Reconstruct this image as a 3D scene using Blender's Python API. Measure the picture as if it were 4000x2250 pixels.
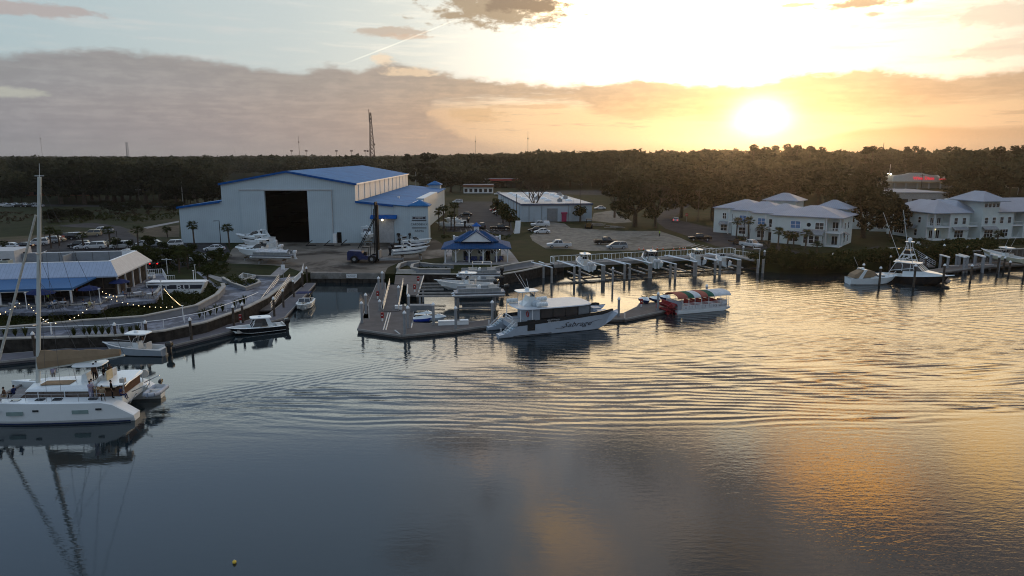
import bpy, bmesh, math, random
import numpy as np
from mathutils import Vector, Matrix, noise as mnoise
from mathutils.geometry import tessellate_polygon
scene = bpy.context.scene
for o in list(bpy.data.objects): bpy.data.objects.remove(o)
COL = scene.collection
R = math.radians
FPX, CAMH = 2750.0, 24.0
PITCH = math.atan((1125 - 603) / FPX)
cam = bpy.data.cameras.new('camera'); camo = bpy.data.objects.new('camera', cam); COL.objects.link(camo)
cam.sensor_width = 36; cam.lens = 36 * FPX / 4000; cam.clip_start = 0.5; cam.clip_end = 20000
camo.location = (0, 0, CAMH); camo.rotation_euler = (math.pi / 2 - PITCH, 0, 0)
scene.camera = camo
scene.render.resolution_x, scene.render.resolution_y = 1024, 576
cp, sp = math.cos(PITCH), math.sin(PITCH)
def G(px, py, z=0.0):
 """ground point of height z seen at photo pixel (px,py)"""
 a = (px - 2000) / FPX; b = -(py - 1125) / FPX
 dx, dy, dz = a, cp + b * sp, -sp + b * cp
 t = (z - CAMH) / dz
 return Vector((dx * t, dy * t, z))
def ZH(py, Y):
 b = -(py - 1125) / FPX
 return CAMH + Y * (-sp + b * cp) / (cp + b * sp)
def XA(px, Y, z):
 return (px - 2000) / FPX * (Y * cp - (z - CAMH) * sp)
def mrange(x, a, b, c, d):
 t = min(1, max(0, (x - a) / (b - a))); return c + (d - c) * t
def SK(dx, dy):
 """azimuth, elevation (deg) of a 2576-wide photo pixel"""
 a = (dx - 1288) / 1771; b = -(dy - 724.5) / 1771
 x, y, z = a, cp + b * sp, -sp + b * cp
 return math.degrees(math.atan2(x, y)), math.degrees(math.atan2(z, math.hypot(x, y)))
scene.render.engine = 'CYCLES'
scene.view_settings.view_transform = 'Standard'
try: scene.view_settings.look = 'None'
except Exception: pass
scene.cycles.filter_width = 1.05; scene.view_settings.gamma = 1; scene.view_settings.exposure = 0
SUN_AZ, SUN_EL = 19.3, 3.0
class NT:
 def __init__(s, tree): s.t = tree; s.n = tree.nodes; s.l = tree.links
 def node(s, typ, **kw):
  n = s.n.new(typ)
  for k, v in kw.items(): setattr(n, k, v)
  return n
 def setin(s, sock, v):
  if isinstance(v, E): s.l.new(v.s, sock)
  elif hasattr(v, 'links'): s.l.new(v, sock)
  else: sock.default_value = v
 def m(s, op, a, b=None, c=None, clamp=False):
  n = s.node('ShaderNodeMath', operation=op, use_clamp=clamp)
  s.setin(n.inputs[0], a)
  if b is not None: s.setin(n.inputs[1], b)
  if c is not None: s.setin(n.inputs[2], c)
  return E(s, n.outputs[0])
 def mix(s, f, a, b, blend='MIX'):
  n = s.node('ShaderNodeMix', data_type='RGBA', blend_type=blend, clamp_factor=True)
  s.setin(n.inputs[0], f)
  for sock, v in ((n.inputs[6], a), (n.inputs[7], b)):
   if isinstance(v, (tuple, list)): v = tuple(v) + ((1,) if len(v) == 3 else ())
   s.setin(sock, v)
  return E(s, n.outputs[2])
 def ss(s, x, lo, hi):
  n = s.node('ShaderNodeMapRange', interpolation_type='SMOOTHSTEP')
  s.setin(n.inputs[0], x); s.setin(n.inputs[1], lo); s.setin(n.inputs[2], hi)
  return E(s, n.outputs[0])
 def ramp(s, f, stops, interp='LINEAR'):
  n = s.node('ShaderNodeValToRGB'); cr = n.color_ramp; cr.interpolation = interp
  while len(cr.elements) < len(stops): cr.elements.new(0.5)
  for e, (p, c) in zip(cr.elements, sorted(stops)):
   e.position = p; e.color = tuple(c) + (1,)
  s.setin(n.inputs[0], f); return E(s, n.outputs[0])
 def noise(s, vec, scale=1, detail=4, rough=.5, dist=0):
  n = s.node('ShaderNodeTexNoise'); s.setin(n.inputs['Vector'], vec)
  n.inputs['Scale'].default_value = scale; n.inputs['Detail'].default_value = detail
  n.inputs['Roughness'].default_value = rough; n.inputs['Distortion'].default_value = dist
  return E(s, n.outputs[0])
 def xyz(s, x, y, z=0.0):
  n = s.node('ShaderNodeCombineXYZ')
  for i, v in enumerate((x, y, z)): s.setin(n.inputs[i], v)
  return E(s, n.outputs[0])
class E:
 def __init__(s, nt, sock): s.nt = nt; s.s = sock
 def __add__(s, o): return s.nt.m('ADD', s, o)
 __radd__ = __add__
 def __sub__(s, o): return s.nt.m('SUBTRACT', s, o)
 def __rsub__(s, o): return s.nt.m('SUBTRACT', o, s)
 def __mul__(s, o): return s.nt.m('MULTIPLY', s, o)
 __rmul__ = __mul__
 def __truediv__(s, o): return s.nt.m('DIVIDE', s, o)
W = bpy.data.worlds.new('World'); scene.world = W; W.use_nodes = True
wt = NT(W.node_tree); W.node_tree.nodes.clear()
def build_world():
 t = wt
 tc = t.node('ShaderNodeTexCoord'); sep = t.node('ShaderNodeSeparateXYZ')
 t.l.new(tc.outputs['Generated'], sep.inputs[0])
 X, Y, Zc = [E(t, sep.outputs[i]) for i in range(3)]
 el = t.m('ARCSINE', t.m('MAXIMUM', t.m('MINIMUM', Zc, 1.0), -1.0)) * 57.29578
 az = t.m('ARCTAN2', X, Y) * 57.29578
 sky = t.node('ShaderNodeTexSky'); sky.sky_type = 'NISHITA'; sky.sun_disc = False
 sky.sun_elevation = R(SUN_EL); sky.sun_rotation = R(SUN_AZ); sky.air_density = 1.2; sky.dust_density = 2.0
 def azramp(stops):   # az -180..180
  return t.ramp((az + 180.0) / 360.0, [((a + 180) / 360, c) for a, c in stops])
 up = azramp([(-180, (.31, .37, .45)), (-100, (.30, .37, .45)), (-50, (.34, .43, .49)), (-36, (.39, .50, .55)), (-17, (.53, .60, .61)), (-8, (.68, .72, .68)),
     (-1, (1.0, 1.0, .90)), (5, (1.3, 1.27, 1.1)), (12, (1.8, 1.75, 1.5)), (25, (1.4, 1.3, 1.05)), (36, (.80, .74, .63)), (60, (.40, .40, .40)), (180, (.26, .31, .38))])
 low = azramp([(-180, (.25, .27, .32)), (-100, (.25, .27, .32)), (-36, (.33, .33, .35)), (-14, (.44, .37, .33)), (-5, (.66, .47, .32)), (1, (.78, .59, .38)),
     (12, (.84, .67, .42)), (26, (.74, .58, .39)), (36, (.56, .43, .30)), (90, (.3, .3, .31)), (180, (.25, .27, .32))])
 cloudc = azramp([(-180, (.22, .23, .27)), (-60, (.25, .26, .30)), (-36, (.27, .28, .32)), (-22, (.31, .29, .31)), (-10, (.37, .315, .295)), (0, (.42, .33, .26)),
      (8, (.48, .39, .29)), (22, (.52, .43, .30)), (30, (.43, .35, .27)), (36, (.36, .28, .22)), (90, (.25, .25, .27)), (180, (.22, .23, .27))])
 base = t.mix(t.ss(el, 3.2, 5.6), low, up)
 mid = azramp([(-180, (.26, .31, .38)), (-90, (.30, .36, .44)), (-45, (.50, .62, .70)), (-30, (1.05, 1.22, 1.28)), (-18, (1.45, 1.65, 1.66)), (-10, (1.75, 1.85, 1.75)), (-4, (2.6, 2.2, 1.7)), (5, (3.6, 2.75, 1.65)), (20, (4.2, 3.1, 1.7)), (36, (3.4, 2.5, 1.4)), (55, (1.0, .85, .62)), (100, (.34, .37, .43)), (180, (.31, .37, .45))])
 hi = azramp([(-180, (.34, .43, .55)), (-90, (.34, .46, .62)), (-36, (.46, .66, .95)), (-12, (.62, .82, 1.08)), (0, (.95, 1.02, 1.12)), (14, (1.15, 1.02, .94)), (40, (.62, .50, .42)), (90, (.34, .38, .46)), (180, (.28, .36, .47))])
 base = t.mix(t.ss(el + t.ss(az, -5.0, 3.0) * 2.0, 11.4, 13.3), base, mid)
 base = t.mix(t.ss(el, 16.5, 24.0), base, hi)
 n6 = t.noise(t.xyz(az * .075 + 2.0, el * .17 + 9.0), 1.0, 7, .6) - .5
 hk = t.ss(el, 19.0, 23.0) * t.ss(az, -14.0, 4.0) * t.ss(az, 90.0, 60.0)
 base = t.mix(t.ss(n6, .0, .16) * hk * .75, base, (2.4, 1.65, 1.05)); base = t.mix(t.ss(n6, -.02, -.16) * hk * .8, base, (.34, .30, .29))
 base = t.mix(t.ss(el, 36.0, 60.0), base, (.34, .44, .60))
 n1 = t.noise(t.xyz(az * .14, el * .50), .9, 7, .62) - .5
 n2 = t.noise(t.xyz(az * .09 + 7.0, el * .95), 1.5, 6, .62) - .5
 n3 = t.noise(t.xyz(az * .5, el * 1.5 + 3.0), .9, 8, .66) - .5
 n4 = t.noise(t.xyz(az * .22 + 3.0, el * 2.2), 1.1, 7, .65) - .5
 n5 = t.noise(t.xyz(az * 1.1, el * 2.0 + 5.0), .9, 8, .68) - .5
 base = t.mix(t.ss(n2, -.02, .20) * t.ss(el, 4.8, 7.0) * t.ss(el, 14.0, 11.5) * .55, base, azramp([(-180, (.3, .34, .4)), (-20, (.60, .62, .62)), (-2, (1.1, 1.05, .9)), (12, (2.2, 2.1, 1.8)), (24, (.85, .78, .68)), (36, (.55, .50, .46)), (60, (.4, .4, .4)), (180, (.3, .34, .4))]))
 def curve(pts, lo=-60.0, hi=60.0, vmin=-6.0, vmax=14.0):
  n = t.node('ShaderNodeFloatCurve'); c = n.mapping.curves[0]
  P_ = [((SK(x, y)[0] - lo) / (hi - lo), (SK(x, y)[1] - vmin) / (vmax - vmin)) for x, y in pts]
  while len(c.points) < len(P_): c.points.new(.5, .5)
  for q, (a, b) in zip(c.points, sorted(P_)): q.location = (a, b); q.handle_type = 'VECTOR'
  n.mapping.update(); t.setin(n.inputs[1], (az - lo) / (hi - lo))
  return E(t, n.outputs[0]) * (vmax - vmin) + vmin
 top = curve([(-400, 190), (0, 140), (120, 126), (250, 120), (420, 135), (600, 162), (750, 182), (830, 160), (900, 184), (970, 152), (1040, 168), (1150, 190), (1250, 200), (1380, 210),
     (1500, 208), (1620, 198), (1750, 212), (1900, 212), (2000, 182), (2200, 174), (2400, 188), (2576, 168), (2900, 150)])
 bot = curve([(-400, 480), (900, 480), (985, 470), (1085, 268), (1165, 258), (1300, 252), (1450, 258), (1520, 296), (1850, 304), (1960, 296), (2080, 284), (2300, 276), (2420, 256), (2576, 250), (2900, 250)])
 top3 = curve([(-400, 480), (1010, 260), (1063, 258), (1078, 292), (1115, 312), (1170, 345), (1250, 362), (1400, 384), (1500, 480), (2900, 480)])
 edge = top - el + n1 * 1.0 + n3 * 1.0 + n5 * .9
 M = t.ss(edge, -.25, .45) * t.ss(el - bot + n4 * 2.6 + n3 * 1.2, -.45, .6)
 M3 = t.ss(top3 - el + n3 * 1.4 + n5 * 1.5, -.35, .55) * t.ss(az, 1.0, -5.5)
 M = t.m('MAXIMUM', M, M3)
 cc = t.mix(t.ss(n3 + n4 + n5 * .5, -.18, .24), t.mix(.20, cloudc, (.10, .10, .12)), t.mix(.32, cloudc, low))
 cc = t.mix(t.ss(edge, 2.4, .5) * .28, cc, (.20, .185, .19))
 cc = t.mix(t.ss(edge, .34, .02) * t.ss(az, -12.0, -3.0) * .35, cc, up)
 cc = t.mix(t.ss(n4, .06, .2) * t.ss(el, 5.5, 2.0) * .5, cc, low)
 col = t.mix(M * .93, base, cc)
 top2 = curve([(-400, 480), (1700, 384), (1950, 374), (2050, 348), (2150, 328), (2300, 312), (2450, 322), (2576, 316), (2900, 320)])
 col = t.mix(t.ss(top2 + n1 * .5 + n3 * .3 - el, -.15, .3) * .85, col, azramp([(-180, (.24, .25, .28)), (10, (.50, .36, .22)), (24, (.42, .31, .20)), (36, (.33, .26, .20)), (60, (.3, .28, .28)), (180, (.24, .25, .28))]))
 col = t.mix(t.ss(n4, .05, .17) * t.ss(el, 1.2, 2.4) * t.ss(el, 5.0, 3.4) * t.ss(az, -7.0, -3.0) * .75, col, cloudc)
 col = t.mix(t.ss(el, 1.3, .1) * .5, col, azramp([(-180, (.25, .27, .31)), (-36, (.33, .33, .35)), (-8, (.40, .34, .31)), (8, (.46, .34, .24)), (20, (.50, .35, .18)), (36, (.36, .29, .23)), (180, (.25, .27, .31))]))
 def blob(dx, dy, rx, ry, c, k=1.0, soft=.5, wob=1.2, refl=False):
  wob = wob if refl else wob * 1.5
  nonlocal col
  a0, e0 = SK(dx, dy)
  if refl: e0 = -e0
  ra, re = rx / 1771 * 57.3, ry / 1771 * 57.3
  da = (az - a0) / ra; de = (el - e0) / re
  d = t.m('SQRT', da * da + de * de) + (n3 + n1 * .7 + n5 * .7) * wob
  col = t.mix(t.ss(d, 1.0, 1.0 - soft) * k, col, c)
 blob(1255, 18, 190, 52, (.34, .26, .18), .95)
 blob(1330, 12, 120, 22, (.16, .12, .10), .7)
 blob(985, 80, 110, 13, (.50, .40, .33), .8)
 blob(1020, 92, 60, 8, (.62, .45, .34), .7)
 blob(75, 24, 130, 17, (.42, .36, .36), .85)
 blob(2170, 8, 130, 14, (.35, .26, .19), .9)
 blob(2195, 36, 24, 8, (.5, .38, .27), .8)
 blob(2010, 12, 60, 6, (.55, .42, .3), .8)
 blob(30, 232, 70, 12, (.50, .52, .45), .6)
 blob(2545, 30, 130, 30, (.62, .55, .46), .6)
 blob(2560, 120, 120, 26, (.58, .5, .43), .5)
 blob(1035, 180, 90, 14, (.80, .62, .44), .75)
 blob(965, 150, 36, 15, (.85, .68, .50), .8)
 blob(1200, 290, 90, 20, (.58, .40, .24), .6)
 blob(1330, 268, 120, 7, (.56, .38, .24), .6)
 blob(1180, 1090, 260, 60, (.26, .19, .14), .8, .9, 1.1, True)
 blob(1640, 1110, 200, 45, (.30, .26, .22), .8, .7, .8, True)
 blob(1850, 1085, 110, 55, (2.6, 2.5, 2.0), .8, .8, .8, True)
 blob(2140, 1205, 290, 85, (5.6, 2.5, .45), .95, .9, .8, True)
 blob(2500, 1160, 150, 110, (3.8, 2.2, .7), .9, .9, .8, True)
 blob(1390, 1320, 130, 60, (2.6, 1.7, .8), .6, 1.0, 1.1, True)
 blob(1840, 1200, 170, 80, (.26, .24, .24), .8, .8, .8, True)
 blob(2250, 1335, 380, 80, (.30, .26, .26), .8, .8, .9, True)
 blob(1850, 1380, 300, 60, (1.1, .72, .36), .6, .9, .9, True)
 blob(1040, 1390, 150, 50, (.28, .22, .17), .55, 1.0, 1.1, True)
 blob(2450, 1260, 200, 45, (2.0, 1.15, .5), .6, .9, .9, True)
 a0, e0 = SK(1915, 296)
 da = az - a0; de = el - e0
 dl = t.m('SQRT', da * da + de * de * 1.9) + n1 * .35
 g1 = t.m('EXPONENT', dl * dl * -.33); g2 = t.m('EXPONENT', dl * dl * -.028)
 low_cut = t.ss(el, .5, 2.2) * .8 + .2
 def add(c, k):
  nonlocal col
  n = t.node('ShaderNodeVectorMath', operation='SCALE'); n.inputs[0].default_value = c; t.setin(n.inputs[3], k)
  m2 = t.node('ShaderNodeVectorMath', operation='ADD'); t.setin(m2.inputs[0], col); t.l.new(n.outputs[0], m2.inputs[1])
  col = E(t, m2.outputs[0])
 add((2.1, 1.95, 1.5), g1 * low_cut); add((.28, .26, .07), g2 * low_cut)
 (ax, ay), (bx, by) = SK(868, 160), SK(1150, 48)
 L = math.hypot(bx - ax, by - ay); ux, uy = (bx - ax) / L, (by - ay) / L
 along = (az - ax) * ux + (el - ay) * uy; off = t.m('ABSOLUTE', (el - ay) * ux - (az - ax) * uy + n3 * .03)
 add((.20, .18, .14), t.ss(off, .07, .015) * t.ss(along, -.3, 1.5) * t.ss(along, L + .3, L - .8))
 col = t.mix(t.ss(el, -.2, -3.0), col, (.10, .09, .08))
 sc = t.node('ShaderNodeVectorMath', operation='SCALE'); t.l.new(sky.outputs[0], sc.inputs[0]); sc.inputs[3].default_value = .02
 m3 = t.node('ShaderNodeVectorMath', operation='ADD'); t.setin(m3.inputs[0], col); t.l.new(sc.outputs[0], m3.inputs[1])
 bg = t.node('ShaderNodeBackground'); t.l.new(m3.outputs[0], bg.inputs[0]); bg.inputs[1].default_value = 1.0
 out = t.node('ShaderNodeOutputWorld'); t.l.new(bg.outputs[0], out.inputs[0])
build_world()
W.cycles.sampling_method = 'MANUAL'; W.cycles.sample_map_resolution = 512
sun = bpy.data.lights.new('sun', 'SUN'); suno = bpy.data.objects.new('sun', sun); COL.objects.link(suno)
sun.energy = 0.5; sun.angle = R(2.0); sun.color = (1, .62, .30)
suno.rotation_euler = (R(90 - SUN_EL), 0, R(180 - SUN_AZ))
MATS = {}
def mat(name, col, rough=.6, metal=0, var=.12, scale=1.5, bump=0, bscale=8, spec=.5, stripes=None, spot=None, alpha=None, coord='Object', emit=None, es=0):
 if name in MATS: return MATS[name]
 m = bpy.data.materials.new(name); m.use_nodes = True; t = NT(m.node_tree)
 bs = m.node_tree.nodes['Principled BSDF']
 tc = t.node('ShaderNodeTexCoord'); v = tc.outputs[coord]
 n = t.noise(v, scale, 5, .6)
 lo = tuple(c * (1 - var) for c in col); hi = tuple(min(1, c * (1 + var)) for c in col)
 c = t.mix(t.ss(n, .3, .7), lo, hi)
 if spot:      # (colour, scale, lo, hi, amount) stains with their own shape
  n2 = t.noise(v, spot[1], 6, .65, .4); c = t.mix(t.ss(n2, spot[2], spot[3]) * spot[4], c, spot[0])
 if stripes:   # (axis, period, width, colour, amount)
  sepn = t.node('ShaderNodeSeparateXYZ'); t.l.new(v, sepn.inputs[0])
  f = t.m('FRACT', E(t, sepn.outputs['XYZ'.index(stripes[0])]) / stripes[1])
  c = t.mix(t.m('LESS_THAN', f, stripes[2]) * stripes[4], c, stripes[3])
 t.setin(bs.inputs['Base Color'], c)
 bs.inputs['Roughness'].default_value = rough; bs.inputs['Metallic'].default_value = metal
 bs.inputs['Specular IOR Level'].default_value = spec * (.12 if rough >= .8 else .6 if rough >= .6 else 1)
 if bump:
  b = t.node('ShaderNodeBump'); b.inputs['Strength'].default_value = bump; b.inputs['Distance'].default_value = .05
  t.setin(b.inputs['Height'], t.noise(v, bscale, 4, .6)); t.l.new(b.outputs[0], bs.inputs['Normal'])
 if emit:
  bs.inputs['Emission Color'].default_value = tuple(emit) + (1,); bs.inputs['Emission Strength'].default_value = es
 MATS[name] = m; return m
class MB:
 def __init__(s): s.v = []; s.f = []; s.M = Matrix.Identity(4)
 def set(s, x=0, y=0, z=0, rz=0, rx=0, ry=0, sc=1):
  s.M = Matrix.Translation((x, y, z)) @ Matrix.Rotation(rz, 4, 'Z') @ Matrix.Rotation(ry, 4, 'Y') @ Matrix.Rotation(rx, 4, 'X') @ Matrix.Scale(sc, 4); return s
 def add(s, vs, fs):
  k = len(s.v); s.v += [tuple(s.M @ Vector(q)) for q in vs]; s.f += [tuple(i + k for i in f) for f in fs]; return s
 def box(s, x0, x1, y0, y1, z0, z1):
  return s.add([(x0, y0, z0), (x1, y0, z0), (x1, y1, z0), (x0, y1, z0), (x0, y0, z1), (x1, y0, z1), (x1, y1, z1), (x0, y1, z1)],
      [(0, 3, 2, 1), (4, 5, 6, 7), (0, 1, 5, 4), (1, 2, 6, 5), (2, 3, 7, 6), (3, 0, 4, 7)])
 def bx(s, cx, cy, cz, sx, sy, sz): return s.box(cx - sx / 2, cx + sx / 2, cy - sy / 2, cy + sy / 2, cz - sz / 2, cz + sz / 2)
 def prism(s, poly, z0, z1):
  n = len(poly); a = sum(poly[i][0] * poly[(i + 1) % n][1] - poly[(i + 1) % n][0] * poly[i][1] for i in range(n))
  poly = [(q[0], q[1]) for q in (poly if a > 0 else poly[::-1])]
  vs = [(x, y, z0) for x, y in poly] + [(x, y, z1) for x, y in poly]
  tri = tessellate_polygon([[Vector((x, y, 0)) for x, y in poly]])
  fs = [(i, (i + 1) % n, n + (i + 1) % n, n + i) for i in range(n)]
  for a_, b_, c_ in tri:
   p0, p1, p2 = poly[a_], poly[b_], poly[c_]
   if (p1[0] - p0[0]) * (p2[1] - p0[1]) - (p1[1] - p0[1]) * (p2[0] - p0[0]) < 0: b_, c_ = c_, b_
   fs += [(n + a_, n + b_, n + c_), (a_, c_, b_)]
  return s.add(vs, fs)
 def side(s, prof, y0, y1):      # profile in x,z extruded along y
  n = len(prof); vs = [(x, y0, z) for x, z in prof] + [(x, y1, z) for x, z in prof]
  tri = tessellate_polygon([[Vector((x, z, 0)) for x, z in prof]])
  return s.add(vs, [(i, (i + 1) % n, n + (i + 1) % n, n + i) for i in range(n)] + [tuple(q) for q in tri] + [tuple(i + n for i in q[::-1]) for q in tri])
 def tube(s, p, q, r0, r1=None, n=6, cap=True):
  p, q = Vector(p), Vector(q); r1 = r0 if r1 is None else r1
  d = (q - p)
  if d.length < 1e-6: return s
  d.normalize(); a = d.cross(Vector((0, 0, 1)) if abs(d.z) < .95 else Vector((1, 0, 0))).normalized(); b = d.cross(a)
  vs = []
  for c, r in ((p, r0), (q, r1)):
   for i in range(n):
    t = 2 * math.pi * i / n; vs.append(c + a * math.cos(t) * r + b * math.sin(t) * r)
  fs = [(i, (i + 1) % n, n + (i + 1) % n, n + i) for i in range(n)]
  if cap: fs += [tuple(range(n))[::-1], tuple(range(n, 2 * n))]
  return s.add(vs, fs)
 def path(s, pts, r, n=6):
  for a, b in zip(pts, pts[1:]): s.tube(a, b, r, r, n)
  return s
 def loft(s, rings, closed=True, cap=True):
  n = len(rings[0]); vs = [q for r in rings for q in r]; fs = []
  for k in range(len(rings) - 1):
   for i in range(n if closed else n - 1):
    j = (i + 1) % n; fs.append((k * n + i, k * n + j, (k + 1) * n + j, (k + 1) * n + i))
  if cap: fs += [tuple(range(n))[::-1], tuple(range((len(rings) - 1) * n, len(rings) * n))]
  return s.add(vs, fs)
 def ball(s, c, rx, ry=None, rz=None, nu=10, nv=6):
  ry = rx if ry is None else ry; rz = rx if rz is None else rz
  rings = []
  for k in range(nv + 1):
   ph = -math.pi / 2 + math.pi * k / nv; cr = max(math.cos(ph), .02)
   rings.append([(c[0] + rx * cr * math.cos(2 * math.pi * i / nu), c[1] + ry * cr * math.sin(2 * math.pi * i / nu), c[2] + rz * math.sin(ph)) for i in range(nu)])
  return s.loft(rings)
 def lathe(s, prof, n=12, c=(0, 0, 0)):
  return s.loft([[(c[0] + r * math.cos(2 * math.pi * i / n), c[1] + r * math.sin(2 * math.pi * i / n), c[2] + z) for i in range(n)] for r, z in prof])
 def quad(s, *q): return s.add(q, [tuple(range(len(q)))])
 def build(s, name, m, parent=None, smooth=False, label=None):
  me = bpy.data.meshes.new(name); me.from_pydata(s.v, [], s.f); me.update()
  if m: me.materials.append(m)
  if smooth: me.polygons.foreach_set('use_smooth', [True] * len(me.polygons));
  if smooth:
   try: me.set_sharp_from_angle(angle=R(40))
   except Exception: pass
  o = bpy.data.objects.new(name, me); COL.objects.link(o)
  if parent: o.parent = parent
  if label: o['label'] = label
  return o
def tag(o, label, cat, group=None, kind=None):
 if label: o['label'] = label
 if cat: o['category'] = cat
 if group: o['group'] = group
 if kind: o['kind'] = kind
 return o
def thing(name, label, cat, loc=(0, 0, 0), rz=0, group=None):
 o = bpy.data.objects.new(name, None); COL.objects.link(o); o.location = loc; o.rotation_euler = (0, 0, rz); o.empty_display_size = .2
 return tag(o, label, cat, group)
KIDS = {}
def dup(root, loc, rz=None, label=None, group=None, sc=None):
 def cpy(o, par):
  c = o.copy(); COL.objects.link(c)
  if par: c.parent = par
  for ch in KIDS.setdefault(o.name, [q for q in o.children]): cpy(ch, c)
  return c
 c = cpy(root, None); c.location = loc
 if rz is not None: c.rotation_euler = (0, 0, rz)
 if label: c['label'] = label
 if group: c['group'] = group
 if sc: c.scale = sc if hasattr(sc, '__len__') else (sc,) * 3
 return c
def recolor(root, name, m):
 for ch in root.children_recursive:
  if ch.name.split('.')[0] == name:
   ch.material_slots[0].link = 'OBJECT'; ch.material_slots[0].material = m
def struct(o): o['kind'] = 'structure'; return o
# ================================================================== water and land
rng = random.Random(7)
LZ = 1.8
def np_mesh(name, verts, faces, m, smooth=True):
 me = bpy.data.meshes.new(name); nv, nf = len(verts), len(faces); k = faces.shape[1]
 me.vertices.add(nv); me.vertices.foreach_set('co', verts.astype(np.float32).ravel())
 me.loops.add(nf * k); me.loops.foreach_set('vertex_index', faces.astype(np.int32).ravel())
 me.polygons.add(nf); me.polygons.foreach_set('loop_start', np.arange(0, nf * k, k, dtype=np.int32))
 me.polygons.foreach_set('loop_total', np.full(nf, k, np.int32))
 if smooth: me.polygons.foreach_set('use_smooth', np.ones(nf, bool))
 me.update(calc_edges=True); me.validate()
 if m: me.materials.append(m)
 o = bpy.data.objects.new(name, me); COL.objects.link(o); return o
def sstep(x, a, b):
 t = np.clip((x - a) / (b - a), 0, 1); return t * t * (3 - 2 * t)
def vnoise(X, Y, sc, seed=0):      # smooth value noise on arrays
 r = np.random.RandomState(seed); T = r.rand(256, 256)
 x = X / sc + 1000.0; y = Y / sc + 1000.0; i = np.floor(x).astype(int); j = np.floor(y).astype(int); fx = x - i; fy = y - j
 fx = fx * fx * (3 - 2 * fx); fy = fy * fy * (3 - 2 * fy); g = lambda a, b: T[a % 256, b % 256]
 return (g(i, j) * (1 - fx) + g(i + 1, j) * fx) * (1 - fy) + (g(i, j + 1) * (1 - fx) + g(i + 1, j + 1) * fx) * fy - .5
def water_material():
 m = bpy.data.materials.new('river_water'); m.use_nodes = True; t = NT(m.node_tree); bs = m.node_tree.nodes['Principled BSDF']
 bs.inputs['Base Color'].default_value = (.010, .018, .022, 1); bs.inputs['Roughness'].default_value = .03; bs.inputs['IOR'].default_value = 1.40
 tc = t.node('ShaderNodeTexCoord'); at = t.node('ShaderNodeAttribute', attribute_name='ripple'); v = tc.outputs['Object']
 mp = t.node('ShaderNodeMapping'); t.l.new(v, mp.inputs[0]); mp.inputs['Scale'].default_value = (.55, 1.5, 1); mp.inputs['Rotation'].default_value = (0, 0, R(8))
 h = t.noise(mp.outputs[0], 1.6, 3, .55) + t.noise(mp.outputs[0], 5.0, 2, .5) * .32
 b = t.node('ShaderNodeBump'); b.inputs['Distance'].default_value = .06
 t.setin(b.inputs['Strength'], E(t, at.outputs['Fac'])); t.setin(b.inputs['Height'], h); t.l.new(b.outputs[0], bs.inputs['Normal'])
 return m
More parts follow.
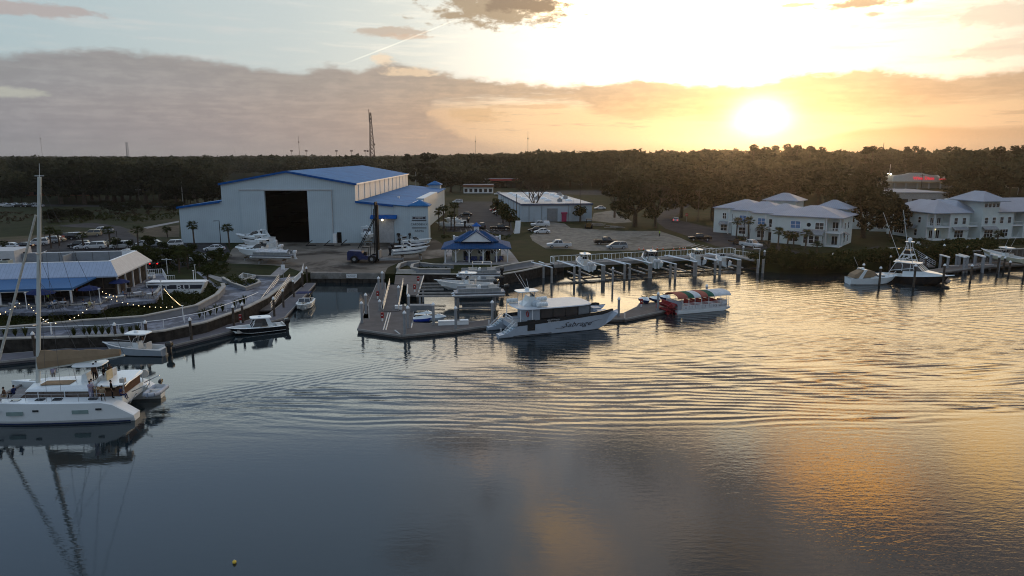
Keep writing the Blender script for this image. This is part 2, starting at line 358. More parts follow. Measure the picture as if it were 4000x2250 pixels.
def build_water():
 ys = [-300., -100., 0., 20.]; y = 28.
 while y < 150: ys.append(y); y += .11 if 50 < y < 84 else (.2 if y < 118 and y > 46 else .35)
 ys += [170., 200., 240., 300.]
 xs = [-900., -300., -150.] + list(np.arange(-75, 125, .42)) + [150., 200., 300., 900.]
 X, Y = np.meshgrid(np.array(xs), np.array(ys)); H = np.zeros_like(X)
 wob = vnoise(X, Y, 14, 1) * 2.2 + vnoise(X, Y, 5, 2) * .8 + vnoise(X, Y, 2.2, 12) * .32
 dx = X + 34.5
 lo = 61.0 + vnoise(X, Y * 0, 11, 21) * 2.4 + np.where(dx < 30, dx * -.05, -1.5 + (dx - 30) * .02)
 armm = sstep(dx, 0, 4) * np.exp(-((Y - (64.5 + dx * .62 + .004 * dx * dx)) / (2.6 + .05 * np.clip(dx, 0, 99))) ** 2) * sstep(46 - dx, 0, 25)
 band = (1 - .9 * armm) * (sstep(Y, lo - 1.0, lo + 3.5) * .8 + sstep(Y, lo - 4.5, lo) * .2) * sstep(80 + np.clip(dx - 20, 0, 60) * .25 - Y, 0, 12) * sstep(dx, 1, 14)
 for lam, th, A, sd in ((1.2, 2.5, .020, 3), (.92, -7.0, .012, 4), (1.6, 9.0, .017, 5), (2.3, -3.0, .014, 6), (.75, 1.0, .005, 9)):
  c_, s_ = math.cos(R(th)), math.sin(R(th)); ph = Y * c_ - X * s_ - .0012 * (dx - 45) ** 2 + wob * .6
  H += .85 * band * A * np.sin(2 * np.pi * ph / lam + sd) * np.clip(.1 + 2.4 * (vnoise(X * .3, Y, 3.4, 30 + sd) + .2), 0, 1.6)
 arm = armm
 pa = (Y - .62 * dx - .004 * dx * dx + wob * .25)
 H += arm * .022 * np.sin(2 * np.pi * pa / 1.05)
 ch = sstep(dx, -1, 1) * sstep(17 - dx, 0, 12) * np.exp(-((Y - 64.5 - dx * .15) / (3.0 + dx * .18)) ** 2)
 H += ch * (.07 * vnoise(X * .6, Y, .9, 5) + .09 * vnoise(X * .55, Y, 1.7, 6))
 far = sstep(Y, 76, 90) * sstep(X, -30 + (Y - 90) * .9, -2 + (Y - 90) * 1.05) * sstep(150 - Y, 0, 12)
 basin = 1 - np.exp(-((X - 12) / 17) ** 2 - ((Y - 114) / 11) ** 2) * .96
 far *= basin
 pf = Y * .88 + X * .47 + wob * .9; pg = Y * .97 + X * .22 + wob * .8
 pq = Y * .99 - X * .06 + wob * .7
 H += .78 * far * (.030 * np.sin(2 * np.pi * pf / 1.9) * np.clip(.4 + 1.6 * vnoise(X * .5, Y, 7, 7), 0, 1.2) + .024 * np.sin(2 * np.pi * pg / 1.3) * np.clip(.45 + 1.6 * vnoise(X * .4, Y, 5, 8), 0, 1.2) + .016 * np.sin(2 * np.pi * pq / .95) * (.5 + vnoise(X * .3, Y, 3, 16)) + .05 * vnoise(X * .35, Y, 1.2, 9))
 H += .004 * (vnoise(X * .4, Y, 2.6, 10)) * sstep(Y, 20, 40) * basin
 nx, ny = len(xs), len(ys)
 verts = np.stack([X.ravel(), Y.ravel(), H.ravel()], 1)
 i = np.arange((ny - 1) * (nx - 1)); r_, c_ = i // (nx - 1), i % (nx - 1); a = r_ * nx + c_
 o = np_mesh('water', verts, np.stack([a, a + 1, a + 1 + nx, a + nx], 1), water_material())
 rip = .08 + .15 * sstep(X, -5, 30) * sstep(64 - Y, 0, 8) + .22 * band + .45 * far + .6 * ch
 at = o.data.attributes.new('ripple', 'FLOAT', 'POINT'); at.data.foreach_set('value', rip.astype(np.float32).ravel())
 struct(o)
build_water()
CO_L = [(-500, 1352), (0, 1326), (250, 1320), (466, 1313), (640, 1295), (800, 1262), (960, 1205), (1040, 1165), (1120, 1105), (1180, 1072), (1214, 1066), (1360, 1067), (1504, 1068), (1609, 1071), (1790, 1074), (1933, 1079), (2040, 1060), (2150, 1036), (2200, 1022)]
coastL = [G(x, y, LZ) for x, y in CO_L]
CO_R = [(2400, 1010), (2700, 996), (2870, 986), (2950, 1022), (3050, 1034), (3200, 1036), (3400, 1026), (3560, 1012), (3700, 1005), (3820, 990), (4000, 978), (4400, 960)]
coastR = [G(x, y, LZ) for x, y in CO_R]
coast = [(p.x, p.y) for p in coastL + coastR]
M_grass = mat('mown_grass', (.021, .026, .008), .9, var=.3, scale=.35, bump=.6, bscale=6, spot=((.045, .036, .018), .06, .45, .65, .7))
land = MB().prism(coast + [(900, 260), (3100, 700), (3100, 3750), (-3100, 3750), (-3100, 60), (-300, 60)], -.6, LZ).build('ground', M_grass); struct(land)
def sheet(name, pts, m, z, px=True, kind='structure'):
 """flat ground layer from photo pixels (lying on the ground) or world points"""
 P_ = [G(x, y, z) for x, y in pts] if px else [Vector((x, y, z)) for x, y in pts]
 o = MB().prism([(p.x, p.y) for p in P_], z - .5 if z > LZ + .2 else z - .003, z).build(name, m); o['kind'] = kind; return o
M_conc = mat('stained_concrete', (.17, .15, .125), .85, var=.2, scale=.12, bump=.2, spot=((.03, .024, .02), .055, .46, .60, .85), stripes=None)
M_asph = mat('old_asphalt', (.045, .043, .045), .9, var=.25, scale=.3, bump=.3, spot=((.07, .067, .064), .25, .5, .7, .5))
M_gravel = mat('pale_gravel', (.20, .18, .15), .95, var=.25, scale=.8, bump=.5, bscale=14, spot=((.07, .065, .045), .12, .5, .68, .7))
M_dirt = mat('dry_dirt', (.085, .068, .048), .95, var=.25, scale=.4, bump=.4, spot=((.07, .07, .035), .12, .5, .66, .7))
M_walk = mat('pale_walkway', (.24, .235, .235), .8, var=.12, scale=.6, bump=.15)
M_pave = mat('blue_grey_pavers', (.17, .185, .225), .75, var=.3, scale=1.2, bump=.2, spot=((.065, .07, .09), .35, .48, .56, .9))
M_paint = mat('road_paint', (.28, .28, .27), .8, var=.3, scale=3)
M_white = mat('white_paint', (.78, .80, .80), .45, var=.06, scale=.8)
M_seawall = mat('weathered_seawall', (.26, .25, .23), .85, var=.25, scale=.5, bump=.4, spot=((.09, .08, .065), .5, .45, .65, .7))
M_pile = mat('timber_pile', (.085, .07, .058), .9, var=.3, scale=3, bump=.6, stripes=None)
M_sheetpile = mat('dark_sheet_piling', (.045, .04, .035), .8, var=.4, scale=1.5, bump=.4)
M_cap = mat('concrete_wall_cap', (.38, .36, .32), .8, var=.15, scale=1.0)
M_grey = mat('grey_metal', (.30, .31, .32), .5, .4, var=.1)
M_steel = mat('galvanised_steel', (.48, .49, .50), .4, .5, var=.12)
M_black = mat('black_rubber', (.012, .012, .013), .6, var=.2)
M_glass = mat('dark_glass', (.02, .025, .03), .08, var=.1, spec=.8)
M_red = mat('red_paint', (.42, .03, .03), .45, var=.1)
sheet('boatyard_concrete', [(1216, 1064), (1504, 1065), (1515, 1045), (1560, 1025), (1735, 1004), (1738, 975), (1725, 950), (1700, 935), (1000, 943), (930, 955), (905, 975), (880, 1028), (1070, 1036), (1130, 1046), (1170, 1060)], M_conc, LZ + .012)
sheet('gravel_lot', [(2070, 921), (2148, 866), (2205, 873), (2229, 890), (2426, 902), (2575, 902), (2661, 930), (2725, 960), (2600, 972), (2469, 979), (2300, 980), (2234, 973), (2130, 970), (2080, 940)], M_gravel, LZ + .012)
sheet('gravel_lot', [(2310, 862), (2320, 832), (2390, 822), (2440, 845), (2470, 868), (2400, 872)], M_gravel, LZ + .010)
sheet('service_road', [(2560, 862), (2642, 858), (2760, 885), (2860, 905), (2990, 945), (3120, 985), (3260, 1000), (3330, 985), (3430, 960), (3440, 968), (3350, 1000), (3250, 1014), (3080, 1003), (2960, 978), (2800, 962), (2710, 930), (2600, 893)], M_asph, LZ + .014)
sheet('service_road', [(2020, 745), (2620, 742), (2760, 756), (2620, 858), (2590, 862), (2560, 860), (2620, 795), (2540, 765), (2020, 756)], M_asph, LZ + .010)
sheet('car_park', [(1745, 880), (1790, 850), (1790, 800), (1800, 787), (1955, 787), (1975, 815), (1990, 850), (2005, 905), (1990, 922), (1880, 905), (1745, 905)], M_asph, LZ + .012)
sheet('car_park', [(-200, 962), (110, 960), (210, 930), (330, 925), (420, 900), (500, 905), (560, 945), (880, 950), (900, 985), (800, 1030), (620, 1060), (480, 1060), (440, 1010), (-200, 1015)], M_asph, LZ + .012)
sheet('sandy_track', [(-200, 935), (100, 922), (300, 905), (510, 895), (700, 880), (700, 925), (480, 925), (340, 950), (130, 958), (-200, 960)], M_dirt, LZ + .010)
sheet('access_road', [(-200, 800), (160, 806), (700, 810), (700, 806), (500, 802), (160, 798), (-200, 790)], M_asph, LZ + .012)
sheet('access_road', [(215, 882), (360, 870), (470, 884), (510, 898), (480, 912), (400, 890), (300, 888)], M_asph, LZ + .016)
sheet('footpath', [(560, 888), (700, 862), (700, 868), (575, 893)], M_walk, LZ + .016)
sheet('footpath', [(765, 1058), (790, 1064), (930, 1100), (905, 1115), (850, 1097)], M_walk, LZ + .012)
sheet('footpath', [(1050, 1080), (1090, 1044), (1130, 1048), (1100, 1075)], M_walk, LZ + .014)
sheet('pavilion_apron', [(1730, 1034), (1745, 1000), (1740, 975), (1980, 965), (2010, 1000), (2030, 1028)], M_walk, LZ + .018)
sheet('footpath', [(1590, 1038), (1680, 1030), (2030, 1030), (2100, 1026), (2180, 1030), (2100, 1040), (1935, 1066), (1905, 1062), (2090, 1032), (1700, 1036), (1620, 1044)], M_walk, LZ + .014)
for k in range(6):
 a, b = G(2722 + 9 * k, 946 + 4.4 * k, LZ), G(2690 + 16 * k, 961 + 2.6 * k, LZ)
for k in range(7):
 x0, y0 = 2712 + k * 17, 951 + k * 3.6
 sheet('parking_stripe', [(x0, y0), (x0 + 5, y0 + .6), (x0 - 28, y0 + 10.6), (x0 - 33, y0 + 10)], M_paint, LZ + .030)
for k in range(8):
 sheet('parking_stripe', [(1800 + 22 * k, 905), (1803 + 22 * k, 905), (1801 + 19 * k, 893), (1799 + 19 * k, 893)], M_paint, LZ + .030)
for q in [[(2805, 897), (2850, 905), (2835, 910), (2795, 902)], [(2860, 915), (2920, 905), (2935, 910), (2875, 925)], [(2900, 930), (2985, 918), (2995, 923), (2915, 940)]]:
 sheet('driveway', q, M_walk, LZ + .026)
def wallrun(name, pts, z0, z1, th, m, label, cat, cap=True, capm=None, parts=None, off=0):
 n = len(pts); t = thing(name, label, cat, (pts[0][0], pts[0][1], 0))
 o = Vector((pts[0][0], pts[0][1], 0)); b = MB(); c = MB()
 nor = []
 for i in range(n):
  a = Vector(pts[max(0, i - 1)][:2]); d = Vector(pts[min(n - 1, i + 1)][:2]); e = (d - a).normalized(); nor.append(Vector((-e.y, e.x)))
 def ring(mb, ex, za, zb):
  rings = []
  for p_, q in zip(pts, nor):
   a = Vector(p_[:2]) - Vector(o[:2]) - q * (off + ex); d = Vector(p_[:2]) - Vector(o[:2]) + q * (th + ex - off)
   rings.append([(a.x, a.y, za), (d.x, d.y, za), (d.x, d.y, zb), (a.x, a.y, zb)])
  mb.loft(rings)
 ring(b, 0, z0, z1); b.build('wall_face', m, t)
 if cap: ring(c, .12, z1 + .002, z1 + .16); c.build('wall_cap', capm or M_cap, t)
 return t
def P2(pts, z): return [tuple(G(x, y, z)[:2]) for x, y in pts]
wallrun('seawall', [(p.x, p.y) for p in coastL[:10]], -1, LZ + .05, .5, M_sheetpile, 'dark seawall with pale concrete cap under the promenade railing', 'seawall', off=.25)
wallrun('launch_bulkhead', [(p.x, p.y) for p in coastL[10:13]], .75, LZ + .06, .6, M_seawall, 'weathered concrete launch bulkhead at the foot of the boat yard', 'seawall', cap=False, off=.3)
wallrun('seawall', [(p.x, p.y) for p in coastL[13:]], -1, LZ + .05, .5, M_sheetpile, 'dark ribbed sheet pile seawall curving from the gangway to the lift dock', 'seawall', off=.25)
lb = MB()
for k in range(10):
 a = coastL[10].lerp(coastL[12], (k + .5) / 10); lb.bx(a.x, a.y - .1, .0, 1.35, .5, 1.5)
tag(lb.build('bulkhead_piling', M_sheetpile), 'dark wet piling under the concrete launch bulkhead', 'piling')
# ================================================================== buildings and walls
def WB(t, extra=None):
 mb = MB(); mb.M = (Matrix.Translation(t.location) @ Matrix.Rotation(t.rotation_euler[2], 4, 'Z')).inverted()
 return mb
def text(name, s, size, m, parent, loc, rot, ext=.01, align='CENTER', shear=0, sx=1):
 cu = bpy.data.curves.new(name, 'FONT'); cu.body = s; cu.size = size; cu.extrude = ext; cu.align_x = align; cu.align_y = 'CENTER'; cu.shear = shear; cu.resolution_u = 2
 tmp = bpy.data.objects.new('lettering_curve', cu); COL.objects.link(tmp); bpy.context.view_layer.update()
 me = bpy.data.meshes.new_from_object(tmp.evaluated_get(bpy.context.evaluated_depsgraph_get())); bpy.data.objects.remove(tmp); bpy.data.curves.remove(cu)
 me.name = name; me.materials.clear(); me.materials.append(m)
 o = bpy.data.objects.new(name, me); COL.objects.link(o); o.parent = parent; o.location = loc; o.rotation_euler = rot; o.scale = (sx, 1, 1); return o
M_siding = mat('white_ribbed_siding', (.47, .565, .61), .5, var=.05, scale=.15, spot=((.40, .48, .53), .12, .52, .7, .45), stripes=('X', .5, .16, (.36, .44, .49), .55))
M_sidingY = mat('white_ribbed_siding_side', (.50, .58, .62), .5, var=.05, scale=.15, stripes=('Y', .5, .16, (.40, .45, .48), .5))
M_blueroof = mat('blue_seam_roof', (.026, .145, .34), .65, .0, var=.16, scale=.25, stripes=('X', .6, .12, (.010, .09, .27), .8), spec=.12)
M_blueroofY = mat('blue_seam_roof_side', (.026, .145, .34), .65, .0, var=.16, scale=.25, stripes=('Y', .75, .12, (.010, .085, .24), .9), spec=.12)
M_bluetrim = mat('blue_trim', (.010, .09, .31), .6, var=.08, spec=.1)
M_paleroof = mat('pale_seam_roof', (.27, .305, .36), .55, .0, spec=.2, var=.07, scale=.3, stripes=('X', .5, .10, (.15, .185, .25), .7))
M_paleroofY = mat('pale_seam_roof_side', (.28, .305, .35), .55, .0, spec=.2, var=.07, scale=.3, stripes=('Y', .5, .10, (.16, .19, .25), .7))
M_lap = mat('white_lap_siding', (.62, .68, .66), .6, var=.05, scale=.5, stripes=('Z', .22, .12, (.48, .54, .53), .7))
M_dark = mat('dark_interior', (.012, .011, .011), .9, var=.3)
M_lamp = mat('lit_lamp', (1, .9, .7), .5, emit=(1, .86, .6), es=5)
M_bulb = mat('lit_bulb', (1, .85, .55), .5, emit=(1, .74, .40), es=4.5)
M_ink = mat('dark_lettering', (.03, .035, .05), .5)
M_post = mat('white_post', (.66, .67, .67), .5, var=.08)
M_tan = mat('tan_render', (.42, .38, .28), .7, var=.12)
def hangar():
 t = thing('boat_hangar', 'huge white ribbed boat storage hangar with blue roofs and a tall open black doorway', 'hangar', (-56.5, 179, LZ))
 x0, x1, ya, yb = -73.4, -39.6, 179.0, 270.0; ax = -56.6; ze, zp = 16.6, 19.7; dl, dr, dz = -62.4, -51.6, 15.0
 def wall(poly, y, th=.35):     # x,z polygon standing across the view
  b = WB(t); b.side(poly, y, y + th); b.build('end_wall', M_siding, t)
 wall([(x0, LZ - .3), (dl, LZ - .3), (dl, dz), (dr, dz), (dr, LZ - .3), (x1, LZ - .3), (x1, ze), (ax, zp), (x0, ze)], ya)
 wall([(x0, LZ), (x1, LZ), (x1, ze), (ax, zp), (x0, ze)], yb)
 wall([(-84.4, LZ - .3), (x0 - .004, LZ - .3), (x0 - .004, 12.2), (-84.4, 10.8)], ya)
 wall([(x1 + .004, LZ - .3), (-35.7, LZ - .3), (-35.7, 11.7), (x1 + .004, 12.2)], ya)
 wall([(-35.6, 9.0), (-29.9, 9.0), (-29.9, 11.2), (-35.6, 11.7)], ya)
 wall([(-35.6, LZ - .3), (-35.4, LZ - .3), (-35.4, 9), (-35.6, 9)], ya); wall([(-30.0, LZ - .3), (-25.9, LZ - .3), (-25.9, 10.9), (-30.0, 11.2)], ya)
 for q_ in ((x0, x0 + .3, ya + .36, yb, LZ, ze - .05), (x1 - .3, x1, ya + .36, yb, LZ, ze - .05), (-84.4, -84.1, ya + .36, yb, LZ, 10.7), (-26.2, -25.9, ya + 3.4, yb + 2, LZ, 10.85)): b = WB(t); b.box(*q_); b.build('side_wall', M_sidingY, t)
 b = WB(t); b.box(x0 + .32, x0 + .4, ya + .5, yb - 1, LZ, ze - .2); b.box(x1 - .4, x1 - .32, ya + .5, yb - 1, LZ, ze - .2); b.box(x0 + .5, x1 - .5, yb - 1, yb - .8, LZ, ze)  # inner walls and floor lined near-black, painted shade of the unlit hall
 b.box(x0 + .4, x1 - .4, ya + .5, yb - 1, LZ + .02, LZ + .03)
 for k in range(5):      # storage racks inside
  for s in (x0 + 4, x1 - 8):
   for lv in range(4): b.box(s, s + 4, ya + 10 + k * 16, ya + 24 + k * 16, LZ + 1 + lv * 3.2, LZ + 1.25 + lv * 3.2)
 b.build('shade_lining_racks', M_dark, t)
 def roofp(a, bb, y0, y1, th=.22, over=.35):      # a,bb = (x,z) along the slope
  r = WB(t); r.side([(a[0], a[1]), (bb[0], bb[1]), (bb[0], bb[1] + th), (a[0], a[1] + th)], y0 - over, y1 + over); return r
 for a, bb, y1 in (((x0 - .4, ze - .02), (ax, zp + .02), yb), ((ax + .002, zp + .02), (x1 + .4, ze - .02), yb), ((-84.8, 10.78), (x0 - .41, 12.22), yb), ((x1 + .41, 12.2), (-25.4, 10.9), yb + 2)):
  roofp(a, bb, ya, y1).build('roof', M_blueroofY, t)
 tr = WB(t)
 for a, bb in (((x0 - .45, ze - .25), (ax, zp - .2)), ((ax, zp - .2), (x1 + .45, ze - .25)), ((-84.85, 10.5), (x0 - .41, 12.0)), ((x1 + .02, 11.98), (-30, 11.0))):
  tr.side([(a[0], a[1]), (bb[0], bb[1]), (bb[0], bb[1] + .5), (a[0], a[1] + .5)], ya - .55, ya - .36)
 tr.build('roof_trim', M_bluetrim, t)
 g = WB(t); g.box(x1 + .42, x1 + .62, ya - .3, yb + .3, ze - .1, ze + .22)
 for k in range(12): g.box(x1 + .02, x1 + .14, ya + 4 + k * 7.5, ya + 4.15 + k * 7.5, 12.3, ze - .1)
 g.build('gutter', M_white, t)
 for q_ in (dr, dl - 6.0): p = WB(t); p.box(q_, q_ + 6.0, ya - .42, ya - .06, LZ + .02, dz + .05); p.build('sliding_door', M_siding, t)
 p = WB(t); p.box(dl - 6.4, dr + 6.3, ya - .55, ya - .02, dz + .08, dz + .32); p.box(dr + 6.02, dr + 6.16, ya - .5, ya - .02, LZ, dz + .07); p.build('door_track', M_steel, t)
 p = WB(t); p.box(-35.3, -30.1, ya + .12, ya + .2, LZ, 7.6)
 for k in range(16): p.box(-35.3, -30.1, ya + .08, ya + .118, LZ + .05 + k * .36, LZ + .30 + k * .36)
 p.box(-35.4, -30.0, ya + .05, ya + .3, 7.62, 8.98); p.build('roller_door', mat('pale_grey_shutter', (.46, .46, .46), .5), t)
 p = WB(t); p.side([(-35.8, 8.0), (-29.2, 8.0), (-29.2, 8.12), (-35.8, 8.12)], ya - 1.6, ya - .02); p.side([(-35.8, 8.121), (-29.2, 8.121), (-29.2, 8.9), (-35.8, 8.9)], ya - .35, ya - .03)
 p.add([(-35.8, ya - 1.6, 8.13), (-29.2, ya - 1.6, 8.13), (-29.2, ya - .36, 8.9), (-35.8, ya - .36, 8.9)], [(0, 1, 2, 3)]); p.build('canopy', M_bluetrim, t)
 p = WB(t); p.ball((-32.8, ya - .9, 7.7), .26); p.build('flood_lamp', M_lamp, t)
 p = WB(t); p.box(-44.6, -43.5, ya - .06, ya - .02, LZ, 4.5); d = p.build('side_door', M_dark, t)
 p = WB(t); p.box(-45.5, -44.62, ya - .9, ya - .04, LZ, 4.2); p.build('door_leaf', M_white, t)
 p = WB(t); p.box(-25.88, -21.2, ya - .5, ya + 3.4, LZ - .3, 11.1); p.build('corner_tower', M_siding, t)
 def pyr(xa, xb, y0, y1, z0, h):
  q = WB(t); q.box(xa, xb, y0, y1, z0, z0 + .25); q.add([(xa, y0, z0 + .252), (xb, y0, z0 + .252), (xb, y1, z0 + .252), (xa, y1, z0 + .252), ((xa + xb) / 2, (y0 + y1) / 2, z0 + h)], [(0, 1, 4), (1, 2, 4), (2, 3, 4), (3, 0, 4)]); q.build('tower_roof', M_blueroof, t)
 pyr(-26.3, -20.8, ya - .95, ya + 3.9, 11.1, 1.5)
 p = WB(t); p.box(-31.5, -27.2, yb - 2, yb + 3, LZ, 12.6); p.build('corner_tower', M_siding, t); pyr(-32, -26.7, yb - 2.5, yb + 3.5, 12.6, 1.6)
 p = WB(t); p.box(-27.5, -25.2, ya + 24, ya + 60, 9.6, 11.6); p.box(-26.6, -24.9, ya + 10, ya + 20, 9.8, 11.3); p.build('parapet', M_sidingY, t)
 p = WB(t); p.box(-25.88, -23.6, ya + 8, ya + 18, 6.2, 6.5); p.box(-25.85, -23.8, ya + 9, ya + 9.3, LZ, 6.18); p.box(-24.2, -23.8, ya + 17, ya + 17.3, LZ, 6.18); p.build('entrance_porch', M_bluetrim, t)
 p = WB(t); p.box(-25.1, -22.0, ya - .56, ya - .51, 7.9, 8.5); p.box(-24.95, -22.15, ya - .58, ya - .561, 8.02, 8.38); p.box(-25.3, -25.2, ya - .56, ya - .51, 7.8, 8.6); p.box(-21.9, -21.8, ya - .56, ya - .51, 7.8, 8.6); sg = p.build('wall_sign', M_ink, t)
 p = WB(t)
 for z in (7.42, 5.55): p.box(-25.4, -21.7, ya - .56, ya - .51, z, z + .22)
 p.build('sign_rule', M_ink, t)
 L = t.location
 text('lettering', 'CARDDEN X', .75, M_ink, t, (-23.55 - L.x, ya - .53 - L.y, 6.55 - L.z), (R(90), 0, 0), .015)
 text('lettering', 'ARIMA', .8, M_ink, t, (-23.55 - L.x, ya - .53 - L.y, 4.85 - L.z), (R(90), 0, 0), .015)
 text('lettering', '(==O==)', .55, M_white, t, (-23.55 - L.x, ya - .60 - L.y, 8.2 - L.z), (R(90), 0, 0), .012)
 p = WB(t); p.box(-32.5, -31.9, ya + 22, ya + 22.6, 11.5, 12.3); p.build('roof_vent', M_white, t)
hangar()
def hip(mb, x0, x1, y0, y1, z, h, over=.6, th=.18, ridge=None):
 x0 -= over; x1 += over; y0 -= over; y1 += over
 a = (y1 - y0) / 2 if (x1 - x0) >= (y1 - y0) else (x1 - x0) / 2
 if (x1 - x0) >= (y1 - y0): r0, r1 = (x0 + a, (y0 + y1) / 2, z + h), (x1 - a + .01, (y0 + y1) / 2, z + h)
 else: r0, r1 = ((x0 + x1) / 2, y0 + a, z + h), ((x0 + x1) / 2, y1 - a + .01, z + h)
 v = [(x0, y0, z), (x1, y0, z), (x1, y1, z), (x0, y1, z)]
 mb.box(x0, x1, y0, y1, z - th, z - .002)
 if (x1 - x0) >= (y1 - y0): mb.add(v + [r0, r1], [(0, 1, 5, 4), (2, 3, 4, 5), (1, 2, 5), (3, 0, 4)])
 else: mb.add(v + [r0, r1], [(0, 1, 4), (1, 2, 5, 4), (2, 3, 5), (3, 0, 4, 5)])
def window(par, x, y, z, w, h, ny=-1, axis='x', cols=2, rows=2, pane=None, th=.07):
 """double-hung window standing on the wall plane; axis x: wall faces y*ny, axis y: wall faces x*ny"""
 f = MB(); g = MB(); fr = .09
 def bb(mb, a0, a1, z0, z1, d0, d1):
  lo, hi = sorted((d0 * ny, d1 * ny))
  if axis == 'x': mb.box(x + a0, x + a1, y + lo, y + hi, z + z0, z + z1)
  else: mb.box(x + lo, x + hi, y + a0, y + a1, z + z0, z + z1)
 bb(f, -w / 2 - fr, w / 2 + fr, -fr - .03, 0, .003, th + .05); bb(f, -w / 2 - fr, w / 2 + fr, h, h + fr, .003, th + .02)
 bb(f, -w / 2 - fr, -w / 2, .001, h - .001, .003, th); bb(f, w / 2, w / 2 + fr, .001, h - .001, .003, th)
 for i in range(1, cols): bb(f, -w / 2 + w * i / cols - .035, -w / 2 + w * i / cols + .035, .001, h - .001, .010, th - .01)
 for i in range(1, rows): bb(f, -w / 2 + .001, w / 2 - .001, h * i / rows - .03, h * i / rows + .03, .012, th - .014)
 bb(g, -w / 2, w / 2, 0, h, .004, .03)
 o = f.build('window', M_white, par); g.build('pane', pane or M_glass, o); return o
M_skyglass = mat('painted_sky_glass', (.10, .22, .42), .15, var=.2, scale=2)  # sky reflection painted as a blue pane colour
M_awn = mat('weathered_metal_awning', (.30, .31, .32), .45, .3, var=.15, stripes=('X', .4, .15, (.2, .2, .21), .7))
def awning(par, x, y, z, w, d=1.1, h=.7, ny=-1, axis='x'):
 a = MB()
 if axis == 'x': a.add([(x - w / 2, y, z + h), (x + w / 2, y, z + h), (x + w / 2, y + ny * d, z), (x - w / 2, y + ny * d, z), (x - w / 2, y, z + h - .12), (x + w / 2, y, z + h - .12), (x + w / 2, y + ny * d, z - .12), (x - w / 2, y + ny * d, z - .12)], [(0, 1, 2, 3), (4, 7, 6, 5), (0, 3, 7, 4), (1, 5, 6, 2), (3, 2, 6, 7)])
 else: a.add([(x, y - w / 2, z + h), (x, y + w / 2, z + h), (x + ny * d, y + w / 2, z), (x + ny * d, y - w / 2, z), (x, y - w / 2, z + h - .12), (x, y + w / 2, z + h - .12), (x + ny * d, y + w / 2, z - .12), (x + ny * d, y - w / 2, z - .12)], [(0, 1, 2, 3), (4, 7, 6, 5), (0, 3, 7, 4), (1, 5, 6, 2), (3, 2, 6, 7)])
 for s in (-1, 1):
  if axis == 'x': a.tube((x + s * (w / 2 - .1), y, z - .7), (x + s * (w / 2 - .1), y + ny * d * .9, z - .05), .05, n=4)
 return a.build('awning', M_awn, par)
def railing(par, p, q, h=1.0, name='railing', m=None, gap=.35, r=.035, lat=True):
 p, q = Vector(p), Vector(q); b = MB(); n = max(1, int((q - p).length / gap)); up = Vector((0, 0, h))
 b.tube(p + up, q + up, r * 1.2, n=4); b.tube(p + Vector((0, 0, .12)), q + Vector((0, 0, .12)), r, n=4)
 for i in range(n + 1):
  c = p.lerp(q, i / n); k = r * 1.5 if i % 5 == 0 else r * .7
  b.tube(c, c + up, k, n=4)
 return b.build(name, m or M_white, par)
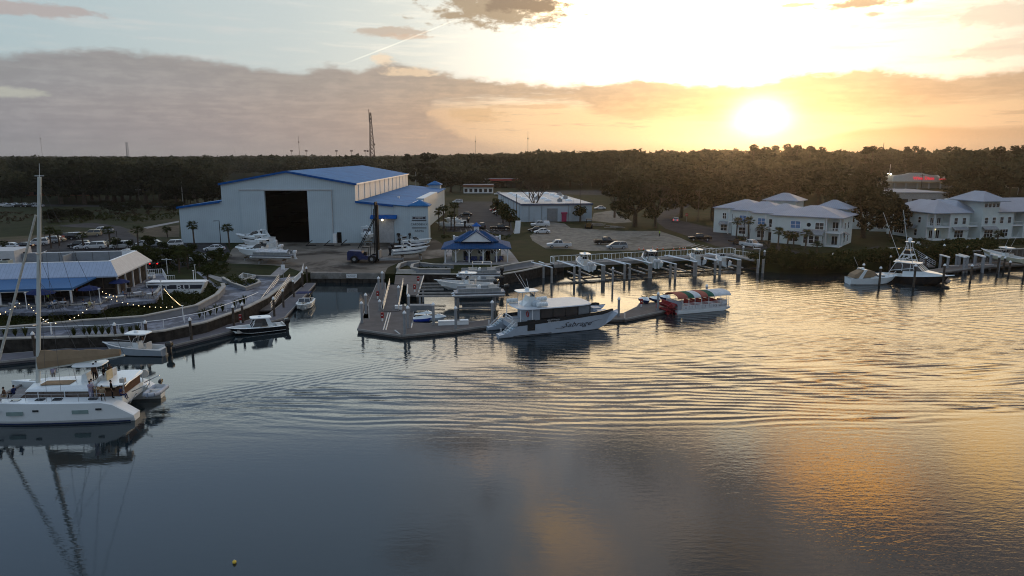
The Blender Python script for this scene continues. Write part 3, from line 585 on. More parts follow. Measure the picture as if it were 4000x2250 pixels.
def townhouse_left():
 th = math.atan2(-.61, .79)
 t = thing('townhouse_row', 'two storey white townhouse row stepping back from the road, round window, palms in front', 'townhouse', (79.3, 169.5, LZ), th)
 ze = 7.15     # eaves above ground
 units = [(-16.4, 0, 0, 12.5), (-23.2, -16.4, 4.0, 14.5), (-30.2, -23.2, 9.4, 18.5), (-37.6, -30.2, 14.6, 25)]
 for k, (a, b, y0, y1) in enumerate(units):
  w = MB(); w.box(a + .003 * k, b - .003, y0, y1, -.3 , ze - .15);
  if k == 0: w = MB(); w.box(a, -3.6, y0, y1, -.3, ze - .15); w.box(-3.596, -.1, y0 + 3.0, y1, -.3, ze - .15)
  w.build('wall', M_lap, t)
  r = MB(); hip(r, a + (.3 if k else 0), b + (6.5 if k else 0), y0, y1 + 2, ze + .02 * k, 2.3 - .02 * k); r.build('roof', M_paleroof, t)
 w = window
 for x, z, c in ((-10.6, 4.1, 2),): w(t, x, 0, z, 2.3, 1.7, cols=2, rows=2, pane=M_skyglass)
 w(t, -4.9, 0, 4.1, 1.9, 1.6, cols=2, rows=2)
 rb = MB(); rb.set(-7.4, -.05, 5.1, rx=R(90)); rb.lathe([(.02, -.03), (.5, -.03), (.5, .06), (.02, .06)], 14); rw = rb.build('round_window', M_glass, t)
 b = MB(); b.box(-8.4, -3.8, -2.0, -.003, -.3, 2.9); b.build('bay', M_lap, t)
 for x in (-7.4, -6.1, -4.8): w(t, x, -2.0, .8, 1.0, 1.8, cols=1, rows=2)
 w(t, -3.8, -1.0, .8, 1.1, 1.8, ny=1, axis='y', cols=1, rows=2)
 awning(t, -6.1, -.01, 2.98, 5.2, 2.5, 1.1)
 w(t, -11.0, 0, .8, 2.3, 1.6, cols=2, rows=2); awning(t, -11.0, -.02, 2.7, 3.0)
 for q_ in (3.3, -.1): p = MB(); p.box(-3.55, .05, -.2, 2.98, q_, q_ + .24); p.build('porch_floor', M_white, t)
 for x, y in ((-3.3, -.05), (-.15, -.05), (-.15, 2.7)): q = MB(); q.bx(x, y, 3.5, .26, .26, 6.9); q.build('porch_post', M_post, t)
 railing(t, (-3.2, -.05, 3.55), (-.3, -.05, 3.55)); railing(t, (-.15, .1, 3.55), (-.15, 2.6, 3.55))
 for z in (.15, 3.6): w(t, -1.9, 3.0, z + .1, 1.3, 2.1, cols=2, rows=1)
 for y in (4.6, 8.0):
  w(t, -.1, y, 4.1, 1.0, 1.6, ny=1, axis='y', cols=1); w(t, -.1, y, .8, 1.0, 1.7, ny=1, axis='y', cols=1)
 awning(t, -.09, 4.6, 2.8, 2.2, 1.0, .6, 1, 'y')
 for k, (a, b, y0, y1) in enumerate(units[1:], 1):
  cx = (a + b) / 2 - .6
  w(t, cx, y0, 4.1, 1.8 if k < 3 else 1.0, 1.6, cols=2, pane=M_skyglass if k < 3 else None); w(t, cx, y0, .7, 1.8, 1.7); awning(t, cx, y0 - .02, 2.7, 2.6)
  p = MB(); p.box(b - 2.6, b - .02, y0 - 1.6, y0 - .003, 3.3, 3.5); p.build('balcony', M_white, t)
  railing(t, (b - 2.5, y0 - 1.5, 3.5), (b - .1, y0 - 1.5, 3.5))
  for x in (b - 2.5, b - .1): q = MB(); q.bx(x, y0 - 1.5, 3.5, .24, .24, 7.0); q.build('porch_post', M_post, t)
  d = MB(); d.box(b - 2.0, b - .9, y0 - .04, y0 - .004, .05, 2.2); d.build('front_door', M_dark, t)
  d = MB(); d.box(b - 2.0, b - .9, y0 - .04, y0 - .004, 3.55, 5.6); d.build('balcony_door', M_glass, t)
 c = MB(); c.box(-9, -2, 12.6, 18.6, 5.5, 8.4); c.build('wall', M_lap, t); c = MB(); hip(c, -9, -2, 12.6, 18.6, 8.55, 2.0, .9); c.build('roof', M_paleroof, t)
 c = MB(); c.box(-26, -17.5, 24, 31, 5.5, 9.2); c.build('wall', M_lap, t); c = MB(); hip(c, -26, -17.5, 24, 31, 9.35, 2.0, .9); c.build('roof', M_paleroof, t)
townhouse_left()
def townhouse_right():
 t = thing('townhouse_row', 'white two storey townhouse row with a raised lookout tower above the right seawall', 'townhouse', (110, 183.5, LZ), math.atan2(.19, .98))
 ze = 7.2; w = window
 b = MB(); b.box(0, .3, 2.6, 17, -.3, ze - .2); b.box(.3, 5.0, 2.6, 17, -.3, ze - .2); b.box(5.004, 10.6, 0, 17, -.3, ze - .2); b.build('wall', M_lap, t)
 r = MB(); hip(r, 0, 10.6, 0, 17, ze, 2.9); r.build('roof', M_paleroof, t)
 b = MB(); b.box(10.604, 14.2, 3.4, 15, -.3, ze - .2); b.build('wall', M_lap, t); r = MB(); hip(r, 9, 15, 3.0, 16, ze + .03, 2.7); r.build('roof', M_paleroof, t)
 b = MB(); b.box(14.204, 19.2, -.4, 13, -.3, 10.0); b.build('tower', M_lap, t); r = MB(); hip(r, 13.4, 20.0, -.9, 9, 10.2, 2.4, 1.0); r.build('roof', M_paleroof, t)
 for i in range(4): w(t, 14.9 + i * 1.2, -.4, 8.5, .9, 1.0, cols=1, rows=1)
 b = MB(); b.box(19.204, 24.4, .2, 14, -.3, ze - .2); b.box(24.404, 28, 3.0, 14, -.3, ze - .2); b.box(28.004, 44, .2, 14, -.3, ze - .2); b.build('wall', M_lap, t); r = MB(); hip(r, 19.3, 44, .2, 14, ze + .05, 3.2); r.build('roof', M_paleroof, t)
 for z in (3.3, -.05):
  for q_ in ((-.05, 4.99, -.15, 2.59), (10.61, 14.2, .6, 3.39), (24.41, 28, .4, 2.99)): p = MB(); p.box(*q_, z, z + .22); p.build('porch_floor', M_white, t)
 for x, y in ((.1, 0), (4.8, -.02), (.1, 2.4), (24.6, .5)): q = MB(); q.bx(x, y, 3.5, .3, .3, 6.9); q.build('porch_post', M_post, t)
 railing(t, (.2, -.02, 3.52), (4.7, -.02, 3.52)); railing(t, (10.7, .7, 3.52), (14.1, .7, 3.52)); railing(t, (24.5, .5, 3.52), (27.9, .5, 3.52)); railing(t, (.1, .1, 3.52), (.1, 2.5, 3.52))
 for x in (1.6, 3.7):
  w(t, x, 2.6, 3.7, 1.0, 2.0, cols=2, rows=1); w(t, x, 2.6, .3, 1.0, 2.1, cols=2, rows=1, pane=M_dark)
 for x in (-.1, 2.7):
  q = MB(); q.ball((x + .2, 2.45, 2.6), .1); q.build('porch_lamp', mat('dim_porch_lamp', (1, .8, .5), .5, emit=(1, .72, .35), es=6), t)
 for x in (12.4, 26.2): w(t, x, 3.4 if x < 20 else 3.0, 3.7, 1.9, 2.0, cols=2, rows=1, pane=M_dark); w(t, x, 3.4 if x < 20 else 3.0, .3, 1.9, 2.0, cols=2, rows=1, pane=M_dark)
 for x, y, in ((6.6, 0), (9.1, 0), (15.5, -.4), (17.9, -.4), (20.9, .2), (23.3, .2)): w(t, x, y, 4.2, 1.0, 1.6, cols=1)
 for x, y, ww in ((7.8, 0, 2.6), (16.6, -.4, 2.6), (22.0, .2, 2.4)): w(t, x, y, .7, ww, 1.8, cols=3, rows=2);
 awning(t, 7.8, -.02, 2.8, 4.4); awning(t, 16.6, -.42, 2.8, 4.4)
 for y in (5.0, 9.0, 13.0): w(t, 0, y, 4.3, .9, 1.5, ny=-1, axis='y', cols=1)
 w(t, 0, 12.2, .8, 3.6, 1.6, ny=-1, axis='y', cols=4); w(t, 0, 6.0, .8, 1.0, 1.6, ny=-1, axis='y', cols=1); awning(t, -.02, 10, 2.7, 9, 1.4, .9, -1, 'y')
 for x in (30.4, 33.5, 37): w(t, x, .2, 4.2, 1.0, 1.6, cols=1); w(t, x, .2, .7, 1.6, 1.8, cols=2)
townhouse_right()
def house(name, label, x, y, w, d, h, rh, rz=0, m=None, rm=None, wins=2):
 t = thing(name, label, 'house', (x, y, LZ), rz); b = MB(); b.box(-w / 2, w / 2, 0, d, -.3, h - .2); b.build('wall', m or M_lap, t)
 r = MB(); hip(r, -w / 2, w / 2, 0, d, h, rh); r.build('roof', rm or M_paleroof, t)
 for i in range(wins): window(t, -w / 2 + w * (i + .5) / wins, 0, h * .55, 1.3, 1.4); window(t, -w / 2 + w * (i + .5) / wins, 0, .8, 1.3, 1.5) if h > 5 else None
 return t
p = G(3350, 900, LZ); house('white_house', 'white gabled house half hidden behind the left townhouses', p.x, p.y + 4, 9, 10, 5.4, 3.2, R(-8))
p = G(3478, 905, LZ); house('white_house', 'two storey white house glimpsed behind the big oak between the townhouse rows', p.x, p.y, 11, 10, 7, 2.8, R(-12))
p = G(2650, 735, LZ); house('pale_house', 'pale house with white roof among the trees left of the townhouses', p.x, p.y, 16, 10, 5.5, 2.6)
p = G(2520, 715, 4); house('pale_house', 'low house with grey hip roof on the wooded rise at centre', p.x, p.y, 22, 12, 7, 3.2)
p = G(3900, 700, LZ); house('pale_house', 'cream gabled house right of the supermarket behind the trees', p.x, p.y, 14, 12, 8, 4, R(10), M_tan)
def warehouse():
 a, bR, bL = G(2037, 864, LZ), G(2310, 861, LZ), G(1982, 755, 7.4)
 t = thing('white_warehouse', 'low white block warehouse with domed skylights and a small red doorway', 'warehouse', (a.x, 235.5, LZ), math.atan2(3.0, 23.5))
 w, d, h = 24, 72, 5.7; mw = mat('white_block_wall', (.44, .51, .56), .7, var=.07, scale=.3, spot=((.34, .36, .38), .4, .55, .7, .5))
 b = MB(); b.box(0, w, 0, d, -.3, h); b.build('wall', mw, t)
 b = MB(); b.box(-.25, w + .25, -.25, d, h + .002, h + .3); b.build('roof', mat('white_roof_membrane', (.42, .45, .48), .6, var=.12, scale=.15, spot=((.25, .24, .24), .3, .5, .62, .7)), t)
 b = MB(); b.box(-.3, w + .3, -.3, -.252, h - .25, h + .34); b.box(-.3, -.252, -.251, d, h - .25, h + .34); b.build('roof_edge', mat('dark_blue_edge', (.08, .10, .16), .6), t)
 for i in range(3):
  for j in range(5):
   q = MB(); q.lathe([(1.5, 0), (1.45, .2), (1.0, .55), (.4, .75), (.03, .8)], 10, (4 + i * 7.5 + (j % 2) * .5, 14 + j * 11.5, h + .3)); q.build('skylight', M_white, t, True)
 for x, y in ((14, 9), (19, 24), (8, 22), (21, 45)):
  q = MB(); q.box(x, x + 1.6, y, y + 1.6, h + .302, h + 1.3); q.tube((x + .8, y + .8, h + 1.3), (x + .8, y + .8, h + 1.7), .4); q.build('roof_unit', M_grey, t)
 q = MB(); q.box(8.6, 12.2, -.08, -.004, 0, 4.4); q.build('roller_door', mat('grey_shutter', (.22, .23, .24), .5, stripes=('Z', .3, .2, (.16, .17, .18), .8)), t)
 q = MB(); q.box(13.6, 15.2, -.4, -.004, 0, 2.6); q.box(13.4, 15.4, -.9, -.005, 2.62, 3.1); q.build('red_doorway', mat('red_magenta_paint', (.42, .02, .10), .5), t)
 q = MB()
 for x in (2.5, 6.8, 15.9, 20.4): q.tube((x, -.12, 0), (x, -.12, h), .09)
 for k in range(8): q.box(-.12, -.004, 4 + k * 8, 4.3 + k * 8, -.2, h - .26)
 q.build('downpipe', M_grey, t)
 q = MB()
 for s in (17.0, 17.6): q.tube((s, -.25, .3), (s, -.25, h + 1.2), .05)
 for k in range(16): q.tube((17, -.25, .5 + k * .38), (17.6, -.25, .5 + k * .38), .03)
 q.build('ladder', M_steel, t)
warehouse()
def pavilion():
 c = G(1861, 1026, LZ)
 t = thing('dock_pavilion', 'small white dockside office with deep porch and steep blue hipped roof with cupola', 'pavilion', (c.x, c.y + .2, LZ), R(2))
 b = MB(); b.box(-5.2, 5.2, 2.6, 9.4, -.1, 2.85); b.build('wall', mat('cream_wall', (.42, .43, .36), .6, var=.06), t)
 r = MB(); hip(r, -6.8, 6.8, 0, 10.2, 3.0, 2.0, .5)
 r.M = Matrix.Identity(4); hip(r, -4.4, 4.4, 2.2, 8.0, 4.25, 1.9, .3); slate = mat('slate_blue_roof', (.022, .07, .17), .7, var=.12, stripes=('X', .5, .12, (.012, .045, .12), .8), spec=.1); r.build('roof', slate, t)
 g = MB(); g.side([(-3.2, 4.2), (3.2, 4.2), (0, 6.3)], 1.2, 1.35); g.build('gable', M_white, t)
 g = MB(); g.add([(-3.5, 1.0, 4.15), (0, 1.0, 6.5), (0, 5.4, 6.5), (-3.5, 5.4, 4.15), (3.5, 1.0, 4.15), (3.5, 5.4, 4.15), (-3.5, 1.0, 3.95), (0, 1.0, 6.3), (3.5, 1.0, 3.95)], [(0, 1, 2, 3), (1, 4, 5, 2), (0, 6, 7, 1), (1, 7, 8, 4)]); g.build('gable_roof', slate, t)
 q = MB(); q.box(-.55, .55, 4.6, 5.7, 5.9, 7.1); cu = q.build('cupola', M_white, t); q = MB(); q.lathe([(1.05, 7.1), (1.0, 7.2), (.03, 7.9)], 8, (0, 5.15, 0)); q.build('cupola_roof', M_bluetrim, cu)
 for x in (-6.5, -4.3, -1.5, 1.4, 4.2, 6.5):
  q = MB(); q.bx(x, .1, 1.42, .26, .26, 2.84)
  for s in (-1, 1):
   if abs(x + s * .8) < 6.6: q.tube((x + s * .1, .1, 1.9), (x + s * .85, .1, 2.75), .07, n=4)
  q.build('porch_post', M_post, t)
 for x, w_, z, h in ((-2.0, 1.6, .1, 2.1), (.9, 1.1, 1.5, .8), (3.6, 1.1, 1.5, .8)): window(t, x, 2.6, z, w_, h, cols=2, rows=1)
 d = MB(); d.box(1.9, 2.9, 2.54, 2.595, 0, 2.1); d.build('door', M_dark, t)
 q = MB(); q.ball((4.9, 1.2, 2.6), .1); q.ball((-3.6, 1.4, 2.6), .1); q.build('porch_lamp', mat('dim_porch_lamp', (1, .8, .5)), t)
 q = MB(); q.box(-5.3, -4.9, 9.6, 10.4, 0, 4.6); q.box(4.9, 5.3, 9.6, 10.4, 0, 4.6); q.box(-4.89, 4.89, 9.8, 10.1, 4.1, 4.4); q.build('rear_screen', M_white, t)
 ch = None
 for i, (x, rz) in enumerate(((-1.9, .2), (-.9, -.15), (1.0, .1), (4.3, .3), (5.2, .2), (-.2, 0))):
  if ch is None:
   ch = thing('adirondack_chair', '', 'chair', (0, 0, 0), 0, 'blue chairs on the pavilion porch'); mb = mat('navy_plastic', (.02, .035, .14), .5)
   s = MB(); s.box(-.3, .3, -.35, .25, .30, .36); s.build('seat', mb, ch); s = MB(); s.add([(-.3, .2, .3), (.3, .2, .3), (.34, .55, 1.05), (-.34, .55, 1.05), (-.3, .26, .28), (.3, .26, .28), (.34, .62, 1.03), (-.34, .62, 1.03)], [(0, 1, 2, 3), (7, 6, 5, 4), (0, 3, 7, 4), (1, 5, 6, 2), (3, 2, 6, 7)]); s.build('backrest', mb, ch)
   for sx in (-.34, .34):
    s = MB(); s.box(sx - .05, sx + .05, -.4, .35, .5, .55); s.box(sx - .04, sx + .04, -.38, -.3, 0, .5); s.box(sx - .04, sx + .04, .22, .3, 0, .5); s.build('armrest', mb, ch)
   o = ch
  else: o = dup(ch, (0, 0, 0))
  w_ = t.matrix_basis if False else Matrix.Translation(t.location) @ Matrix.Rotation(R(2), 4, 'Z')
  o.location = w_ @ Vector((x, 1.3, .02)); o.rotation_euler = (0, 0, rz)
  o['label'] = ['navy chair left of the glazed doors on the pavilion porch', 'navy chair against the middle of the glazed doors on the pavilion porch', 'navy chair under the small window at the middle of the pavilion porch', 'navy chair second from the right end of the pavilion porch', 'navy chair at the far right end of the pavilion porch', 'navy chair just right of the glazed doors on the pavilion porch'][i]
pavilion()
def restaurant():
 t = thing('restaurant', 'waterfront restaurant with pale metal mansard roof and blue awning over the patio', 'restaurant', (-59.5, 104.8, 3.0), R(10))
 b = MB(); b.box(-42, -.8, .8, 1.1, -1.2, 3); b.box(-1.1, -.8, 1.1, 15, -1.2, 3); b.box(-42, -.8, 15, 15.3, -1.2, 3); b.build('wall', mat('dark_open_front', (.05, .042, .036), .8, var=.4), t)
 r = MB(); r.add([(-42, -.1, 3), (0, -.1, 3), (-1.6, 2.2, 4.9), (-42, 2.2, 4.9), (-42, -.1, 2.8), (0, -.1, 2.8)], [(0, 1, 2, 3), (4, 5, 1, 0)]); r.build('mansard_roof', mat('mansard_blue_light', (.36, .43, .55), .5, var=.06, stripes=('X', .5, .1, (.22, .27, .36), .7), spec=.2), t)  # front slope of one metal roof, blue light painted into its colour
 r = MB(); r.add([(0.004, -.1, 3), (0.004, 16, 3), (-1.6, 14.0, 4.9), (-1.6, 2.2, 4.9), (0.004, -.1, 2.8), (0.004, 16, 2.8)], [(0, 1, 2, 3), (4, 5, 1, 0)]); r.build('mansard_roof', mat('mansard_grey_light', (.50, .51, .52), .5, var=.06, stripes=('Y', .5, .1, (.34, .35, .36), .7), spec=.2), t)  # end slope, same metal, its greyer paler light painted into the colour
 r = MB(); r.box(-2.0, -1.6, 2.2, 14, 4.4, 5.0); r.box(-42, -2.0, 2.2, 2.5, 4.4, 4.98); r.box(-42, -2, 14, 14.3, 3.0, 5.0); r.build('parapet', M_white, t)
 r = MB(); r.box(-42, -2.0, 2.5, 14, 3.6, 3.75); r.build('flat_roof', mat('grey_roof_membrane', (.36, .37, .38), .7, var=.15, scale=.2, spot=((.2, .2, .2), .2, .5, .65, .5)), t)
 r = MB(); r.add([(-42, -.15, 2.9), (-3.0, -.15, 2.9), (-4.4, -5.2, 2.25), (-42, -5.2, 2.25), (-42, -.15, 2.7), (-3.0, -.15, 2.7), (-4.4, -5.2, 1.95), (-42, -5.2, 1.95)], [(0, 1, 2, 3), (4, 7, 6, 5), (3, 2, 6, 7), (1, 5, 6, 2)]); r.build('awning', mat('blue_awning', (.035, .115, .26), .6, var=.08, scale=.3), t)
 for k in range(9): q = MB(); q.bx(-4.7 - 4.6 * k, -5.0, .97, .24, .24, 1.94); q.build('awning_post', M_post, t)
 r = MB(); r.box(-42, -4.3, -5.05, -4.9, 1.80, 1.945); r.build('awning_beam', M_white, t)
 for k in range(5): q = MB(); q.bx(-.35, .6 + 3.3 * k, 1.4, .2, .2, 2.76); q.build('corner_post', M_post, t)
 s = MB(); s.box(-18, -3, 11.0, 11.12, 3.76, 5.3); s.box(-10.6, -10.4, 7.5, 10.99, 3.76, 5.2); s.build('roof_screen', mat('grey_screen_panel', (.22, .24, .26), .6, var=.1, stripes=('X', 2.5, .04, (.1, .1, .1), 1)), t)
 s = MB(); s.box(-42, -18.05, 9.0, 14.6, 3.76, 6.0); s.build('upper_block', mat('pale_stucco', (.46, .47, .48), .7, var=.06), t)
 s = MB()
 for k in range(14): s.box(-41.5 + k * 3, -41.4 + k * 3, .6, .79, 0, 2.6)
 for z in (0.9, 2.6): s.box(-42, -.9, .55, .78, z, z + .08)
 s.build('window_frames', mat('brown_frames', (.10, .07, .05), .6), t)
 lab = ['green grey rooftop air unit nearest the mast on the restaurant roof', 'long rooftop air unit at the left end of the restaurant roof', 'brown boxed rooftop unit far left on the restaurant roof', 'low white rooftop unit behind the pair of fans on the restaurant roof', 'small dark rooftop unit beside the screen on the restaurant roof']
 Mx = Matrix.Translation(t.location) @ Matrix.Rotation(R(10), 4, 'Z')
 for (x, y, w, d, h, m), l in zip(((-17.8, 4.6, 2.4, 1.6, 1.4, mat('green_grey_unit', (.25, .28, .25), .5)), (-27, 4.0, 4.0, 1.8, 1.3, M_grey), (-29.5, 7.6, 2.2, 1.6, 1.5, mat('brown_unit', (.14, .10, .08), .6)), (-24.5, 7.5, 3.6, 1.8, .9, M_white), (-18.5, 12.2, 1.2, 1.2, 1.5, M_dark)), lab):
  u = thing('rooftop_unit', l, 'air conditioner', Mx @ Vector((x, y, 3.76)), R(10), 'units on the restaurant roof');
  if 'fans' in l or 'small' in l: pass
  if x < -24 or x == -18.5:
   if y > 9: u.location.z += 0
  q = MB(); q.bx(0, 0, h / 2, w, d, h); q.build('casing', m, u)
  for s in (-.25, .25): q = MB(); q.lathe([(.05, h + .002), (.5, h + .002), (.5, h + .15), (.42, h + .15), (.4, h + .04), (.05, h + .04)], 12, (s * w, 0, 0)); q.build('fan_guard', M_black, u)
restaurant()
def supermarket():
 c = G(3560, 735, LZ); Y = c.y; t = thing('supermarket', 'long pale supermarket with arched centre and glowing red shop letters', 'shop', (c.x, Y, LZ), R(-4))
 k = Y / 400.0
 b = MB(); b.box(-32 * k, 34 * k, 0, 50, -.3, 7.2); b.box(-30 * k, -10 * k, 1, 50, 7.2, 8.2); b.build('wall', mat('pale_shop_wall', (.5, .5, .46), .7, var=.05), t)
 b = MB(); b.side([(-11 * k, 0), (13 * k, 0), (13 * k, 8.3), (8 * k, 9), (4 * k, 10.1), (-2 * k, 10.1), (-6 * k, 9), (-11 * k, 8.3)], -1.5, -.01); b.build('gable_front', mat('white_shop_front', (.58, .58, .55), .7, var=.05), t)
 b = MB(); b.box(-34 * k, 36 * k, -5, -1.52, 3.6, 4.6); b.build('canopy', mat('tan_canopy', (.36, .30, .20), .7), t)
 for i in range(11): b = MB(); b.box(-30 * k + i * 6.2 * k, -29.4 * k + i * 6.2 * k, -4.8, -4.2, 0, 3.6); b.build('pillar', M_post, t)
 red = mat('red_neon', (.9, .03, .05), .5, emit=(1, .015, .05), es=.8)
 text('lettering', 'Winn Dixie', 2.9, red, t, (6.5, -1.62, 6.6), (R(90), 0, 0), .08)
 text('lettering', 'wine & spirits', 1.6, red, t, (21.5, -.1, 6.0), (R(90), 0, 0), .08)
 b = MB(); b.ball((-14 * k, -1.2, 9.2), .7); b.ball((-12.4 * k, -1.2, 9.2), .6); b.build('flood_lamp', M_lamp, t)
supermarket()
def flatshop(name, label, px, py, w, d, h, m, strip=None, z=LZ):
 c = G(px, py, z); t = thing(name, label, 'building', (c.x, c.y, LZ)); b = MB(); b.box(-w / 2, w / 2, 0, d, -.3, h); b.build('wall', m, t)
 r = MB(); r.box(-w / 2 - .3, w / 2 + .3, -.3, d + .3, h + .002, h + .35); r.build('roof', mat('pale_flat_roof', (.30, .31, .33), .8), t)
 for i in range(6): q = MB(); q.box(-w / 2 + w * (i + .2) / 6, -w / 2 + w * (i + .8) / 6, -.06, -.004, .6, 2.6); q.build('window', M_glass, t)
 if strip: q = MB(); q.box(-w / 2 - .5, w / 2 + .5, -1.0, -.31, h - 1.0, h + .34); q.build('fascia', strip, t)
 return t
M_brick = mat('brown_brick', (.20, .09, .06), .85, var=.2, scale=2)
flatshop('brick_store', 'low brown brick building with pale roof behind the mast at far left', 215, 765, 38, 25, 5, M_brick)
flatshop('brick_store', 'long grey roofed shed across the far road at the left edge', 150, 712, 40, 20, 4, M_grey)
flatshop('distant_warehouse', 'pale warehouse roofs near the horizon at the far left edge', 60, 655, 150, 60, 9, M_white)
flatshop('distant_warehouse', 'second grey warehouse just right of the pale roofs on the far left horizon', 5, 668, 60, 40, 8, M_grey)
flatshop('petrol_station', 'petrol station canopy with red band behind the car park', 1900, 733, 26, 8, 5.5, M_grey)
flatshop('petrol_station', 'red banded petrol station shop right of its grey canopy', 1975, 733, 22, 9, 5.6, M_dark, M_red)
flatshop('roadside_shop', 'small white shop with brown fascia left of the petrol station', 1868, 755, 17, 9, 4.6, M_white, M_brick)
flatshop('roadside_shop', 'cream roofed long shed between supermarket and right townhouses', 3590, 800, 26, 34, 5.2, mat('grey_shed_wall', (.3, .3, .29), .7))
flatshop('roadside_shop', 'tan round ended shop at the right edge behind the trees', 3985, 735, 30, 20, 8, M_tan)
# ================================================================== promenade, docks, piles, railings, gangways, lifts
M_deck = mat('grey_dock_planks', (.135, .122, .115), .85, var=.14, scale=.6, stripes=('Y', .22, .10, (.08, .072, .068), .6))
M_deckx = mat('grey_dock_planks_cross', (.135, .122, .115), .85, var=.14, scale=.6, stripes=('X', .22, .10, (.08, .072, .068), .6))
M_fender = mat('dark_dock_side', (.03, .027, .025), .8)
M_bump = mat('pale_rub_strip', (.62, .60, .56), .6)
M_lightwood = mat('weathered_beam', (.30, .29, .275), .8, var=.15, scale=1)
sheet('promenade', [(-500, 1350), (0, 1324), (466, 1311), (640, 1293), (800, 1260), (960, 1203), (1040, 1163), (1120, 1103), (1165, 1078), (1100, 1086), (985, 1088), (905, 1112), (850, 1118), (780, 1060), (765, 1062), (852, 1132), (880, 1138), (853, 1172), (775, 1216), (683, 1236), (559, 1262), (329, 1278), (0, 1308), (-500, 1330)], M_pave, LZ + .02)
def floatdock(name, pts, label, z=.52, th=.5, m=None, edge=None):
 P_ = [G(x, y, z) for x, y in pts]; c = sum(P_, Vector()) / len(P_)
 t = thing(name, label, 'dock', (c.x, c.y, 0)); poly = [(p.x - c.x, p.y - c.y) for p in P_]
 MB().prism(poly, z - th, z).build('deck', m or M_deckx, t)
 b = MB(); n = len(poly); cc = Vector((0, 0))
 for i in range(n):
  a, d = Vector(poly[i]), Vector(poly[(i + 1) % n]); e = (d - a).normalized(); nn = Vector((e.y, -e.x))
  ar = sum(poly[k][0] * poly[(k + 1) % n][1] - poly[(k + 1) % n][0] * poly[k][1] for k in range(n))
  if ar < 0: nn = -nn
  a2, d2 = a + nn * .004, d + nn * .004; a3, d3 = a + nn * .12, d + nn * .12
  b.add([(a2.x, a2.y, z - .22), (d2.x, d2.y, z - .22), (d3.x, d3.y, z - .22), (a3.x, a3.y, z - .22), (a2.x, a2.y, z + .03), (d2.x, d2.y, z + .03), (d3.x, d3.y, z + .03), (a3.x, a3.y, z + .03)], [(0, 1, 2, 3), (7, 6, 5, 4), (0, 4, 5, 1), (1, 5, 6, 2), (2, 6, 7, 3), (3, 7, 4, 0)])
 b.build('rub_strip', edge or M_lightwood, t); return t
floatdock('floating_dock', [(-300, 1440), (0, 1411), (168, 1393), (683, 1346), (905, 1292), (1000, 1270), (1109, 1240), (1185, 1158), (1231, 1106), (1198, 1106), (1130, 1162), (1052, 1226), (960, 1254), (905, 1266), (700, 1312), (466, 1345), (0, 1384), (-300, 1410)],
   'long grey floating dock below the left promenade wall', m=mat('blue_grey_dock_planks', (.125, .125, .14), .85, var=.14, scale=.6, stripes=('X', .22, .10, (.12, .115, .12), .6)))
floatdock('floating_dock', [(1398, 1285), (1568, 1309), (1760, 1291), (1900, 1272), (2440, 1243), (2440, 1224), (1905, 1250), (1826, 1259), (1729, 1264), (1611, 1262), (1613, 1215), (1600, 1205), (1570, 1190), (1568, 1212), (1495, 1212), (1488, 1201), (1506, 1128), (1504, 1105), (1474, 1105)], 'broad angular floating dock with red extinguisher boxes and grey piles', m=M_deck)
floatdock('floating_dock', [(2440, 1245), (2625, 1206), (2740, 1190), (2740, 1170), (2500, 1185), (2490, 1198), (2440, 1222)], 'narrow floating dock between the tour catamaran and the striped canopy boat')
floatdock('floating_dock', [(1418, 1245), (1440, 1245), (1438, 1190), (1420, 1190)], 'short brown float tucked beside the left edge of the angular dock', m=mat('brown_float', (.10, .08, .065), .9))
PILE = {}
def pile(px, py, z0, top, r=.17, m=None, cap=True, label='', zb=-1.5, group=None, name='dock_pile'):
 c = G(px, py, z0); k = (round(top, 1), r, m, cap)
 if k not in PILE:
  t = thing(name, label, 'pile', (0, 0, 0)); MB().tube((0, 0, zb), (0, 0, top), r, r * .95, 10).build('shaft', m or M_pile, t, True)
  if cap: MB().lathe([(r * 1.25, top - .02), (r * 1.25, top + .14), (.02, top + .42)], 10).build('pile_cap', M_white, t)
  PILE[k] = t
 else: t = dup(PILE[k], (0, 0, 0))
 t.location = (c.x, c.y, 0); t['label'] = label
 if group: t['group'] = group
 return t
left = [(138, 1390, 'dark pile with white cap just right of the catamaran mast'), (455, 1350, 'dark pile with white cap behind the bow of the white centre console'), (575, 1340, 'dark pile with white cap behind the white hardtop of the centre console'), (748, 1328, 'dark pile with white cap between the centre console and the black bowrider'),
  (914, 1272, 'dark pile with white cap behind the windscreen of the black bowrider'), (950, 1262, 'dark pile with white cap beside the red box near the black bowrider'), (1072, 1236, 'dark pile with white cap at the foot of the left gangway'), (1108, 1201, 'dark pile with white cap half way along the left gangway'),
  (1148, 1160, 'dark pile with white cap near the top of the left gangway'), (1182, 1122, 'dark pile with white cap at the inner end of the left floating dock'), (1200, 1103, 'dark pile with white cap at the corner of the launch bulkhead')]
for x, y, l in left: pile(x, y, .5, 3.1, label=l, group='piles along the left floating dock')
M_gpile = mat('grey_pile', (.27, .28, .29), .7, var=.12)
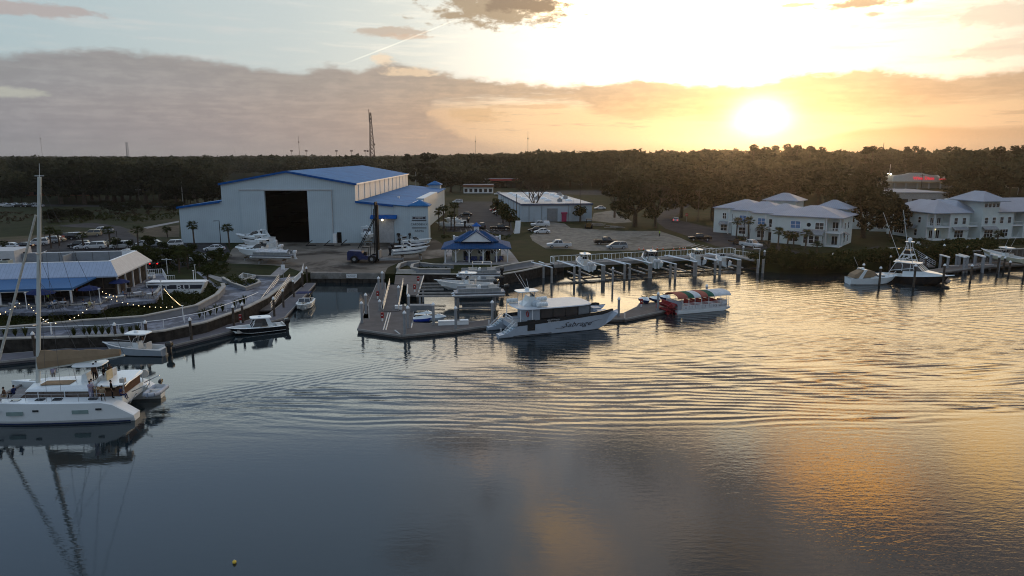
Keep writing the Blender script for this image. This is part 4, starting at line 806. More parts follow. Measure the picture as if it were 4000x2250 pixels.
hexp = [(1415, 1262, 'grey pile with white cap at the outer left corner of the angular dock'), (1431, 1226, 'grey pile with white cap on the left edge of the angular dock'), (1481, 1152, 'grey pile with white cap beside the upper left run of the angular dock'), (1495, 1128, 'grey pile with white cap next to the head of the right gangway'), (1484, 1214, 'short grey pile with white cap by the foot of the right gangway rail'), (1582, 1305, 'grey pile with white cap at the front corner of the angular dock'), (1595, 1282, 'grey pile with white cap just behind the front corner pile of the angular dock'), (1598, 1230, 'grey pile with white cap left of the covered blue watercraft'), (1694, 1268, 'grey pile with white cap right of the covered blue watercraft'), (1781, 1284, 'grey pile with white cap in front of the long white dock box'), (1923, 1258, 'grey pile with white cap behind the stern of the tour catamaran'), (1559, 1192, 'grey pile with white cap right of the gangway bottom')]
for i, (x, y, l) in enumerate(hexp): pile(x, y, .5, 3.3 if i not in (4,) else 1.9, m=M_gpile, r=.2, label=l, group='grey piles of the angular dock')
for x, y, l in ((2416, 1235, 'grey pile with white cap beside the bow of the tour catamaran'), (2569, 1212, 'grey pile with white cap between the moored jet skis'), (2758, 1178, 'short grey pile with white cap behind the striped canopy boat'), (2393, 1102, 'thin grey pile in the mirror calm water behind the tour boat')): pile(x, y, .5, 3.0, m=M_gpile, r=.19, label=l)
lp = [(2123, 1085), (2155, 1104), (2243, 1100), (2264, 1100), (2352, 1095), (2359, 1095), (2439, 1090), (2459, 1090), (2535, 1085), (2542, 1085), (2618, 1084), (2637, 1089), (2711, 1079), (2717, 1079), (2792, 1074), (2811, 1074), (2881, 1070), (2888, 1070), (2959, 1067), (2979, 1067)]
proto = None
names = ['leftmost inner', 'leftmost outer', 'left of the first lift boat, left', 'left of the first lift boat, right', 'right of the first lift boat, left', 'right of the first lift boat, right', 'in the empty berth, left', 'in the empty berth, right', 'left of the cabin lift boat, left', 'left of the cabin lift boat, right', 'right of the cabin lift boat, inner', 'right of the cabin lift boat, outer', 'left of the third lift boat, left', 'left of the third lift boat, right', 'between third and fourth lift boats, left', 'between third and fourth lift boats, right', 'right of the fourth lift boat, left', 'right of the fourth lift boat, right', 'second from the right end', 'at the far right end']
for (x, y), n_ in zip(lp, names):
 c = G(x, y, 0)
 if proto is None:
  proto = thing('concrete_pile', '', 'pile', (0, 0, 0), 0, 'pale front piles of the lift dock'); MB().box(-.2, .2, -.2, .2, -2, 2.75).build('shaft', M_lightwood, proto); MB().box(-.23, .23, -.23, .23, 2.752, 2.85).build('pile_top', M_cap, proto); o = proto
 else: o = dup(proto, c)
 o.location = c; o['label'] = 'pale front pile of the lift dock, ' + n_
def seg(p, q, z): a, b = G(*p, z), G(*q, z); return a, b
def liftdock():
 A, B = G(2165, 1030, 2.2), G(2862, 994, 2.2); d = (B - A); L = d.length; an = math.atan2(d.y, d.x)
 t = thing('lift_dock', 'long fixed dock with boat lift beams at right of centre', 'dock', (A.x, A.y, 0), an)
 b = MB(); b.box(-.4, L + .4, -1.0, 1.4, 1.95, 2.2); b.build('walkway', mat('walkway_planks', (.22, .215, .21), .85, var=.15, stripes=('X', .3, .1, (.14, .135, .13), .6)), t)
 b = MB(); b.box(-.5, L + .5, -1.15, -1.004, 1.55, 2.22); b.build('fascia_beam', M_lightwood, t)
 for i in range(9): q = MB(); q.box(L * i / 8 - .16, L * i / 8 + .16, -.9, -.58, -2, 1.94); q.build('bent_pile', M_pile, t)
 inv = (Matrix.Translation(t.location) @ Matrix.Rotation(an, 4, 'Z')).inverted()
 for i, (x, y) in enumerate(lp[:18]):
  e = inv @ G(x, y, 0)
  x0 = e.x; q = MB(); q.tube((e.x, e.y - .3, 2.95), (x0 - (1.4 if i % 2 else .2), -1.0, 2.95), .11, n=4); q.build('lift_beam', M_white, t)
 for i in range(6):       # cradle beams low over the water
  x0 = L * (i + .35) / 6.2; q = MB(); q.box(x0 - .1, x0 + .1, -8.5, -1.2, .55, .8); q.box(x0 + 2.3, x0 + 2.5, -8.5, -1.2, .55, .8); q.build('lift_cradle', M_steel, t)
 b = MB(); b.box(0, L, -8.9, -8.5, .35, .6); b.build('front_waler', M_sheetpile, t)
 b = MB(); b.box(L - 1.2, L + .4, -8.6, -1.2, 1.95, 2.2); b.build('finger_pier', M_lightwood, t)
 for i in range(15): q = MB(); x0 = .5 + L * i / 15; q.tube((x0, -1.0, 2.2), (x0, -1.0, 4.0), .045, n=4); q.build('hoist_post', M_grey, t)
 railing(t, (L - .2, -.8, 2.2), (L + 1.5, -8.2, 2.2), 1.1, gap=1.4)
 r = thing('dock_railing', 'white picket railing along the back of the lift dock', 'railing', (A.x, A.y, 2.2), an)
 railing(r, (-.3, 1.25, 0), (L + .3, 1.25, 0), 1.35, gap=.9, r=.05); railing(r, (-.3, -.5, 0), (-.3, 1.2, 0), 1.35, gap=.6, r=.05); railing(r, (L + .3, -.5, 0), (L + .3, 1.2, 0), 1.35, gap=.6, r=.05)
liftdock()
pile(2983, 1048, .5, 4.0, m=M_gpile, r=.2, label='grey pile with white cap closing the right end of the lift dock')
pile(2902, 1003, 1.5, 3.6, m=M_gpile, r=.2, label='grey pile with white cap behind the right finger of the lift dock')
def gangway(label, a, b, w):
 d = b - a; L = math.hypot(d.x, d.y); an = math.atan2(d.y, d.x); t = thing('gangway', label, 'gangway', a, an); h = d.z
 m = MB(); m.add([(0, -w / 2, 0), (L, -w / 2, h), (L, w / 2, h), (0, w / 2, 0), (0, -w / 2, -.18), (L, -w / 2, h - .18), (L, w / 2, h - .18), (0, w / 2, -.18)], [(0, 1, 2, 3), (7, 6, 5, 4), (0, 4, 5, 1), (2, 6, 7, 3), (1, 5, 6, 2), (3, 7, 4, 0)]); m.build('ramp', M_deckx, t)
 for s in (-1, 1):
  r = MB(); y = s * w / 2; n = 9
  for z in (.35, .7, 1.1): r.tube((0, y, z), (L, y, h + z), .045, n=4)
  for i in range(n + 1): f = i / n; r.tube((L * f, y, h * f), (L * f, y, h * f + 1.1), .035, n=4)
  r.build('handrail', M_steel, t)
 return t
gangway('metal gangway sloping from the left promenade to its floating dock', G(1033, 1212, .6), G(1112, 1096, 1.9), 1.9)
gangway('metal gangway down to the angular dock beside the red boxes', G(1527, 1216, .6), G(1549, 1112, 1.75), 2.3)
gangway('metal gangway sloping down behind the sportfishing boat', G(3640, 1042, .8), G(3545, 985, 3.0), 1.6)
def pier():
 z = 1.75; P_ = [G(x, y, z) for x, y in ((1590, 1150), (1632, 1154), (1655, 1077), (1545, 1074), (1540, 1110), (1592, 1112))]
 c = P_[0]; t = thing('fixed_pier', 'fixed plank pier in front of the seawall steps beside the boat lifts', 'pier', (c.x, c.y, 0)); po = [(p.x - c.x, p.y - c.y) for p in P_]
 MB().prism(po, z - .25, z).build('deck', M_deck, t)
 for x, y in po: q = MB(); q.tube((x * .97, y * .97 + .1, -1.5), (x * .97, y * .97 + .1, z - .26), .17, n=8); q.build('pier_pile', M_pile, t)
 q = MB(); a, b = Vector((*po[1], z)), Vector((*po[2], z)); q.tube(a, b, .12, n=4); q.tube(Vector((*po[0], z)), Vector((*po[5], z)), .12, n=4); q.build('curb', M_bump, t)
pier()
M_extr = mat('dull_red_cabinet', (.26, .025, .025), .6)
pr = None
for (x, y, z, l) in ((1494, 1254, .52, 'red extinguisher box on the broad front of the angular dock'), (1476, 1166, .52, 'red extinguisher box on the upper left run of the angular dock'), (1620, 1140, 1.75, 'red extinguisher box at the outer end of the fixed pier'), (1634, 1107, 1.75, 'red extinguisher box half way along the fixed pier'), (941, 1262, .52, 'red extinguisher box beside the black bowrider'), (2505, 1198, .52, 'red extinguisher box left of the moored jet skis')):
 if pr is None:
  pr = thing('extinguisher_box', '', 'fire box', (0, 0, 0), 0, 'red extinguisher boxes on the docks'); MB().box(-.1, .1, -.1, .1, 0, .45).build('stand', M_white, pr); MB().box(-.2, .2, -.16, .16, .452, 1.25).build('cabinet', M_extr, pr); MB().box(-.08, .08, -.175, -.161, .8, .95).build('notice', M_white, pr); o = pr
 else: o = dup(pr, (0, 0, 0))
 o.location = G(x, y, z); o['label'] = l
def dockbox(px, py, w, label):
 c = G(px, py, .52); t = thing('dock_box', label, 'box', c, R(8)); q = MB(); q.box(-w / 2, w / 2, -.35, .35, 0, .5); q.build('box_body', M_white, t); q = MB(); q.side([(-w / 2 - .04, .503), (w / 2 + .04, .503), (w / 2, .62), (-w / 2, .62)], -.39, .39); q.build('box_lid', M_white, t)
dockbox(1754, 1268, 3.0, 'long white dock box left of the pile on the front dock'); dockbox(1806, 1266, 1.7, 'shorter white dock box right of the pile on the front dock')
dockbox(1557, 1208, 1.1, 'small white dock box at the foot of the right gangway')
def strips():
 for (a, b, l) in (((1497, 1289), (1516, 1222), 'left of two pale cable covers across the angular dock'), ((1507, 1289), (1525, 1222), 'right of two pale cable covers across the angular dock'), ((1607, 1281), (1610, 1262), 'pale cable cover at the inner edge of the angular dock'), ((1543, 1290), (1563, 1305), 'pale diagonal strip near the front corner of the angular dock')):
  p, q = G(*a, .54), G(*b, .54); o = MB().tube(p, q, .09, n=4).build('cable_cover', M_bump); tag(o, l, 'cable cover')
strips()
def boatlift():
 a, b = G(1781, 1165, 2.0), G(1929, 1165, 2.0); t = thing('boat_lift', 'grey boat lift holding the front pontoon boat above the water', 'boat lift', (a.x, a.y, 0), math.atan2(b.y - a.y, b.x - a.x)); L = (b - a).length
 for x in (0, L):
  for y in (0, 3.4): q = MB(); q.box(x - .22, x + .22, y - .22, y + .22, -2, 3.1); q.build('lift_post', M_gpile, t)
 for y in (-.05, 3.4): q = MB(); q.box(-.4, L + .4, y - .2, y + .2, 2.3, 2.62); q.build('lift_beam', M_lightwood, t)
 q = MB(); q.box(0, L, -.1, .1, .3, .5); q.build('cross_brace', M_grey, t)
boatlift()
def lift2():
 a = G(1640, 1160, 1.9); t = thing('boat_lift', 'white empty boat lift beams left of the front pontoon boat', 'boat lift', (a.x, a.y, 0), R(2))
 for y in (0, 2.6, 5.5, 8.2, 11): q = MB(); q.box(-.6, 6.0 if y < 5 else 3.4, y - .12, y + .12, 1.9, 2.15); q.build('lift_beam', M_lightwood, t)
 for x in (0, 5.8):
  for y in (0, 5.5): q = MB(); q.box(x - .16, x + .16, y - .16, y + .16, -2, 1.88); q.build('lift_post', M_gpile, t)
lift2()
def lowwall(name, pts, z0, z1, label, m=None, th=.4, cap=True): return wallrun(name, P2(pts, z0 + .02), z0 - .3, z1, th, m or M_seawall, label, 'wall', cap=cap)
M_bluewall = mat('pale_retaining_wall', (.25, .265, .285), .8, var=.12, scale=.5)
lowwall('retaining_wall', [(-300, 1330), (0, 1308), (174, 1294), (329, 1278), (559, 1262), (683, 1236), (775, 1216), (853, 1172), (881, 1140), (876, 1128)], LZ, LZ + .85, 'long pale curved retaining wall in front of the shrub slope', M_bluewall)
PZ = 2.9
sheet('patio', [(-300, 1240), (0, 1217), (100, 1222), (395, 1211), (420, 1192), (470, 1184), (609, 1172), (632, 1140), (660, 1100), (640, 1068), (505, 1072), (480, 1060), (-300, 1090)], M_pave, PZ)
lowwall('patio_wall', [(-300, 1244), (0, 1221), (100, 1224), (395, 1214), (421, 1195), (470, 1187), (609, 1174), (634, 1142)], PZ - .9, PZ + .05, 'pale wall edging the restaurant patio above the shrubs', M_bluewall, .25)
lowwall('planter_wall', [(866, 1095), (905, 1117), (960, 1136), (1018, 1115), (1010, 1105), (985, 1100)], LZ, LZ + .5, 'low pale planter wall around the grasses on the promenade', M_bluewall, .3)
lowwall('planter_wall', [(950, 1105), (1000, 1086), (1090, 1090)], LZ, LZ + .4, 'low pale kerb wall at the back of the promenade', M_bluewall, .3)
lowwall('curved_wall', [(1556, 1062), (1565, 1045), (1590, 1036), (1640, 1034)], LZ, LZ + .7, 'short curved white wall left of the steps by the pavilion', M_bluewall, .35)
lowwall('curved_wall', [(1760, 1066), (1640, 1066), (1612, 1060), (1615, 1048), (1640, 1041), (1690, 1048), (1770, 1050)], LZ, LZ + .75, 'pale wall looping round the dark planter by the steps', M_bluewall, .35)
lowwall('curved_wall', [(1930, 1062), (1985, 1052), (2085, 1034)], LZ, LZ + .8, 'long pale curved wall beside the walkway right of the pavilion', M_bluewall, .35)
def steps():
 c = G(1585, 1068, LZ); t = thing('steps', 'pale steps between the two curved walls by the pier', 'steps', (c.x, c.y - .3, LZ - .3))
 for i in range(4): q = MB(); q.box(-1.9, 1.9, i * .55, i * .55 + .56, 0, .3 + .16 * i + .001); q.build('step', M_cap, t)
steps()
def promrail():
 pts = [G(x, y, LZ) for x, y in ((-300, 1338), (0, 1317), (200, 1308), (466, 1300), (640, 1280), (800, 1248), (960, 1190), (1010, 1168))]
 t = thing('promenade_railing', 'slim white railing along the left promenade edge', 'railing', pts[0]); o = pts[0]
 for a, b in zip(pts, pts[1:]):
  r = MB(); a_, b_ = a - o, b - o; u = Vector((0, 0, 1.05)); n = max(2, int((b - a).length / 2.4))
  r.tube(a_ + u, b_ + u, .05, n=4)
  for i in range(n): c = a_.lerp(b_, i / n); r.tube(c, c + u, .045, n=4)
  r.build('rail_section', M_white, t)
promrail()
def patrail(label, pts, z):
 pts = [G(x, y, z) for x, y in pts]; t = thing('patio_railing', label, 'railing', pts[0])
 for a, b in zip(pts, pts[1:]): railing(t, a - pts[0], b - pts[0], 1.0, gap=.3, r=.035)
patrail('white picket railing around the far side of the patio', [(505, 1078), (636, 1072), (652, 1100), (684, 1098)], PZ)
patrail('white handrail on the planter at the top of the promenade', [(935, 1098), (950, 1087), (1000, 1096)], LZ)
patrail('white handrail beside the launch bulkhead corner', [(1150, 1108), (1180, 1078), (1186, 1050)], LZ)
def strings():
 poles = [(110, 1239, 1145, 'white string light pole left of the mast reflection beside the patio wall'), (396, 1219, 1130, 'white string light pole at the patio wall corner'), (636, 1190, 1096, 'white string light pole between patio and display boat'), (761, 1138, 1058, 'taller white pole right of the display boat'), (766, 1105, 1036, 'rear white pole right of the display boat'), (655, 1070, 1012, 'white lamp arm pole behind the patio railing'), (717, 1252, 1195, 'thin lamp pole on the retaining wall'), (203, 1305, 1262, 'thin lamp pole beside the mast on the retaining wall')]
 tops = []
 for x, y, yt, l in poles:
  b = G(x, y, LZ if y < 1238 or y > 1244 else LZ); h = ZH(yt, b.y) - b.z; t = thing('light_pole', l, 'pole', b); MB().tube((0, 0, 0), (0, 0, h), .07, .05, 8).build('shaft', M_white, t); MB().box(-.12, .12, -.12, .12, h, h + .08).build('pole_cap', M_white, t); tops.append(b + Vector((0, 0, h)))
  if 'arm' in l: MB().box(-.9, 1.0, -.05, .05, h - .1, h - .01).build('lamp_arm', M_white, t)
 def strand(label, p, q, n, sag):
  t = thing('string_lights', label, 'string lights', p); pts = []
  for i in range(n + 1):
   f = i / n; c = (q - p) * f; c.z -= sag * 4 * f * (1 - f); pts.append(c)
  MB().path(pts, .012, 4).build('cable', M_black, t)
  for c in pts[1:-1]:
   b = MB(); b.ball((c.x, c.y, c.z - .07), .05, nu=6, nv=4); b.build('bulb', M_bulb, t)
 T = tops
 strand('string of warm bulbs from the display boat down to the lower lamp pole', G(637, 1122, 4.6), T[6] , 17, .25)
 strand('string of warm bulbs from the patio corner pole towards the lamp pole on the wall', T[1] + Vector((0, .3, -.9)), T[6] - Vector((.6, 0, 0)), 14, .7)
 strand('string of warm bulbs hanging in a swag behind the mast', T[0] + Vector((0, .1, -1.1)), T[7], 10, .5)
 strand('string of warm bulbs at the left frame edge of the patio', G(-40, 1235, 3.6), T[0] + Vector((-1, 1, -1.1)), 7, .4)
 strand('string of warm bulbs rising from the mast pole to the patio corner', T[7], T[1] + Vector((-.3, 0, -1.2)), 11, .9)
 strand('string of warm bulbs across the patio tables', T[1], G(470, 1160, 4.7), 6, .2)
strings()
def barboat():
 c = G(690, 1128, PZ - .4); t = thing('display_boat', 'old white and black lettered skiff displayed at the edge of the patio', 'boat', (c.x, c.y, LZ), R(4))
 q = MB(); q.side([(-4.1, .0), (4.0, .0), (4.9, 1.9), (-4.4, 1.7)], -.9, .9); q.build('hull', M_white, t)
 q = MB(); q.side([(-4.0, .85), (4.2, .85), (4.5, 1.5), (-4.2, 1.5)], -.93, -.904); q.build('dark_panel', M_ink, t)
 text('lettering', 'ST  RU', 1.1, M_white, t, (0, -.95, 1.05), (R(90), 0, 0), .01, sx=1.6)
 q = MB(); q.box(-4.3, 4.6, -1.0, 1.0, 1.902, 2.0); q.build('counter_top', M_white, t)
barboat()
def sign(name, label, px, py, z, w, h, zc, m, txt=None, tm=None, size=.3, rz=0, post=True):
 c = G(px, py, z); t = thing(name, label, 'sign', c, rz)
 if post: MB().tube((0, .03, 0), (0, .03, zc), .04, n=6).build('post', M_grey, t)
 MB().box(-w / 2, w / 2, -.03, -.004, zc - h / 2, zc + h / 2).build('panel', m, t)
 if txt: text('lettering', txt, size, tm or M_ink, t, (0, -.034, zc), (R(90), 0, 0), .003)
c = coastL[10].lerp(coastL[12], .56)
t = thing('bulkhead_sign', 'white notice board fixed to the face of the launch bulkhead', 'sign', (c.x, c.y - .62, .75)); MB().box(-1.0, 1.0, -.05, -.002, .25, 1.0).build('panel', M_white, t); text('lettering', 'NO SWIMMING\nNO FISHING', .24, M_ink, t, (0, -.055, .65), (R(90), 0, 0), .003)
sign('path_sign', 'small white sign on a post beside the lawn path', 1108, 1090, LZ, .7, .9, 2.2, M_white)
sign('stop_sign', 'red octagonal stop sign by the road junction', 2681, 866, LZ, .01, .01, 2.2, M_red)
c = G(2681, 866, LZ); q = MB(); q.set(c.x, c.y - .06, LZ + 2.3, rx=R(90)); q.lathe([(.02, 0), (.55, 0), (.55, .04), (.02, .04)], 8); oo = q.build('sign_face', M_red)
for o_ in list(bpy.data.objects):
 if o_.name == 'stop_sign': oo.parent = o_; oo.matrix_parent_inverse = Matrix.Translation(-o_.location); text('lettering', 'STOP', .36, M_white, o_, (0, -.11, 2.3), (R(90), 0, 0), .004)
# ================================================================== boats
M_hullw = mat('white_gelcoat', (.74, .79, .80), .3, var=.04, scale=.4, spec=.4)
M_hullg = mat('grey_blue_gelcoat', (.34, .40, .46), .25, var=.04, spec=.6)
M_hullk = mat('black_gelcoat', (.012, .013, .015), .15, var=.1, spec=.7)
M_hullc = mat('cream_gelcoat', (.55, .54, .40), .25, var=.04, spec=.6)
M_hulls = mat('pale_mint_gelcoat', (.46, .56, .56), .25, var=.04, spec=.6)
M_deckw = mat('boat_deck', (.62, .64, .64), .55, var=.08, scale=1)
M_seat = mat('cream_vinyl', (.52, .50, .46), .5, var=.1)
M_eng = mat('black_cowling', (.015, .015, .017), .2, spec=.7)
M_engw = mat('white_cowling', (.68, .69, .70), .25, spec=.6)
M_navy = mat('navy_canvas', (.02, .03, .09), .8)
M_canv = mat('tan_canvas', (.27, .20, .13), .85, var=.1, scale=1)
M_brownglass = mat('brown_tinted_window', (.045, .028, .022), .12, spec=.8)
M_alu = mat('bright_aluminium', (.60, .61, .62), .3, .6)
def sects(L, B, zs, zb, dr=.35, n=14, fine=.45, rake=.8, pt=2.2, sw=.9, flare=1.0):
 out = []
 for i in range(n + 1):
  t = i / n; w = B / 2 * (sw + (1 - sw) * min(1, t / .35)) * (1 if t < fine else max(.012, 1 - ((t - fine) / (1 - fine)) ** pt))
  zt = zs + (zb - zs) * t ** 1.7; u = max(0, (t - .5) / .5); wc = w * (.88 - .42 * u ** 1.5 * flare); zc = .1 + .55 * zb * max(0, (t - .5) / .5) ** 2.2
  zk = -dr + (zb * .93 + dr) * max(0, (t - .72) / .28) ** 2.4; zc = max(zc, zk + .02); x = -L / 2 + L * t; sh = rake * u ** 2
  out.append((x, w, zt, wc, zc, zk, sh))
 return out
def hull(par, S, mh, md, well=None, floor=.35, ins=.22, stripe=None, crown=.06, name='hull', y0=0):
 b = MB(); rings = []
 for x, w, zt, wc, zc, zk, sh in S: rings.append([(x, y0 + w, zt), (x - sh * .45, y0 + wc, zc), (x - sh, y0, zk), (x - sh * .45, y0 - wc, zc), (x, y0 - w, zt)])
 b.loft(rings, closed=False, cap=False); b.add(rings[0], [(0, 1, 2, 3, 4)]); h = b.build(name, mh, par)
 if md:
  b = MB(); rr = []; n = len(S) - 1
  for i, (x, w, zt, *_r) in enumerate(S):
   t = i / n; k = min(ins, w * .5); inw = well and well[0] <= t <= well[1]; zf = floor if inw else zt + .02
   rr.append([(x, y0 + w + .012, zt - .03), (x, y0 + w + .012, zt + .02), (x, y0 + w - k, zt + .03), (x, y0 + w - k - .01, zf), (x, y0, zf + (0 if inw else crown)), (x, y0 - w + k + .01, zf), (x, y0 - w + k, zt + .03), (x, y0 - w - .012, zt + .02), (x, y0 - w - .012, zt - .03)])
  b.loft(rr, closed=False, cap=False); b.build('deck', md, par)
 if stripe:
  b = MB(); rr = []
  for x, w, zt, wc, zc, zk, sh in S[:-1]:
   f = lambda q: (wc + (w - wc) * q + .012, zc + (zt - zc) * q)
   (wa, za), (wb, zb_) = f(stripe[1]), f(stripe[2]); xs = x - sh * .45 * (1 - stripe[1])
   rr.append([(xs, y0 + wa, za), (xs, y0 + wb, zb_)]);
  b.loft(rr, closed=False, cap=False); b.loft([[(p[0], 2 * y0 - p[1], p[2]) for p in r] for r in rr], closed=False, cap=False); b.build('hull_stripe', stripe[0], par)
 return h
def outboard(par, x, y, z, m=None, sc=1):
 q = MB(); q.set(x, y, z, sc=sc); q.side([(-.10, -.5), (-.55, -.5), (-.62, .25), (-.12, .25)], -.1, .1); q.side([(-.2, -1.0), (-.75, -1.0), (-.6, -.5), (-.2, -.5)], -.06, .06); q.tube((-.8, 0, -.9), (-.15, 0, -.9), .12, .06); o = q.build('outboard', M_eng if m is None else m, par)
 q = MB(); q.set(x, y, z, sc=sc); q.loft([[(-.66, -.2, .25), (-.05, -.2, .25), (-.05, .2, .25), (-.66, .2, .25)], [(-.78, -.26, .5), (.02, -.24, .5), (.02, .24, .5), (-.78, .26, .5)], [(-.75, -.24, .8), (-.02, -.2, .78), (-.02, .2, .78), (-.75, .24, .8)], [(-.6, -.14, .92), (-.15, -.12, .88), (-.15, .12, .88), (-.6, .14, .92)]]); q.build('cowling', m or M_eng, o, True); return o
def slab(par, name, x0, x1, w, z, th, m, tz=0.0, n=10):
 """rounded roof plate"""
 b = MB(); rr = []
 for zz, k in ((z, .93), (z + th * .4, 1), (z + th, .97)):
  r = []
  for i in range(20):
   a = 2 * math.pi * i / 20; cx, cy = math.cos(a), math.sin(a); s = lambda v: math.copysign(abs(v) ** .45, v)
   xx = s(cx) * k; r.append(((x0 + x1) / 2 + xx * (x1 - x0) / 2, s(cy) * k * w / 2, zz + tz * xx))
  rr.append(r)
 b.loft(rr); return b.build(name, m, par)
def frame(par, name, pts, r=.035, m=None, n=5):
 b = MB(); [b.tube(a, c, r, n=n) for a, c in pts]; return b.build(name, m or M_alu, par)
def windscreen(par, x, w, z, h, rk=.35, m=None, side=.8):
 b = MB(); b.add([(x, -w / 2, z), (x, w / 2, z), (x - rk, w / 2 * .9, z + h), (x - rk, -w / 2 * .9, z + h), (x - side, w / 2 * 1.02, z), (x - side, -w / 2 * 1.02, z), (x - side - rk * .3, w / 2 * .92, z + h), (x - side - rk * .3, -w / 2 * .92, z + h)], [(0, 1, 2, 3), (1, 4, 6, 2), (5, 0, 3, 7)]); o = b.build('windscreen', m or M_glass, par)
 frame(o, 'windscreen_frame', [((x - rk, -w / 2 * .9, z + h), (x - rk, w / 2 * .9, z + h)), ((x, 0, z), (x - rk, 0, z + h)), ((x, -w / 2, z), (x - rk, -w / 2 * .9, z + h)), ((x, w / 2, z), (x - rk, w / 2 * .9, z + h))], .03, M_white); return o
def center_console(label, loc, rz, L=8, B=2.6, mh=None, eng=2, me=None, top=True, topm=None, group=None, antenna=False, bow_z=1.35, stripe=None, cover=None):
 t = thing('centre_console_boat', label, 'boat', loc, rz, group); S = sects(L, B, .85, bow_z, rake=.9)
 hull(t, S, mh or M_hullw, M_deckw, (.02, .9), .38, .2, stripe)
 x = -.05 * L
 q = MB(); q.side([(x - .5, .38), (x + .55, .38), (x + .45, 1.1), (x + .2, 1.55), (x - .4, 1.55)], -.5, .5); q.build('console', M_hullw, t)
 windscreen(t, x + .3, .95, 1.5, .55, .25, side=.5)
 q = MB(); q.box(x - 1.5, x - .9, -.55, .55, .38, .95); q.box(x - 1.55, x - 1.4, -.55, .55, .95, 1.5); q.build('helm_seat', M_seat, t)
 q = MB(); q.box(x + .6, x + 1.3, -.42, .42, .38, .85); q.build('front_seat', M_seat, t)
 q = MB(); q.box(-L / 2 + .15, -L / 2 + .7, -B * .33, B * .33, .38, .82); q.build('stern_seat', M_seat, t)
 if top:
  slab(t, 'hardtop', x - 1.7, x + 1.15, 2.0, 2.55, .16, topm or M_hullw)
  frame(t, 'hardtop_frame', [((x + .3, s * .5, 1.0), (x + .55, s * .75, 2.56)) for s in (-1, 1)] + [((x - .45, s * .5, 1.3), (x - .9, s * .75, 2.56)) for s in (-1, 1)] + [((x - .9, -.75, 2.5), (x - .9, .75, 2.5))], .045)
  q = MB(); q.lathe([(.24, 2.70), (.26, 2.8), (.2, 2.92), (.03, 2.96)], 10, (x, 0, 0)); q.build('radar_dome', M_hullw, t)
  if antenna: frame(t, 'antenna', [((x - .4, .8, 2.7), (x - 1.6, 1.0, 6.2)), ((x - .4, -.8, 2.7), (x - 1.6, -1.0, 6.0))], .02, M_white)
 for i in range(eng): outboard(t, -L / 2 - .02, (i - (eng - 1) / 2) * .72, .75, me)
 frame(t, 'bow_rail', [((L * .15, s * B * .40, .38 + .95), (L * .38, s * B * .24, 1.55)) for s in (-1, 1)], .025)
 return t
def bowrider(label, loc, rz, L=6.5, B=2.4, mh=None, top=False, eng=1, me=None, group=None, stripe=None):
 t = thing('bowrider_boat', label, 'boat', loc, rz, group); S = sects(L, B, .8, 1.1, rake=.7, pt=2.6, fine=.5)
 hull(t, S, mh or M_hullw, M_hullw, (.03, .86), .32, .25, stripe)
 windscreen(t, L * .08, B * .74, 1.0, .5, .4, side=1.3)
 for s in (-1, 1):
  q = MB(); q.box(-.4, L * .08, s * B * .3 - .3, s * B * .3 + .3, .33, .98); q.build('console', M_hullw, t)
  q = MB(); q.box(-1.3, -.75, s * .6 - .28, s * .6 + .28, .33, .75); q.box(-1.4, -1.28, s * .6 - .28, s * .6 + .28, .6, 1.2); q.build('helm_seat', M_seat, t)
  q = MB(); q.box(L * .14, L * .33, s * .62 - .22, s * .62 + .22, .33, .72); q.build('bow_seat', M_seat, t)
 q = MB(); q.box(-L / 2 + .3, -L / 2 + 1.0, -B * .36, B * .36, .33, .75); q.box(-L / 2 + .1, -L / 2 + .298, -B * .36, B * .36, .33, 1.02); q.build('stern_seat', M_seat, t)
 if top:
  slab(t, 'hardtop', -2.1, .7, 1.9, 2.0, .16, M_hullw, .05); frame(t, 'hardtop_frame', [((.55, s * .9, 1.0), (.1, s * .8, 2.05)) for s in (-1, 1)], .05, M_hullw)
  for s in (-1, 1): q = MB(); q.side([(-2.2, .85), (-1.6, .85), (-1.2, 2.03), (-1.7, 2.03)], s * .9 - .06, s * .9 + .06); q.build('rear_arch', M_hullw, t)
  q = MB(); [q.add([(.5, s * .89, 1.05), (-1.5, s * .92, 1.0), (-1.2, s * .86, 2.0), (.1, s * .8, 2.02)], [(0, 1, 2, 3)]) for s in (-1, 1)]; q.build('side_window', M_glass, t)
  q = MB(); q.lathe([(.22, 2.16), (.2, 2.3), (.02, 2.34)], 8, (-.6, 0, 0)); q.build('radar_dome', M_hullw, t)
 for i in range(eng): outboard(t, -L / 2, (i - (eng - 1) / 2) * .7, .65, me)
 return t
